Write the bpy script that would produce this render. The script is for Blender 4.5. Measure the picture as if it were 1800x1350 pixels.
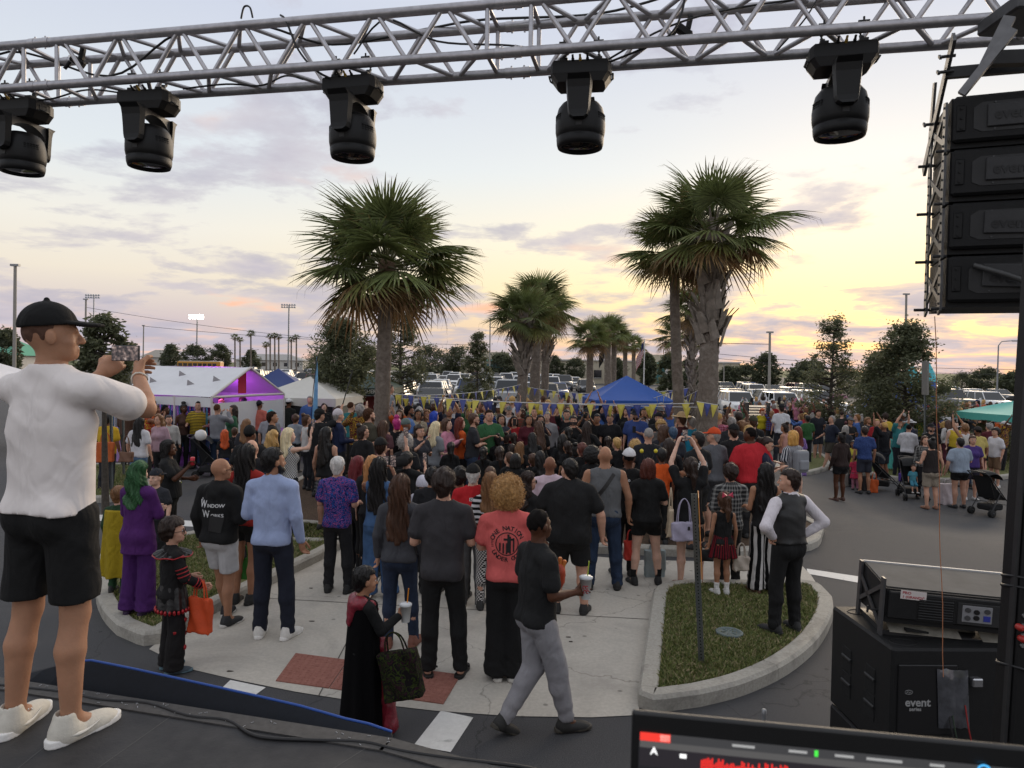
import bpy,bmesh,math,random
import numpy as np
from mathutils import Vector,Matrix,Euler
for _o in list(bpy.data.objects):
 bpy.data.objects.remove(_o)
SC=bpy.context.scene
COL=SC.collection
R=math.radians
RNG=random.Random(7)
# ------------------------------------------------------------------ camera
CAM_H=2.88
F_PX=1250.0
PITCH,ROLL=R(1.5),R(0.9)
cd=bpy.data.cameras.new('camera')
cam=bpy.data.objects.new('camera',cd)
COL.objects.link(cam)
cd.sensor_width=36
cd.lens=36*F_PX/1800
cd.clip_start=0.05
cd.clip_end=4000
CROT=Matrix.Rotation(R(90)-PITCH,3,'X')@Matrix.Rotation(ROLL,3,'Z')
cam.matrix_world=Matrix.Translation((0,0,CAM_H))@CROT.to_4x4()
cd.dof.use_dof=True
cd.dof.focus_distance=9.0
cd.dof.aperture_fstop=10.0
SC.camera=cam
def hexc(s):
 s=s.lstrip('#')
 return tuple(lin(int(s[i:i+2],16)/255) for i in (0,2,4))
def lin(v):
 return v/12.92 if v<=0.04045 else ((v+0.055)/1.055)**2.4
 # ------------------------------------------------------------------ world
SUN_AZ=R(27)
SUN_EL=R(5)
W=bpy.data.worlds.new('World')
SC.world=W
W.use_nodes=True
nt=W.node_tree
nt.nodes.clear()
def N(tree,typ,**kw):
 n=tree.nodes.new(typ)
 for k,v in kw.items():
  if k=='inp':
   for kk,vv in v.items():
    n.inputs[kk].default_value=vv
  else :
   setattr(n,k,v)
 return n
def ramp(tree,stops,interp='LINEAR'):
 n=tree.nodes.new('ShaderNodeValToRGB')
 cr=n.color_ramp
 cr.interpolation=interp
 while len(cr.elements)<len(stops):
  cr.elements.new(0.5)
 for e,(p,c) in zip(cr.elements,stops):
  e.position=p
  if isinstance(c,(int,float)):
   c=(c,c,c)
  e.color=tuple(c[:3])+(1.0,)
 return n
L=nt.links.new
tc=N(nt,'ShaderNodeTexCoord')
sep=N(nt,'ShaderNodeSeparateXYZ')
L(tc.outputs['Generated'],sep.inputs[0])
nish=N(nt,'ShaderNodeTexSky',sky_type='NISHITA',sun_disc=False)
nish.sun_elevation=SUN_EL
nish.sun_rotation=SUN_AZ
nish.air_density=1.2
nish.dust_density=2.0
# clear dusk sky: height ramp on the side of the sunset and on the far side; the unseen top is brightened to lift the ground
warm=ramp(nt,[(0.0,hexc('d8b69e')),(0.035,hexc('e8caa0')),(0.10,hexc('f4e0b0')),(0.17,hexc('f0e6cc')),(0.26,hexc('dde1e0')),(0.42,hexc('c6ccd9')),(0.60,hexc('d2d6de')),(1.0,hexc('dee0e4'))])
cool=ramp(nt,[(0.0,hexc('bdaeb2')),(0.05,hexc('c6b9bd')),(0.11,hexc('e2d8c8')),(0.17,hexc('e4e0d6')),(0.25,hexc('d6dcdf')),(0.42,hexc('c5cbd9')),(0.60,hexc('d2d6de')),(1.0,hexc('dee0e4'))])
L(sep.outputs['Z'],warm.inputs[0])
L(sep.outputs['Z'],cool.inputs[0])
dotn=N(nt,'ShaderNodeVectorMath',operation='DOT_PRODUCT')
L(tc.outputs['Generated'],dotn.inputs[0])
dotn.inputs[1].default_value=(math.sin(SUN_AZ),math.cos(SUN_AZ),0)
az=N(nt,'ShaderNodeMapRange',inp={1:0.62,2:1.0,3:0.0,4:1.0})
L(dotn.outputs['Value'],az.inputs[0])
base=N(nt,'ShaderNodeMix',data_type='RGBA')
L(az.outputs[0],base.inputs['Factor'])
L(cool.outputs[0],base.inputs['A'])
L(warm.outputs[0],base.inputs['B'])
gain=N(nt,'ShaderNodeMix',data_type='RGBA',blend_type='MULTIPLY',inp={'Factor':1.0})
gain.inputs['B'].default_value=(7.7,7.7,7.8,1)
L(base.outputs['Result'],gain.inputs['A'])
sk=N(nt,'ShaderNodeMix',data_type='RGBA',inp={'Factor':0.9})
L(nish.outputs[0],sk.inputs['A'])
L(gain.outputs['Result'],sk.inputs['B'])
# clouds on a flat layer: direction / height
zz=N(nt,'ShaderNodeMath',operation='MAXIMUM',inp={1:0.0})
L(sep.outputs['Z'],zz.inputs[0])
zadd=N(nt,'ShaderNodeMath',operation='ADD',inp={1:0.13})
L(zz.outputs[0],zadd.inputs[0])
dv=N(nt,'ShaderNodeVectorMath',operation='DIVIDE')
L(tc.outputs['Generated'],dv.inputs[0])
cmb=N(nt,'ShaderNodeCombineXYZ')
L(zadd.outputs[0],cmb.inputs[0])
L(zadd.outputs[0],cmb.inputs[1])
cmb.inputs[2].default_value=1.0
L(cmb.outputs[0],dv.inputs[1])
CLOUD_OFF=(3.4,1.3,0.0)
off=N(nt,'ShaderNodeVectorMath',operation='ADD')
off.inputs[1].default_value=CLOUD_OFF
L(dv.outputs[0],off.inputs[0])
flat=N(nt,'ShaderNodeVectorMath',operation='MULTIPLY')
flat.inputs[1].default_value=(1,1,0)
L(off.outputs[0],flat.inputs[0])
n1=N(nt,'ShaderNodeTexNoise',inp={'Scale':1.25,'Detail':9.0,'Roughness':0.60,'Distortion':0.2})
L(flat.outputs[0],n1.inputs['Vector'])
# cover thickens towards the horizon, on every side
cov=ramp(nt,[(0.0,0.15),(0.05,0.13),(0.11,0.075),(0.18,0.02),(0.40,0.005),(1.0,0.0)])
L(zz.outputs[0],cov.inputs[0])
ca=N(nt,'ShaderNodeMath',operation='ADD')
L(n1.outputs['Fac'],ca.inputs[0])
L(cov.outputs[0],ca.inputs[1])
cm=ramp(nt,[(0.555,0.0),(0.62,0.6),(0.71,0.9)])
L(ca.outputs[0],cm.inputs[0])
n2=N(nt,'ShaderNodeTexNoise',inp={'Scale':1.3,'Detail':3.0,'Roughness':0.5})
off2=N(nt,'ShaderNodeVectorMath',operation='ADD')
off2.inputs[1].default_value=(7.3,2.1,0)
L(flat.outputs[0],off2.inputs[0])
L(off2.outputs[0],n2.inputs['Vector'])
ccol=ramp(nt,[(0.42,hexc('a9a6b3')),(0.60,hexc('bdb6bd')),(0.68,hexc('e8bfaa')),(0.74,hexc('f8b48e'))])
L(n2.outputs['Fac'],ccol.inputs[0])
cgain=N(nt,'ShaderNodeMix',data_type='RGBA',blend_type='MULTIPLY',inp={'Factor':1.0})
cgain.inputs['B'].default_value=(7.7,7.7,7.8,1)
L(ccol.outputs[0],cgain.inputs['A'])
fin=N(nt,'ShaderNodeMix',data_type='RGBA')
L(cm.outputs[0],fin.inputs['Factor'])
L(sk.outputs['Result'],fin.inputs['A'])
L(cgain.outputs['Result'],fin.inputs['B'])
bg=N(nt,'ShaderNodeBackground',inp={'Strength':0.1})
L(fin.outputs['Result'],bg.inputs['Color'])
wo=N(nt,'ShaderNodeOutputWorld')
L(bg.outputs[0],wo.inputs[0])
# ------------------------------------------------------------------ sun (just gone behind the haze) and exposure
sl=bpy.data.lights.new('sun','SUN')
sl.energy=1.5
sl.angle=R(40)
sl.color=(1.0,0.80,0.58)
sun=bpy.data.objects.new('sun',sl)
COL.objects.link(sun)
sun.rotation_euler=Vector((-math.sin(SUN_AZ)*math.cos(R(14)),-math.cos(SUN_AZ)*math.cos(R(14)),-math.sin(R(14)))).to_track_quat('-Z','Y').to_euler()
SC.view_settings.view_transform='Standard'
SC.view_settings.look='None'
SC.view_settings.exposure=0.70
SC.view_settings.gamma=1.0
SC.view_settings.use_curve_mapping=False
SC.cycles.max_bounces=5
SC.cycles.diffuse_bounces=4
SC.cycles.glossy_bounces=2
SC.cycles.transmission_bounces=4
SC.cycles.transparent_max_bounces=8
# ------------------------------------------------------------------ plain helpers
def ray(px,py):
 return CROT@Vector(((px-900)/F_PX,-(py-675)/F_PX,-1.0))
def G(px,py,z=0.0):
 """point of the level plane z that the photograph shows at (px, py)"""
 d=ray(px,py)
 t=(z-CAM_H)/d.z
 return Vector((d.x*t,d.y*t,z))
def AT(px,py,Y):
 d=ray(px,py)
 t=Y/d.y
 return Vector((d.x*t,Y,CAM_H+d.z*t))
def tag(o,label=None,cat=None,group=None,kind=None):
 for k,v in (('label',label),('category',cat),('group',group),('kind',kind)):
  if v:
   o[k]=v
 return o
def empty(name,loc,rz=0.0,label=None,cat=None,group=None,scale=1.0):
 o=bpy.data.objects.new(name,None)
 o.empty_display_size=0.1
 COL.objects.link(o)
 o.location=loc
 o.rotation_euler=(0,0,rz)
 o.scale=(scale,)*3
 tag(o,label,cat,group)
 return o
def link(name,me,parent=None,loc=None,rot=None,scale=None,color=None,mat=None):
 o=bpy.data.objects.new(name,me)
 COL.objects.link(o)
 if parent is not None:
  o.parent=parent
 if loc is not None:
  o.location=loc
 if rot is not None:
  o.rotation_euler=rot
 if scale is not None:
  o.scale=scale if hasattr(scale,'__len__') else (scale,)*3
 if color is not None:
  o.color=tuple(color[:3])+(1.0,)
 if mat is not None:
  if len(me.materials)==0:
   me.materials.append(None)
  o.material_slots[0].link='OBJECT'
  o.material_slots[0].material=mat
 return o
def copy_tree(o,parent=None,color=None,names=()):
 c=o.copy()
 COL.objects.link(c)
 if parent is not None:
  c.parent=parent
 for ch in o.children:
  d=copy_tree(ch,c,color,names)
 if color is not None and o.type=='MESH' and o.name.split('.')[0] in names:
  c.color=tuple(color[:3])+(1.0,)
 return c
class MB:
 """collects simple solids into one mesh; each face keeps a material index"""
 def __init__(s):
  s.v,s.f,s.m,s.sm=[],[],[],[]
 def add(s,v,f,m=0,smooth=False):
  b=len(s.v)
  s.v+=[tuple(p) for p in v]
  s.f+=[tuple(b+i for i in q) for q in f]
  s.m+=[m]*len(f)
  s.sm+=[smooth]*len(f)
  return s
 def box(s,c,d,rot=None,m=0,taper=None):
  hx,hy,hz=d[0]/2,d[1]/2,d[2]/2
  P=[]
  for z in (-1,1):
   t=1.0 if (taper is None or z<0) else taper
   for x,y in ((-1,-1),(1,-1),(1,1),(-1,1)):
    P.append(Vector((x*hx*t,y*hy*t,z*hz)))
  if rot is not None:
   M=rot if isinstance(rot,Matrix) else Euler(rot).to_matrix()
   P=[M@p for p in P]
  c=Vector(c)
  return s.add([c+p for p in P],[(3,2,1,0),(4,5,6,7),(0,1,5,4),(1,2,6,5),(2,3,7,6),(3,0,4,7)],m)
 def bbox(s,c,d,b=0.01,rot=None,m=0,seg=1):
  """bevelled box"""
  bm=bmesh.new()
  bmesh.ops.create_cube(bm,size=1)
  for v in bm.verts:
   v.co=Vector((v.co.x*d[0],v.co.y*d[1],v.co.z*d[2]))
  bmesh.ops.bevel(bm,geom=list(bm.edges),offset=b,segments=seg,profile=0.5,affect='EDGES')
  M=Matrix.Identity(3) if rot is None else (rot if isinstance(rot,Matrix) else Euler(rot).to_matrix())
  c=Vector(c)
  bm.verts.index_update()
  s.add([c+M@v.co for v in bm.verts],[[v.index for v in f.verts] for f in bm.faces],m)
  bm.free()
  return s
 def tube(s,a,b,ra,rb=None,n=8,m=0,cap=True,smooth=True):
  a,b=Vector(a),Vector(b)
  rb=ra if rb is None else rb
  d=b-a
  if d.length<1e-6:
   return s
  q=d.to_track_quat('Z','Y')
  V=[]
  for p,r in ((a,ra),(b,rb)):
   for i in range(n):
    t=2*math.pi*i/n
    V.append(p+q@Vector((r*math.cos(t),r*math.sin(t),0)))
  s.add(V,[(i,(i+1)%n,n+(i+1)%n,n+i) for i in range(n)],m,smooth)
  if cap:
   s.add(V[:n],[tuple(range(n-1,-1,-1))],m)
   s.add(V[n:],[tuple(range(n))],m)
  return s
 def path(s,pts,r,n=6,m=0):
  """tube along points (smooth)"""
  pts=[Vector(p) for p in pts]
  rr=r if hasattr(r,'__len__') else [r]*len(pts)
  V=[]
  up=Vector((0,0,1))
  for i,p in enumerate(pts):
   d=(pts[min(i+1,len(pts)-1)]-pts[max(i-1,0)])
   if d.length<1e-7:
    d=Vector((0,0,1))
   d.normalize()
   u=d.cross(up)
   if u.length<0.05:
    u=d.cross(Vector((1,0,0)))
   u.normalize()
   w=d.cross(u)
   for k in range(n):
    t=2*math.pi*k/n
    V.append(p+(u*math.cos(t)+w*math.sin(t))*rr[i])
  Fq=[]
  for i in range(len(pts)-1):
   for k in range(n):
    a,b2=i*n+k,i*n+(k+1)%n
    Fq.append((a,b2,b2+n,a+n))
  s.add(V,Fq,m,True)
  s.add(V[:n],[tuple(range(n-1,-1,-1))],m)
  s.add(V[-n:],[tuple(range(n))],m)
  return s
 def lathe(s,prof,n=16,m=0,c=(0,0,0),rot=None,smooth=True):
  M=Matrix.Identity(3) if rot is None else (rot if isinstance(rot,Matrix) else Euler(rot).to_matrix())
  c=Vector(c)
  V=[]
  for r,z in prof:
   for i in range(n):
    t=2*math.pi*i/n
    V.append(c+M@Vector((r*math.cos(t),r*math.sin(t),z)))
  Fq=[]
  for j in range(len(prof)-1):
   for i in range(n):
    Fq.append((j*n+i,j*n+(i+1)%n,(j+1)*n+(i+1)%n,(j+1)*n+i))
  s.add(V,Fq,m,smooth)
  s.add(V[:n],[tuple(range(n-1,-1,-1))],m)
  s.add(V[-n:],[tuple(range(n))],m)
  return s
 def prism(s,pts,z0,z1,m=0,mtop=None):
  """polygon pts (x, y), counter-clockwise, from z0 up to z1"""
  n=len(pts)
  V=[(p[0],p[1],z0) for p in pts]+[(p[0],p[1],z1) for p in pts]
  s.add(V,[tuple(range(n-1,-1,-1))],m)
  s.add(V,[tuple(range(n,2*n))],m if mtop is None else mtop)
  s.add(V,[(i,(i+1)%n,n+(i+1)%n,n+i) for i in range(n)],m)
  return s
 def mesh(s,name='mesh',mats=()):
  me=bpy.data.meshes.new(name)
  me.from_pydata(s.v,[],s.f)
  for mt in mats:
   me.materials.append(mt)
  if s.f:
   me.polygons.foreach_set('material_index',s.m)
   me.polygons.foreach_set('use_smooth',s.sm)
  me.update()
  return me
 def build(s,name,mats,parent=None,**kw):
  if not isinstance(mats,(list,tuple)):
   mats=[mats]
  return link(name,s.mesh(name,mats),parent,**kw)
  # ------------------------------------------------------------------ materials
MATS={}
def mat(name,col=None,rough=0.6,metal=0.0,noise=0.0,nscale=20.0,bump=0.0,bscale=None,spec=0.5,objcol=False,emit=None,estr=0.0,trans=0.0,coat=0.0,detail=4.0,stretch=(1,1,1),alpha=None):
 if name in MATS:
  return MATS[name]
 m=bpy.data.materials.new(name)
 m.use_nodes=True
 t=m.node_tree
 p=t.nodes['Principled BSDF']
 p.inputs['Roughness'].default_value=rough
 p.inputs['Metallic'].default_value=metal
 p.inputs['Specular IOR Level'].default_value=spec
 if coat:
  p.inputs['Coat Weight'].default_value=coat
 if trans:
  p.inputs['Transmission Weight'].default_value=trans
 src=None
 if objcol:
  oi=N(t,'ShaderNodeObjectInfo')
  src=oi.outputs['Color']
 else :
  p.inputs['Base Color'].default_value=tuple(col)+(1,)
 if noise or bump:
  tcn=N(t,'ShaderNodeTexCoord')
  mp=N(t,'ShaderNodeMapping')
  mp.inputs['Scale'].default_value=stretch
  t.links.new(tcn.outputs['Object'],mp.inputs[0])
 if noise:
  nz=N(t,'ShaderNodeTexNoise',inp={'Scale':nscale,'Detail':detail,'Roughness':0.6})
  t.links.new(mp.outputs[0],nz.inputs['Vector'])
  mr=N(t,'ShaderNodeMapRange',inp={1:0.25,2:0.75,3:1.0-noise,4:1.0+noise})
  t.links.new(nz.outputs['Fac'],mr.inputs[0])
  mx=N(t,'ShaderNodeVectorMath',operation='SCALE')
  if src is None:
   mx.inputs[0].default_value=tuple(col)
  else :
   t.links.new(src,mx.inputs[0])
  t.links.new(mr.outputs[0],mx.inputs['Scale'])
  src=mx.outputs[0]
 if src is not None:
  t.links.new(src,p.inputs['Base Color'])
 if bump:
  nb=N(t,'ShaderNodeTexNoise',inp={'Scale':bscale or nscale*3,'Detail':3.0,'Roughness':0.6})
  t.links.new(mp.outputs[0],nb.inputs['Vector'])
  bp=N(t,'ShaderNodeBump',inp={'Strength':1.0,'Distance':bump})
  t.links.new(nb.outputs['Fac'],bp.inputs['Height'])
  t.links.new(bp.outputs[0],p.inputs['Normal'])
 if emit is not None:
  p.inputs['Emission Color'].default_value=tuple(emit)+(1,)
  p.inputs['Emission Strength'].default_value=estr
 if alpha is not None:
  p.inputs['Alpha'].default_value=alpha
 MATS[name]=m
 return m
 # ------------------------------------------------------------------ distance-field modelling (bodies, clothes, hair)
class Field:
 def __init__(s,lo,hi,h):
  s.h=h
  s.lo=np.array(lo,np.float32)
  s.ax=[np.arange(lo[i],hi[i]+h,h,dtype=np.float32) for i in range(3)]
  s.f=np.full([len(a) for a in s.ax],1.0,np.float32)
 def _sl(s,lo,hi):
  r=[]
  for i in range(3):
   a=int(max(0,math.floor((lo[i]-s.lo[i])/s.h)))
   b=int(min(len(s.ax[i]),math.ceil((hi[i]-s.lo[i])/s.h)+1))
   if b<=a:
    return None
   r.append(slice(a,b))
  return tuple(r)
 def _grid(s,sl):
  return (s.ax[0][sl[0]][:,None,None],s.ax[1][sl[1]][None,:,None],s.ax[2][sl[2]][None,None,:])
 def _put(s,sl,d,k,op):
  o=s.f[sl]
  if op=='sub':
   d=-d
   if k>0:
    hh=np.maximum(k-np.abs(o-d),0)/k
    s.f[sl]=np.maximum(o,d)+hh*hh*k*0.25
   else :
    s.f[sl]=np.maximum(o,d)
   return
  if k>0:
   hh=np.maximum(k-np.abs(o-d),0)/k
   s.f[sl]=np.minimum(o,d)-hh*hh*k*0.25
  else :
   s.f[sl]=np.minimum(o,d)
 def cone(s,a,b,ra,rb=None,k=0.02,fy=1.0,op='add'):
  rb=ra if rb is None else rb
  a=np.array(a,np.float32)
  b=np.array(b,np.float32)
  m=max(ra,rb)*max(1,fy)+k+2*s.h
  sl=s._sl(np.minimum(a,b)-m,np.maximum(a,b)+m)
  if sl is None:
   return s
  x,y,z=s._grid(sl)
  ab=b-a
  den=float(ab@ab)+1e-9
  px,py,pz=x-a[0],y-a[1],z-a[2]
  t=np.clip((px*ab[0]+py*ab[1]+pz*ab[2])/den,0,1)
  dx,dy,dz=px-t*ab[0],(py-t*ab[1])/fy,pz-t*ab[2]
  d=(np.sqrt(dx*dx+dy*dy+dz*dz)-(ra+(rb-ra)*t))*min(1.0,fy)
  s._put(sl,d,k,op)
  return s
 def ell(s,c,r,k=0.015,op='add',rx=0.0):
  m=max(r)+k+2*s.h
  c=np.array(c,np.float32)
  sl=s._sl(c-m,c+m)
  if sl is None:
   return s
  x,y,z=s._grid(sl)
  px,py,pz=x-c[0],y-c[1],z-c[2]
  if rx:
   cs,sn=math.cos(rx),math.sin(rx)
   py,pz=cs*py+sn*pz,-sn*py+cs*pz
  k0=np.sqrt((px/r[0])**2+(py/r[1])**2+(pz/r[2])**2)
  k1=np.sqrt((px/r[0]**2)**2+(py/r[1]**2)**2+(pz/r[2]**2)**2)+1e-6
  s._put(sl,k0*(k0-1)/k1,k,op)
  return s
 def full(s):
  return s._grid((slice(None),)*3)
 def cut(s,fn):
  x,y,z=s.full()
  s.f=np.maximum(s.f,fn(x,y,z).astype(np.float32))
  return s
 def disp(s,fn):
  x,y,z=s.full()
  s.f=s.f+fn(x,y,z).astype(np.float32)
  return s
 def net(s):
  """surface nets -> vertices, quads"""
  f=s.f
  f[0],f[-1]=np.maximum(f[0],.01),np.maximum(f[-1],.01)
  f[:,0],f[:,-1]=np.maximum(f[:,0],.01),np.maximum(f[:,-1],.01)
  f[:,:,0],f[:,:,-1]=np.maximum(f[:,:,0],.01),np.maximum(f[:,:,-1],.01)
  ins=f<0
  nx,ny,nz=f.shape
  cnt=np.zeros((nx-1,ny-1,nz-1),np.int8)
  for i in (0,1):
   for j in (0,1):
    for k in (0,1):
     cnt+=ins[i:nx-1+i,j:ny-1+j,k:nz-1+k]
  act=(cnt>0)&(cnt<8)
  I=np.argwhere(act)
  vid=np.full(act.shape,-1,np.int32)
  vid[act]=np.arange(len(I))
  acc=np.zeros((len(I),3),np.float32)
  n=np.zeros(len(I),np.float32)
  cor=[(i,j,k) for i in (0,1) for j in (0,1) for k in (0,1)]
  for a in cor:
   for d in range(3):
    if a[d]:
     continue
    b=list(a)
    b[d]=1
    fa=f[I[:,0]+a[0],I[:,1]+a[1],I[:,2]+a[2]]
    fb=f[I[:,0]+b[0],I[:,1]+b[1],I[:,2]+b[2]]
    m=(fa<0)!=(fb<0)
    t=np.where(m,fa/np.where(m,fa-fb,1),0)
    p=np.tile(np.array(a,np.float32),(len(I),1))
    p[:,d]+=t
    acc[m]+=p[m]
    n[m]+=1
  V=s.lo+(I+acc/np.maximum(n,1)[:,None])*s.h
  Q=[]
  for d in range(3):
   e,g=(d+1)%3,(d+2)%3
   s0=[slice(1,-1)]*3
   s1=[slice(1,-1)]*3
   s0[d]=slice(0,f.shape[d]-1)
   s1[d]=slice(1,f.shape[d])
   A,B=ins[tuple(s0)],ins[tuple(s1)]
   for fl in (0,1):
    m=(A&~B) if fl==0 else (~A&B)
    J=np.argwhere(m)
    if not len(J):
     continue
    for q in range(3):
     if q!=d:
      J[:,q]+=1
    c=[]
    for (oe,og) in ((1,1),(0,1),(0,0),(1,0)):
     K=J.copy()
     K[:,e]-=oe
     K[:,g]-=og
     c.append(vid[K[:,0],K[:,1],K[:,2]])
    if fl:
     c=c[::-1]
    Q.append(np.stack(c,1))
  Q=np.concatenate(Q) if Q else np.zeros((0,4),np.int32)
  return V,Q
def np_mesh(name,V,Q,mats=(),smooth=True):
 me=bpy.data.meshes.new(name)
 me.vertices.add(len(V))
 me.vertices.foreach_set('co',np.asarray(V,np.float32).ravel())
 me.loops.add(len(Q)*4)
 me.loops.foreach_set('vertex_index',np.asarray(Q,np.int32).ravel())
 me.polygons.add(len(Q))
 me.polygons.foreach_set('loop_start',np.arange(len(Q),dtype=np.int32)*4)
 me.polygons.foreach_set('loop_total',np.full(len(Q),4,np.int32))
 me.polygons.foreach_set('use_smooth',np.full(len(Q),smooth,bool))
 for m in mats:
  me.materials.append(m)
 me.update(calc_edges=True)
 return me
def join(parts):
 V,Q,b=[],[],0
 for v,q in parts:
  V.append(v)
  Q.append(q+b)
  b+=len(v)
 return np.concatenate(V),np.concatenate(Q)
def folds(amp,s=1.0,seed=0.0,dirz=0.45):
 def fn(x,y,z):
  a=np.sin(9*s*x+13*s*dirz*z+2.2*np.sin(7*s*z+3*y+seed)+seed)
  b=1.2-2.4*np.abs(np.sin(9*s*(x*.7+y)-12*s*dirz*z+1.6*np.sin(9*s*x+5*z+seed*1.7)+seed*2))**.7
  c=1.2-2.4*np.abs(np.sin(17*s*(z*.9+x*.55)+2.4*np.sin(8*s*y+5*x+6*z)+seed*3))**.7
  return np.minimum(.0025,-amp*(0.45*a+0.40*b+0.35*c*(0.4+0.6*np.sin(5*x+6*z+seed))))
 return fn
 # --------------------------------------------------------------- the figure, facing +Y, 1.75 m tall
ARMS={'down':((.240,-.035,1.135),(.255,.045,.895)),'pocket':((.285,-.08,1.165),(.205,.03,.985)),'hip':((.385,-.10,1.18),(.205,-.015,1.035)),'cross':((.235,.06,1.15),(-.03,.215,1.165)),'fwd':((.235,-.01,1.14),(.18,.24,1.13)),'text':((.235,.03,1.145),(.075,.27,1.235)),'photo':((.25,.21,1.31),(.085,.37,1.53)),'high':((.235,.14,1.67),(.12,.23,1.93)),'raise':((.27,.22,1.42),(.215,.31,1.69)),'hold':((.24,.05,1.15),(.05,.23,1.19)),'mouth':((.26,.13,1.22),(.11,.245,1.45)),'clap':((.24,.1,1.16),(.035,.29,1.30)),'swf':((.245,.06,1.145),(.225,.27,1.02)),'swb':((.255,-.15,1.16),(.255,-.16,.905)),'push':((.245,.06,1.15),(.21,.33,1.10)),'stick':((.26,.25,1.5),(.24,.40,1.76)),}
LEGS={'stand':((.098,.015,.50),(.108,-.02,.085)),'wide':((.135,.015,.50),(.165,-.02,.085)),'close':((.078,.015,.50),(.075,-.02,.085)),'wf':((.09,.13,.50),(.085,.23,.09)),'wb':((.09,.03,.49),(.085,-.23,.12)),'rest':((.115,.06,.51),(.15,.05,.085)),}
def joints(sp):
 """sp: dict(arms=(L,R), legs=(L,R), fem, w, lean)"""
 fem,w=sp['fem'],sp['w']
 sx=.168 if fem else .188
 sx*=1+.35*(w-1)
 J={}
 for side,s in (('R',1),('L',-1)):
  e,wr=ARMS[sp['arms'][0 if side=='L' else 1]] if isinstance(sp['arms'][0 if side=='L' else 1],str) else sp['arms'][0 if side=='L' else 1]
  ex=(sx-.188)+.18*(w-1)
  fx=1.0
  J['sh'+side]=np.array((s*sx,-.012,1.412))
  J['el'+side]=np.array((s*(e[0]+ex),e[1],e[2]))
  J['wr'+side]=np.array((s*(wr[0]+(ex if wr[0]>.1 else 0)),wr[1]+.06*(w-1)*(wr[1]>.1),wr[2]))
  lg=sp['legs'][0 if side=='L' else 1]
  k,a=LEGS[lg] if isinstance(lg,str) else lg
  lw=1+.35*(w-1)
  J['hip'+side]=np.array((s*.088*lw,0,.90))
  J['kn'+side]=np.array((s*k[0]*lw,k[1],k[2]))
  J['an'+side]=np.array((s*a[0]*lw,a[1],a[2]))
 return J
def torso(F,sp,g=0.0,k=.03,low=True,hem=None):
 """torso prims grown by g; hem=(z, r) lets cloth hang straight from the chest"""
 fem,w=sp['fem'],sp['w']
 belly=max(0,w-1)
 if fem:
  ch,wa,hp,fy=.132,.112,.158,.74
 else :
  ch,wa,hp,fy=.158,.135,.148,.70
 W=lambda r:r*w+g
 F.cone((0,0,.93),(0,0,1.10),W(hp),W(wa),k,fy+.12*belly)
 F.cone((0,.02*belly,1.08),(0,0,1.28),W(wa)+.05*belly,W(ch),k,fy+.2*belly)
 F.cone((0,0,1.28),(0,-.012,1.385),W(ch),W(.105)*1.0,k,fy)
 x=(.125 if fem else .145)*(1+.35*(w-1))
 F.cone((-x,-.014,1.405),(x,-.014,1.405),.050*w+g,.050*w+g,k)
 F.cone((-x*.75,-.014,1.425),(0,-.012,1.475),.034+g,.045+g,k)
 F.cone((x*.75,-.014,1.425),(0,-.012,1.475),.034+g,.045+g,k)
 if fem:
  for s in (-1,1):
   F.ell((s*.065*w,.075*w,1.255),(.066*w+g,.062*w+g,.068*w+g),.03)
 for s in (-1,1):
  F.ell((s*.07*w,-.055*w,.905),(.088*w+g,.088*w+g,.10*w+g),.04)
 if hem:
  z,r=hem
  F.cone((0,0,z-.05),(0,0,1.22),r*w+g+.03*belly,W(ch)-.004,k,fy+.08+.2*belly)
def trunk_mesh(sp,h,key):
 J=joints(sp)
 pts=np.array(list(J.values()))
 lo=np.minimum(pts.min(0),(-.26,-.2,0))-.13
 hi=np.maximum(pts.max(0),(.26,.2,1.55))+.13
 lo[2]=-.03
 F=Field(lo,hi,h)
 w=sp['w']
 torso(F,sp)
 F.cone((0,-.015,1.43),(0,.004,1.55),.056*(.86 if sp['fem'] else 1.02)*(1+.35*(w-1)),None,.025)
 aw=1+.55*(w-1)
 lw=1+.5*(w-1)
 am=(.84 if sp['fem'] else 1.0)*aw
 for s in 'RL':
  F.cone(J['sh'+s],J['el'+s],.052*am,.040*am,.02)
  mid=J['el'+s]*.72+J['wr'+s]*.28
  F.cone(J['el'+s],mid,.039*am,.041*am,.012)
  F.cone(mid,J['wr'+s],.041*am,.027*am,.012)
  d=J['wr'+s]-J['el'+s]
  d=d/np.linalg.norm(d)
  if sp['hand']=='lump':
   F.cone(J['wr'+s],J['wr'+s]+d*.10,.030,.026,.01)
   F.cone(J['wr'+s]+d*.03,J['wr'+s]+d*.07+np.array((0,.03,.0)),.012,.011,.008)
  else :
   F.cone(J['wr'+s],J['wr'+s]+d*.02,.026*am,.024*am,.01)
  F.cone(J['hip'+s],J['kn'+s],.088*lw*(1.03 if sp['fem'] else 1),.055*lw,.03)
  sh=J['kn'+s]*.66+J['an'+s]*.34+np.array((0,-.018,0))
  F.cone(J['kn'+s],sh,.052*lw,.056*lw,.02)
  F.cone(sh,J['an'+s],.055*lw,.036*lw,.02)
  a=J['an'+s]
  sg=1 if s=='R' else -1
  if a[2]<.1:
   F.cone(a+np.array((0,-.025,-.045)),a+np.array((sg*.035,.145,-.058)),.034,.026,.02)
   F.cone(a,a+np.array((sg*.015,.07,-.045)),.034,.03,.02)
 return F.net()
HEADS={}
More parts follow.
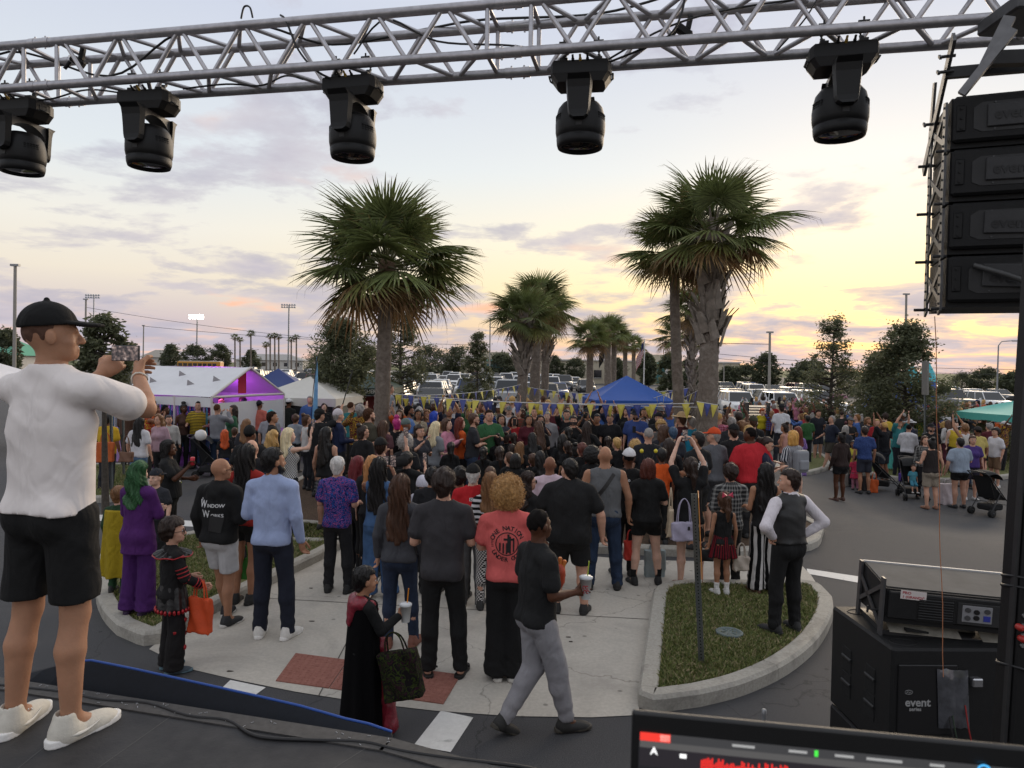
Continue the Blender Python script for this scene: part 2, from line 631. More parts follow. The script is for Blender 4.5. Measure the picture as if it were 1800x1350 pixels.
def head_mesh(fem,h,sc):
 key=(fem,h,sc)
 if key in HEADS:
  return HEADS[key]
 F=Field((-.12,-.15,1.44),(.12,.16,1.78),h)
 F.ell((0,-.008,1.655),(.074,.096,.096),0)
 F.ell((0,.022,1.60),(.060,.070,.088),.03)
 F.cone((-.028,.055,1.565),(.028,.055,1.565),.030,None,.025)
 F.cone((0,.075,1.545),(0,.078,1.55),.018,None,.02)
 F.cone((0,-.015,1.46),(0,-.004,1.58),.053*(.86 if fem else 1.0),None,.02)
 F.cone((-.03,.083,1.652),(.03,.083,1.652),.012,None,.02)
 F.cone((0,.094,1.640),(0,.112,1.606),.007,.013,.008)
 F.ell((-.011,.101,1.602),(.010,.011,.008),.006)
 F.ell((.011,.101,1.602),(.010,.011,.008),.006)
 for s in (-1,1):
  F.ell((s*.032,.096,1.636),(.017,.016,.010),.008,'sub')
  F.ell((s*.079,.0,1.622),(.011,.020,.032),.008)
  F.ell((s*.045,.062,1.602),(.022,.022,.02),.02)
 F.cone((-.017,.092,1.575),(.017,.092,1.575),.0075,None,.006)
 F.cone((-.013,.091,1.566),(.013,.091,1.566),.0075,None,.006)
 V,Q=F.net()
 piv=np.array((0,-.01,1.50),np.float32)
 V=(V-piv)*sc+piv
 HEADS[key]=(V,Q)
 return HEADS[key]
def rot_np(V,M,piv):
 A=np.array(M,np.float32)
 return (V-piv)@A.T+piv
HANDS={}
def hand_mesh(kind,h):
 """wrist at the origin, fingers along +Z, palm faces +Y, thumb on +X"""
 key=(kind,h)
 if key in HANDS:
  return HANDS[key]
 F=Field((-.09,-.06,-.04),(.10,.13,.22),h)
 F.cone((0,0,-.03),(0,0,.02),.026,.027,.01)
 F.cone((.014,.0,.025),(.024,0,.080),.024,.019,.014,.72)
 F.cone((-.012,.0,.025),(-.024,0,.078),.024,.018,.014,.72)
 F.ell((0,.004,.055),(.040,.018,.042),.012)
 curl={'relax':(18,28,22),'grip':(42,62,40),'flat':(4,6,4),'fist':(70,95,60),'phone':(48,50,22)}[kind]
 for i,(x,ln) in enumerate(((.030,.074),(.0105,.083),(-.0095,.077),(-.029,.061))):
  p=np.array((x,-.001,.082-abs(x-.008)*.12))
  ang=0.0
  for j,(fr,r0,r1) in enumerate(((.46,.0098,.0090),(.31,.0090,.0082),(.23,.0082,.0070))):
   ang+=R(curl[j]+(i*3 if kind=='relax' else 0))
   q=p+ln*1.12*fr*np.array((x*.25*(1 if kind in ('flat','relax') else .2),math.sin(ang),math.cos(ang)))
   F.cone(p,q,r0,r1,.003)
   p=q
 th={'relax':((.046,.018,.055),(.052,.036,.088),(.046,.048,.108)),'grip':((.050,.026,.050),(.044,.058,.070),(.026,.075,.078)),'flat':((.052,.012,.048),(.072,.02,.075),(.082,.024,.095)),'fist':((.045,.026,.05),(.032,.05,.07),(.012,.055,.08)),'phone':((.052,.02,.05),(.060,.045,.075),(.050,.062,.098))}[kind]
 F.cone((.020,.006,.018),th[0],.016,.0135,.01)
 F.cone(th[0],th[1],.0125,.0108,.004)
 F.cone(th[1],th[2],.0108,.0085,.003)
 HANDS[key]=F.net()
 return HANDS[key]
def hand_frame(J,s,thumb):
 z=J['wr'+s]-J['el'+s]
 z=z/np.linalg.norm(z)
 t=np.array(thumb,float)
 x=t-z*(t@z)
 x=x/(np.linalg.norm(x)+1e-9)
 y=np.cross(z,x)
 return np.stack([x,y,z],1)
MESHES={}
TRUNKS={}
def cached(key,fn,mats=()):
 if key not in MESHES:
  V,Q=fn()
  MESHES[key]=np_mesh(str(key[0]),V,Q,mats)
 return MESHES[key]
def body_mesh(sp,lv,key):
 h,hh,hd=LV[lv]
 def fn():
  tk=(h,sp['fem'],round(sp['w'],2),str(sp['arms']),str(sp['legs']),sp['hand'])
  if tk not in TRUNKS:
   TRUNKS[tk]=trunk_mesh(sp,h,key)
  P=[TRUNKS[tk]]
  V,Q=head_mesh(sp['fem'],hh,sp['hs'])
  V=rot_np(V,sp['hrot'],np.array((0,-.01,1.50),np.float32))
  P.append((V,Q))
  if hd:
   J=joints(sp)
   for s in 'RL':
    kind,th=sp['hands'][0 if s=='L' else 1]
    v,q=hand_mesh(kind,hd)
    v=v*(1.0 if not sp['fem'] else .92)
    if s=='L':
     v=v*np.array((-1,1,1),np.float32)
     q=q[:,::-1]
     th=(-th[0],th[1],th[2])
     M=hand_frame(J,s,(-th[0],-th[1],-th[2]))
    else :
     M=hand_frame(J,s,th)
    P.append((v@M.T.astype(np.float32)+J['wr'+s].astype(np.float32),q))
  return join(P)
 return cached(('body',lv)+key,fn)
 # level of detail: trunk voxel, head voxel, hand voxel
LV={0:(.0125,.0062,.005),1:(.023,.0098,.0066),2:(.039,.020,0),3:(.048,.025,0),4:(.075,.042,0)}
CLOTHV={0:.0105,1:.0160,2:.029,3:.038,4:.066}
def top_mesh(sp,lv,kind,key):
 """kind: tee, long, tank, hood, loose, coat"""
 def fn():
  J=joints(sp)
  pts=np.array([J[a+s] for a in ('sh','el','wr') for s in 'RL'])
  lo=np.minimum(pts.min(0),(-.3,-.27,.80))-.1
  hi=np.maximum(pts.max(0),(.3,.30,1.5))+.1
  lo[2]=.62 if kind=='coat' else .74
  F=Field(lo,hi,CLOTHV[lv])
  w=sp['w']
  g={'tee':.019,'long':.019,'tank':.014,'hood':.028,'loose':.026,'coat':.026,'vest':.02}[kind]
  hz,hr={'tee':(.88,.150),'long':(.885,.145),'tank':(.90,.140),'hood':(.88,.150),'loose':(.86,.158),'coat':(.70,.175),'vest':(.93,.150)}[kind]
  hz+=sp.get('hem',0)
  torso(F,sp,g,.03,hem=(hz,hr+(.01 if sp['fem'] else .004)))
  aw=(1+.55*(w-1))*(.88 if sp['fem'] else 1.0)
  x0=(.105 if kind in ('tank','vest') else 1)
  if kind not in ('tank','vest'):
   for s in 'RL':
    S,E,Wr=J['sh'+s],J['el'+s],J['wr'+s]
    if kind=='tee':
     e=S+(E-S)*.66
     F.cone(S+(E-S)*.04,e,.055*aw+g*.5,.056*aw+g,.025)
    else :
     F.cone(S+(E-S)*.04,E,.055*aw+g*.5,.043*aw+g,.025)
     F.cone(E,E+(Wr-E)*.95,.043*aw+g,.032*aw+g*.7,.014)
  else :
   for s in (-1,1):
    c=J['shR' if s>0 else 'shL']
    F.ell((c[0]+s*.035,c[1],c[2]-.01),(.062,.11,.10),.01,'sub')
  nk=.072 if kind in ('hood','long','coat') else .082
  if kind=='tank':
   F.ell((0,.0,1.51),(.085,.085,.10),.005,'sub')
  else :
   F.ell((0,.015,1.525),(nk,nk+.008,.072),.005,'sub')
  if kind=='hood':
   F.cone((-.07,-.075,1.44),(.07,-.075,1.44),.05,None,.03)
   F.cone((-.04,-.10,1.38),(.04,-.10,1.38),.045,None,.03)
  if kind in ('long','coat') and sp.get('collar'):
   F.cone((-.05,-.055,1.475),(.05,-.055,1.475),.022,None,.01)
   for s in (-1,1):
    F.cone((s*.05,-.055,1.475),(s*.062,.03,1.462),.022,.015,.01)
  amp={'tank':.004,'vest':.005}.get(kind,.0085)*(.8 if lv==0 else (1.0 if lv<2 else .8))
  F.disp(folds(amp,1.0,sp.get('seed',0)))
  tilt=sp.get('tilt',.1)
  F.cut(lambda x,y,z:(hz-z+.012*np.sin(7*x+2)+tilt*.05*y))
  return F.net()
 return cached(('top',kind,lv,sp.get('hem',0),sp.get('collar',0),sp.get('seed',0))+key,fn)
def bottom_mesh(sp,lv,kind,key):
 """kind: pants, wide, skinny, shorts, short, sweat"""
 def fn():
  J=joints(sp)
  pts=np.array([J[a+s] for a in ('hip','kn','an') for s in 'RL'])
  lo=np.minimum(pts.min(0),(-.2,-.2,.02))-.12
  hi=np.maximum(pts.max(0),(.2,.2,.95))+.14
  lo[2]=-.02
  F=Field(lo,hi,CLOTHV[lv])
  w=sp['w']
  lw=1+.5*(w-1)
  g={'pants':.016,'wide':.022,'skinny':.007,'shorts':.022,'short':.014,'sweat':.028}[kind]
  gh=max(.010,min(g,.012))
  hp=.158 if sp['fem'] else .148
  wa=.125 if sp['fem'] else .138
  F.cone((0,0,.92),(0,0,1.04),hp*w+gh*.6,wa*w+gh*.6+.055*(w-1),.03,.74)
  for s in (-1,1):
   F.ell((s*.07*w,-.055*w,.905),(.088*w+gh*.7,)*2+(.10*w+gh,),.04)
  lim={'shorts':.56,'short':.70}.get(kind)
  for s in 'RL':
   Hp,K,A=J['hip'+s],J['kn'+s],J['an'+s]
   rk={'pants':.066,'wide':.088,'skinny':.062,'shorts':.085,'short':.085,'sweat':.078}[kind]*lw
   ra={'pants':.060,'wide':.108,'skinny':.052,'shorts':.06,'short':.06,'sweat':.050}[kind]*lw
   F.cone(Hp,K,.090*lw+gh,rk+g*.4,.022)
   if lim is None:
    sh=K*.66+A*.34+np.array((0,-.018,0))
    F.cone(K,sh,.055*lw+gh,.061*lw+gh,.02)
    A2=A+np.array((0,0.0,-.03 if kind!='sweat' else .0))
    F.cone(K,A2,rk+g*.4,ra+g*.3,.02)
  if lim is None:
   F.disp(folds(.007 if kind!='skinny' else .003,1.0,1.3+sp.get('seed',0),.3))
   zc=np.array([J['anR'][2],J['anL'][2]])
   yc=np.array([J['anR'][1],J['anL'][1]])
   F.disp(lambda x,y,z:.005*np.exp(-((z-.15)/.09)**2)*np.sin(62*z+9*np.sin(9*x+5*y)+14*y)*(1 if kind!='skinny' else .4))
  else :
   F.disp(folds(.007,1.0,2.3,.2))
   F.cut(lambda x,y,z:lim-z+.1*y)
  F.cut(lambda x,y,z:z-1.035)
  if lim is None:
   zb=.045 if kind!='sweat' else .085
   F.cut(lambda x,y,z:zb-z)
  return F.net()
 return cached(('bottom',kind,lv,sp.get('seed',0))+key,fn)
def skirt_mesh(lv,z0,z1,r0,r1,nf,sp,fy=.78,amp=.11):
 def fn():
  m=max(r0,r1)*1.2+.05
  F=Field((-m,-m,z1-.04),(m,m,z0+.05),CLOTHV[lv])
  def sh(x,y,z):
   t=np.clip((z0-z)/(z0-z1),0,1)
   th=np.arctan2(y,x)
   r=r0+(r1-r0)*t**.85
   r=r*(1+amp*t*np.cos(nf*th+2*np.sin(2*th)))
   return (np.sqrt(x*x+(y/fy)**2)-r)*fy*.9
  x,y,z=F.full()
  F.f=sh(x,y,z).astype(np.float32)
  F.cut(lambda x,y,z:z-z0+0*x)
  F.cut(lambda x,y,z:z1-z+.012*np.cos(5*np.arctan2(y,x)))
  return F.net()
 return cached(('skirt',lv,z0,z1,r0,r1,nf,fy),fn)
def hair_mesh(kind,lv,fem):
 """in the head's own frame (unturned)"""
 h={0:.0065,1:.0085,2:.015,3:.022,4:.036}[lv]
 def fn():
  long=kind in ('long','vlong','wavy')
  zlo={'long':1.22,'vlong':1.05,'wavy':1.22,'bob':1.46,'tail':1.30}.get(kind,1.5)
  F=Field((-.22,-.25,zlo),(.22,.16,1.86),h)
  g={'buzz':.002,'short':.011,'crop':.009,'curly':.05,'afro':.07,'mop':.026}.get(kind,.014)
  F.ell((0,-.012,1.664),(.076+g,.096+g,.094+g),0)
  if kind=='buzz':
   pass
  elif kind in ('short','crop','mop'):
   F.cone((0,-.052,1.61),(0,-.052,1.575),.056+g*.5,.046+g*.3,.02)
  elif kind in ('curly','afro'):
   F.ell((0,-.03,1.64),(.085+g,.095+g*.8,.09+g),.02)
  else :
   F.cone((0,-.045,1.62),(0,-.055,1.54),.072,.064,.03)
  if long:
   zb={'long':1.27,'vlong':1.10,'wavy':1.26}[kind]
   F.cone((-.045,-.07,1.60),(-.06,-.105,zb+.04),.052,.045,.03,.7)
   F.cone((.045,-.07,1.60),(.06,-.105,zb+.04),.052,.045,.03,.7)
   F.cone((0,-.08,1.60),(0,-.115,zb),.055,.045,.03,.7)
   for s in (-1,1):
    F.cone((s*.07,-.01,1.66),(s*.085,-.02,1.45),.026,.034,.03)
    F.cone((s*.085,-.02,1.45),(s*.10,-.06,zb+.08),.034,.025,.03)
  if kind=='bob':
   F.cone((-.05,-.03,1.62),(-.06,-.03,1.52),.055,.05,.03)
   F.cone((.05,-.03,1.62),(.06,-.03,1.52),.055,.05,.03)
  if kind=='tail':
   F.cone((0,-.10,1.70),(0,-.15,1.69),.03,.036,.02)
   F.cone((0,-.15,1.69),(0,-.165,1.52),.036,.04,.02)
   F.cone((0,-.165,1.52),(0,-.15,1.36),.04,.018,.02)
  if kind=='bun':
   F.ell((0,-.085,1.765),(.05,.05,.045),.01)
  if kind=='topk':
   F.ell((0,-.03,1.79),(.06,.055,.05),.01)
   # leave the face and ears free
  fr=.010 if kind in ('buzz','crop','short') else .018
  def face(x,y,z):
   yy=.062 if kind!='buzz' else .058
   d1=np.minimum(y-(.015-.28*np.clip(1.64-z,0,.2)),1.70-z)
   d2=np.minimum(y-.0,1.60-z)
   return np.maximum(d1,d2)+0*x
  if long or kind=='bob':
   F.cut(lambda x,y,z:np.minimum(np.minimum(y+.005+.0*z,1.70-z),(.066-np.abs(x)))+0*z)
   F.cut(lambda x,y,z:np.minimum(np.minimum(y-.045,1.72-z),.2-np.abs(x)))
  else :
   F.cut(face)
   if kind not in ('curly','afro','mop'):
    for s in (-1,1):
     F.ell((s*.085,.005,1.615),(.022,.034,.045),.005,'sub')
  if kind in ('curly','afro'):
   F.disp(lambda x,y,z:.010*np.sin(58*x+2*np.sin(40*z))*np.sin(55*y+2*np.sin(37*x))*np.sin(60*z+2*np.sin(35*y))+.006*np.sin(110*x+70*z)*np.sin(120*y-60*z))
  elif kind=='mop':
   F.disp(lambda x,y,z:.008*np.sin(48*x+20*z+2*np.sin(30*y))*np.sin(42*y+3*np.sin(25*z)))
  elif long or kind in ('tail','bob'):
   wv=.35 if kind=='wavy' else .12
   F.disp(lambda x,y,z:.0045*np.sin(150*x+60*y+wv*30*np.sin(16*z)+3*np.sin(9*z))+.006*np.sin(46*x+4*np.sin(8*z+20*x))+(.007*np.sin(34*z+30*x) if kind=='wavy' else 0*x))
  else :
   F.disp(lambda x,y,z:.0025*np.sin(120*x+40*y+4*np.sin(30*z))+.002*np.sin(90*y-50*z))
  return F.net()
 return cached(('hair',kind,lv),fn)
def strand_mesh(kind,lv):
 """loose locks following the hair surface and hanging past its edge"""
 key=('strands',kind,lv)
 if key in MESHES:
  return MESHES[key]
 from mathutils.bvhtree import BVHTree
 me=hair_mesh(kind,lv,0)
 co=np.empty(len(me.vertices)*3,np.float32)
 me.vertices.foreach_get('co',co)
 co=co.reshape(-1,3)
 bv=BVHTree.FromPolygons([tuple(c) for c in co],[tuple(p.vertices) for p in me.polygons])
 rg=random.Random(hash(kind)%97 if False else len(kind)*7+lv)
 b=MB()
 curly_=kind in ('curly','afro')
 n={0:300,1:280,2:50}[lv]*(3 if curly_ else 1)
 zmin=co[:,2].min()
 cand=co[(co[:,2]>(1.60 if not curly_ else 1.5))&(co[:,1]<.07)]
 for i in range(n):
  p=Vector(cand[rg.randrange(len(cand))])
  h=bv.find_nearest(p)
  nrm=h[1]
  if curly_:
   r_=rg.uniform(.007,.018)
   ax=Vector((rg.gauss(0,1),rg.gauss(0,1),rg.gauss(0,1))).normalized()
   u=nrm.cross(ax).normalized()
   w_=nrm
   pts=[]
   for k in range(7):
    t=k*1.0
    pts.append(p+u*r_*math.cos(t)+w_*(r_*math.sin(t)+r_*.8)+ax*.004*k*.6)
   b.path(pts,[.0012,.0015,.0015,.0015,.0014,.0012,.0006],3)
   continue
  pts=[p+nrm*.002]
  steps={'long':16,'vlong':22,'wavy':16,'tail':7,'bob':8}.get(kind,5)
  sl=.026 if kind in ('long','vlong','wavy','bob') else .016
  jit=Vector((rg.gauss(0,.25),rg.gauss(0,.25),0))
  for k in range(steps):
   g_=Vector((0,-.15 if p.z>1.68 else 0,-1))+jit*.5
   t=g_-nrm*g_.dot(nrm)
   if t.length<.05:
    t=Vector((rg.gauss(0,1),-1,-.3))
   p=p+t.normalized()*sl
   if p.z>zmin+.015:
    h=bv.find_nearest(p)
    if h[0] is None:
     break
    nrm=h[1]
    q=h[0]+nrm*(.003+.003*rg.random())
    p=q
   pts.append(p.copy())
   if p.z<zmin-.03:
    break
  if len(pts)>2:
   w0=rg.uniform(.0009,.0020)
   b.path(pts,[w0*(1-.85*(j/(len(pts)-1))**2) for j in range(len(pts))],3)
 MESHES[key]=b.mesh('strands',[])
 return MESHES[key]
def cap_mesh(kind,lv):
 h={0:.0055,1:.0065,2:.011,3:.017,4:.024}[lv]
 def fn():
  F=Field((-.26,-.30,1.60),(.26,.30,1.90),h)
  if kind in ('cap','capb'):
   F.ell((0,-.012,1.672),(.092,.112,.106),0)
   F.cut(lambda x,y,z:1.672-z+.06*y)
   s=1 if kind=='cap' else -1
   B=Field((-.26,-.30,1.60),(.26,.30,1.90),h)
   B.ell((0,s*.085,1.672),(.085,.115,.05),0)
   B.cut(lambda x,y,z:np.abs(z-(1.690-.14*s*(y-s*.09)*(1 if s>0 else 1)-1.6*x*x))-max(.006,h*.6))
   F.f=np.minimum(F.f,B.f)
   F.cone((0,-.012,1.778),(0,-.012,1.782),.012,None,.004)
  elif kind=='straw':
   F.ell((0,-.01,1.70),(.092,.108,.105),0)
   F.cut(lambda x,y,z:1.69-z+0*x)
   B=Field((-.26,-.30,1.60),(.26,.30,1.90),h)
   x,y,z=B.full()
   rr=np.sqrt((x/.19)**2+(y/.22)**2)
   B.f=np.maximum((rr-1)*.19,np.abs(z-1.695-.5*x*x)-max(.007,h*.6)).astype(np.float32)
   F.f=np.minimum(F.f,B.f)
  elif kind=='beanie':
   F.ell((0,-.012,1.675),(.088,.108,.115),0)
   F.cut(lambda x,y,z:1.655-z+.1*y)
   F.disp(lambda x,y,z:.003*np.sin(170*np.arctan2(y,x)/6.0))
  elif kind=='hoodup':
   F.ell((0,-.02,1.655),(.105,.125,.13),0)
   F.cone((0,-.05,1.62),(0,-.04,1.60),.10,.11,.03)
   F.ell((0,.10,1.64),(.07,.09,.10),.01,'sub')
   F.ell((0,.0,1.55),(.06,.08,.08),.01,'sub')
  return F.net()
 return cached(('hat',kind,lv),fn)
def shoe_mesh(kind,lv):
 """ankle at the origin, toe along +Y, ground at z = -.085"""
 h={0:.0055,1:.008,2:.014,3:.022,4:.03}[lv]
 def fn():
  F=Field((-.08,-.12,-.10),(.08,.24,.08),h)
  if kind=='sole':
   def so_(x,y,z):
    yy=(y-.056)/.156
    a=.052-.010*np.exp(-((yy+.15)/.35)**2)
    return ((np.abs(x/a)**2.6+np.abs(yy)**2.6)**(1/2.6)-1)*.05+0*z
   x,y,z=F.full()
   F.f=so_(x,y,z).astype(np.float32)
   F.cut(lambda x,y,z:z+.060+.0*x-.10*np.clip(y-.14,0,1)-.12*np.clip(-.02-y,0,1))
   F.cut(lambda x,y,z:-.085-z+0*x)
   return F.net()
  F.ell((0,-.028,-.05),(.045,.060,.06),0)
  F.ell((0,.055,-.060),(.047,.12,.047),.03)
  F.ell((0,.125,-.066),(.048,.078,.036),.02)
  if kind!='low':
   F.cone((0,-.02,-.04),(0,-.022,.012),.046,.043,.03)
  else :
   F.cone((0,-.02,-.04),(0,-.024,-.012),.044,.041,.02)
  F.ell((0,-.02,.04),(.034,.036,.05),.004,'sub')
  F.cut(lambda x,y,z:-.0848-z+0*x)
  return F.net()
 return cached(('shoe',kind,lv),fn)
 # --------------------------------------------------------------- materials of people
def m_skin():
 if 'skin' in MATS:
  return MATS['skin']
 m=mat('skin',rough=0.55,noise=0.17,nscale=9,bump=0.0014,bscale=120,objcol=True,spec=0.3,detail=8)
 p=m.node_tree.nodes['Principled BSDF']
 p.inputs['Subsurface Weight'].default_value=0.12
 p.inputs['Subsurface Radius'].default_value=(0.012,0.005,0.003)
 return m
def wrinkle(m,d1=.012,d2=.003):
 """crease relief: warped ridges plus a fine weave"""
 t=m.node_tree
 p=t.nodes['Principled BSDF']
 tcn=N(t,'ShaderNodeTexCoord')
 mp=N(t,'ShaderNodeMapping')
 mp.inputs['Rotation'].default_value=(.35,.5,0)
 mp.inputs['Scale'].default_value=(1.5,1.0,.55)
 t.links.new(tcn.outputs['Object'],mp.inputs[0])
 n1_=N(t,'ShaderNodeTexNoise',inp={'Scale':7.0,'Detail':2.0,'Roughness':.5,'Distortion':.9})
 t.links.new(mp.outputs[0],n1_.inputs['Vector'])
 b1=N(t,'ShaderNodeBump',inp={'Strength':1.0,'Distance':d1*2.2})
 t.links.new(n1_.outputs['Fac'],b1.inputs['Height'])
 n2_=N(t,'ShaderNodeTexNoise',inp={'Scale':38.0,'Detail':3.0,'Roughness':.7})
 t.links.new(tcn.outputs['Object'],n2_.inputs['Vector'])
 b2=N(t,'ShaderNodeBump',inp={'Strength':1.0,'Distance':d2})
 t.links.new(n2_.outputs['Fac'],b2.inputs['Height'])
 t.links.new(b1.outputs[0],b2.inputs['Normal'])
 t.links.new(b2.outputs[0],p.inputs['Normal'])
 return m
def m_cloth():
 if 'cloth' in MATS:
  return MATS['cloth']
 return wrinkle(mat('cloth',rough=0.86,noise=0.12,nscale=7,objcol=True,spec=0.2))
def m_denim():
 if 'denim' in MATS:
  return MATS['denim']
 return wrinkle(mat('denim',rough=0.85,noise=0.32,nscale=9,objcol=True,spec=0.2,detail=6))
def m_hair():
 if 'hair' in MATS:
  return MATS['hair']
 return mat('hair',rough=0.50,noise=0.42,nscale=26,bump=0.006,bscale=48,objcol=True,spec=0.45,stretch=(1.6,1.6,0.16))
def m_buzz():
 return mat('stubble',rough=0.85,noise=0.25,nscale=60,bump=0.002,bscale=220,objcol=True,spec=0.15)
def m_curl():
 return mat('curl',rough=0.5,noise=0.45,nscale=42,bump=0.012,bscale=60,objcol=True,spec=0.4)
def m_shine():
 return mat('shine',rough=0.38,noise=0.25,nscale=10,bump=0.008,bscale=16,objcol=True,spec=0.6)
def m_leather():
 return mat('leather',rough=0.4,noise=0.1,nscale=20,bump=0.002,bscale=90,objcol=True)
def m_shoe():
 return mat('shoe_fabric',rough=0.65,noise=0.12,nscale=25,bump=0.002,bscale=80,objcol=True)
def m_pattern(kind,c1,c2,c3=None,sc=1.0):
 """printed cloth: hstripe, vstripe, plaid, check, floral"""
 key='print_%s_%s_%s_%g'%(kind,c1,c2,sc)
 if key in MATS:
  return MATS[key]
 m=wrinkle(mat(key,col=hexc(c1),rough=0.85,spec=0.2))
 t=m.node_tree
 p=t.nodes['Principled BSDF']
 tcn=N(t,'ShaderNodeTexCoord')
 sp=N(t,'ShaderNodeSeparateXYZ')
 t.links.new(tcn.outputs['Object'],sp.inputs[0])
 def band(sock,freq,duty):
  a=N(t,'ShaderNodeMath',operation='MULTIPLY',inp={1:freq})
  t.links.new(sock,a.inputs[0])
  b=N(t,'ShaderNodeMath',operation='FRACT')
  t.links.new(a.outputs[0],b.inputs[0])
  c=N(t,'ShaderNodeMath',operation='LESS_THAN',inp={1:duty})
  t.links.new(b.outputs[0],c.inputs[0])
  return c.outputs[0]
 mx=N(t,'ShaderNodeMix',data_type='RGBA')
 mx.inputs['A'].default_value=hexc(c1)+(1,)
 mx.inputs['B'].default_value=hexc(c2)+(1,)
 if kind=='hstripe':
  t.links.new(band(sp.outputs['Z'],16*sc,.5),mx.inputs['Factor'])
 elif kind=='vstripe':
  at=N(t,'ShaderNodeMath',operation='ARCTAN2')
  t.links.new(sp.outputs['Y'],at.inputs[0])
  t.links.new(sp.outputs['X'],at.inputs[1])
  t.links.new(band(at.outputs[0],4.0*sc,.45),mx.inputs['Factor'])
 elif kind in ('plaid','check'):
  at=N(t,'ShaderNodeMath',operation='ARCTAN2')
  t.links.new(sp.outputs['Y'],at.inputs[0])
  t.links.new(sp.outputs['X'],at.inputs[1])
  a1=band(at.outputs[0],2.0*sc if kind=='plaid' else 4*sc,.4 if kind=='plaid' else .5)
  b1=band(sp.outputs['Z'],11*sc if kind=='plaid' else 18*sc,.4 if kind=='plaid' else .5)
  ad=N(t,'ShaderNodeMath',operation='ADD' if kind=='plaid' else 'SUBTRACT')
  t.links.new(a1,ad.inputs[0])
  t.links.new(b1,ad.inputs[1])
  if kind=='plaid':
   hv=N(t,'ShaderNodeMath',operation='MULTIPLY',inp={1:.5})
   t.links.new(ad.outputs[0],hv.inputs[0])
  else :
   hv=N(t,'ShaderNodeMath',operation='ABSOLUTE')
   t.links.new(ad.outputs[0],hv.inputs[0])
  t.links.new(hv.outputs[0],mx.inputs['Factor'])
 elif kind=='floral':
  nz=N(t,'ShaderNodeTexNoise',inp={'Scale':13.0*sc,'Detail':2.0,'Distortion':2.5})
  t.links.new(tcn.outputs['Object'],nz.inputs['Vector'])
  rp=ramp(t,[(.36,hexc(c1)),(.44,hexc(c2)),(.50,hexc(c1)),(.55,hexc(c3 or c2)),(.62,hexc(c2)),(.66,hexc(c1))],'CONSTANT')
  t.links.new(nz.outputs['Fac'],rp.inputs[0])
  t.links.new(rp.outputs[0],p.inputs['Base Color'])
  return m
 t.links.new(mx.outputs['Result'],p.inputs['Base Color'])
 return m
SKIN={'w':hexc('bd917b'),'p':hexc('cda692'),'t':hexc('a0745a'),'b':hexc('7a523e'),'d':hexc('50301f'),'k':hexc('3a2318')}
HAIRC={'bk':hexc('120e0d'),'db':hexc('2a1b14'),'br':hexc('4a3020'),'lb':hexc('7a5636'),'bl':hexc('b8935a'),'wb':hexc('d9c9a4'),'gr':hexc('8f8a86'),'wh':hexc('c9c6c2'),'rd':hexc('6a2a1c'),'or':hexc('c4511c'),'gn':hexc('2f5a34'),'bu':hexc('1f44b0'),'au':hexc('5a2c22')}
def eye_meshes():
 if 'eye' not in MESHES:
  b=MB()
  b.lathe([(.0008,-.0105),(.006,-.009),(.0098,-.004),(.0105,0),(.0098,.004),(.006,.009),(.0008,.0105)],10,0)
  MESHES['eye']=b.mesh('eye',[mat('eye_white',hexc('cfc6c0'),0.2)])
  b=MB()
  b.lathe([(.0062,-.001),(.0055,.0018),(.0005,.0026)],10,0,rot=(R(-90),0,0))
  MESHES['iris']=b.mesh('iris',[mat('iris',hexc('1d1210'),0.15)])
  b=MB()
  b.path([(-.020,-.004,0),(-.010,.002,.005),(.006,.003,.006),(.018,-.003,.002)],[.002,.0038,.0036,.0015],5)
  MESHES['brow']=b.mesh('brow',[])
  b=MB()
  b.path([(-.022,-.008,.002),(-.010,0,0),(0,.0015,-.001),(.010,0,0),(.022,-.008,.002)],[.0015,.0042,.005,.0042,.0015],6)
  MESHES['mouth']=b.mesh('mouth',[])
  b=MB()
  for s in (-1,1):
   b.lathe([(.022,-.002),(.024,.0),(.022,.002)],14,0,c=(s*.032,.105,1.634),rot=(R(90),0,0))
   b.path([(s*.054,.10,1.637),(s*.077,.03,1.635),(s*.08,-.01,1.625)],.0022,5)
  b.path([(-.012,.107,1.638),(.012,.107,1.638)],.0022,5)
  MESHES['glasses']=b.mesh('glasses',[mat('dark_glasses',hexc('0c0c0d'),0.15)])
PEOPLE=[]
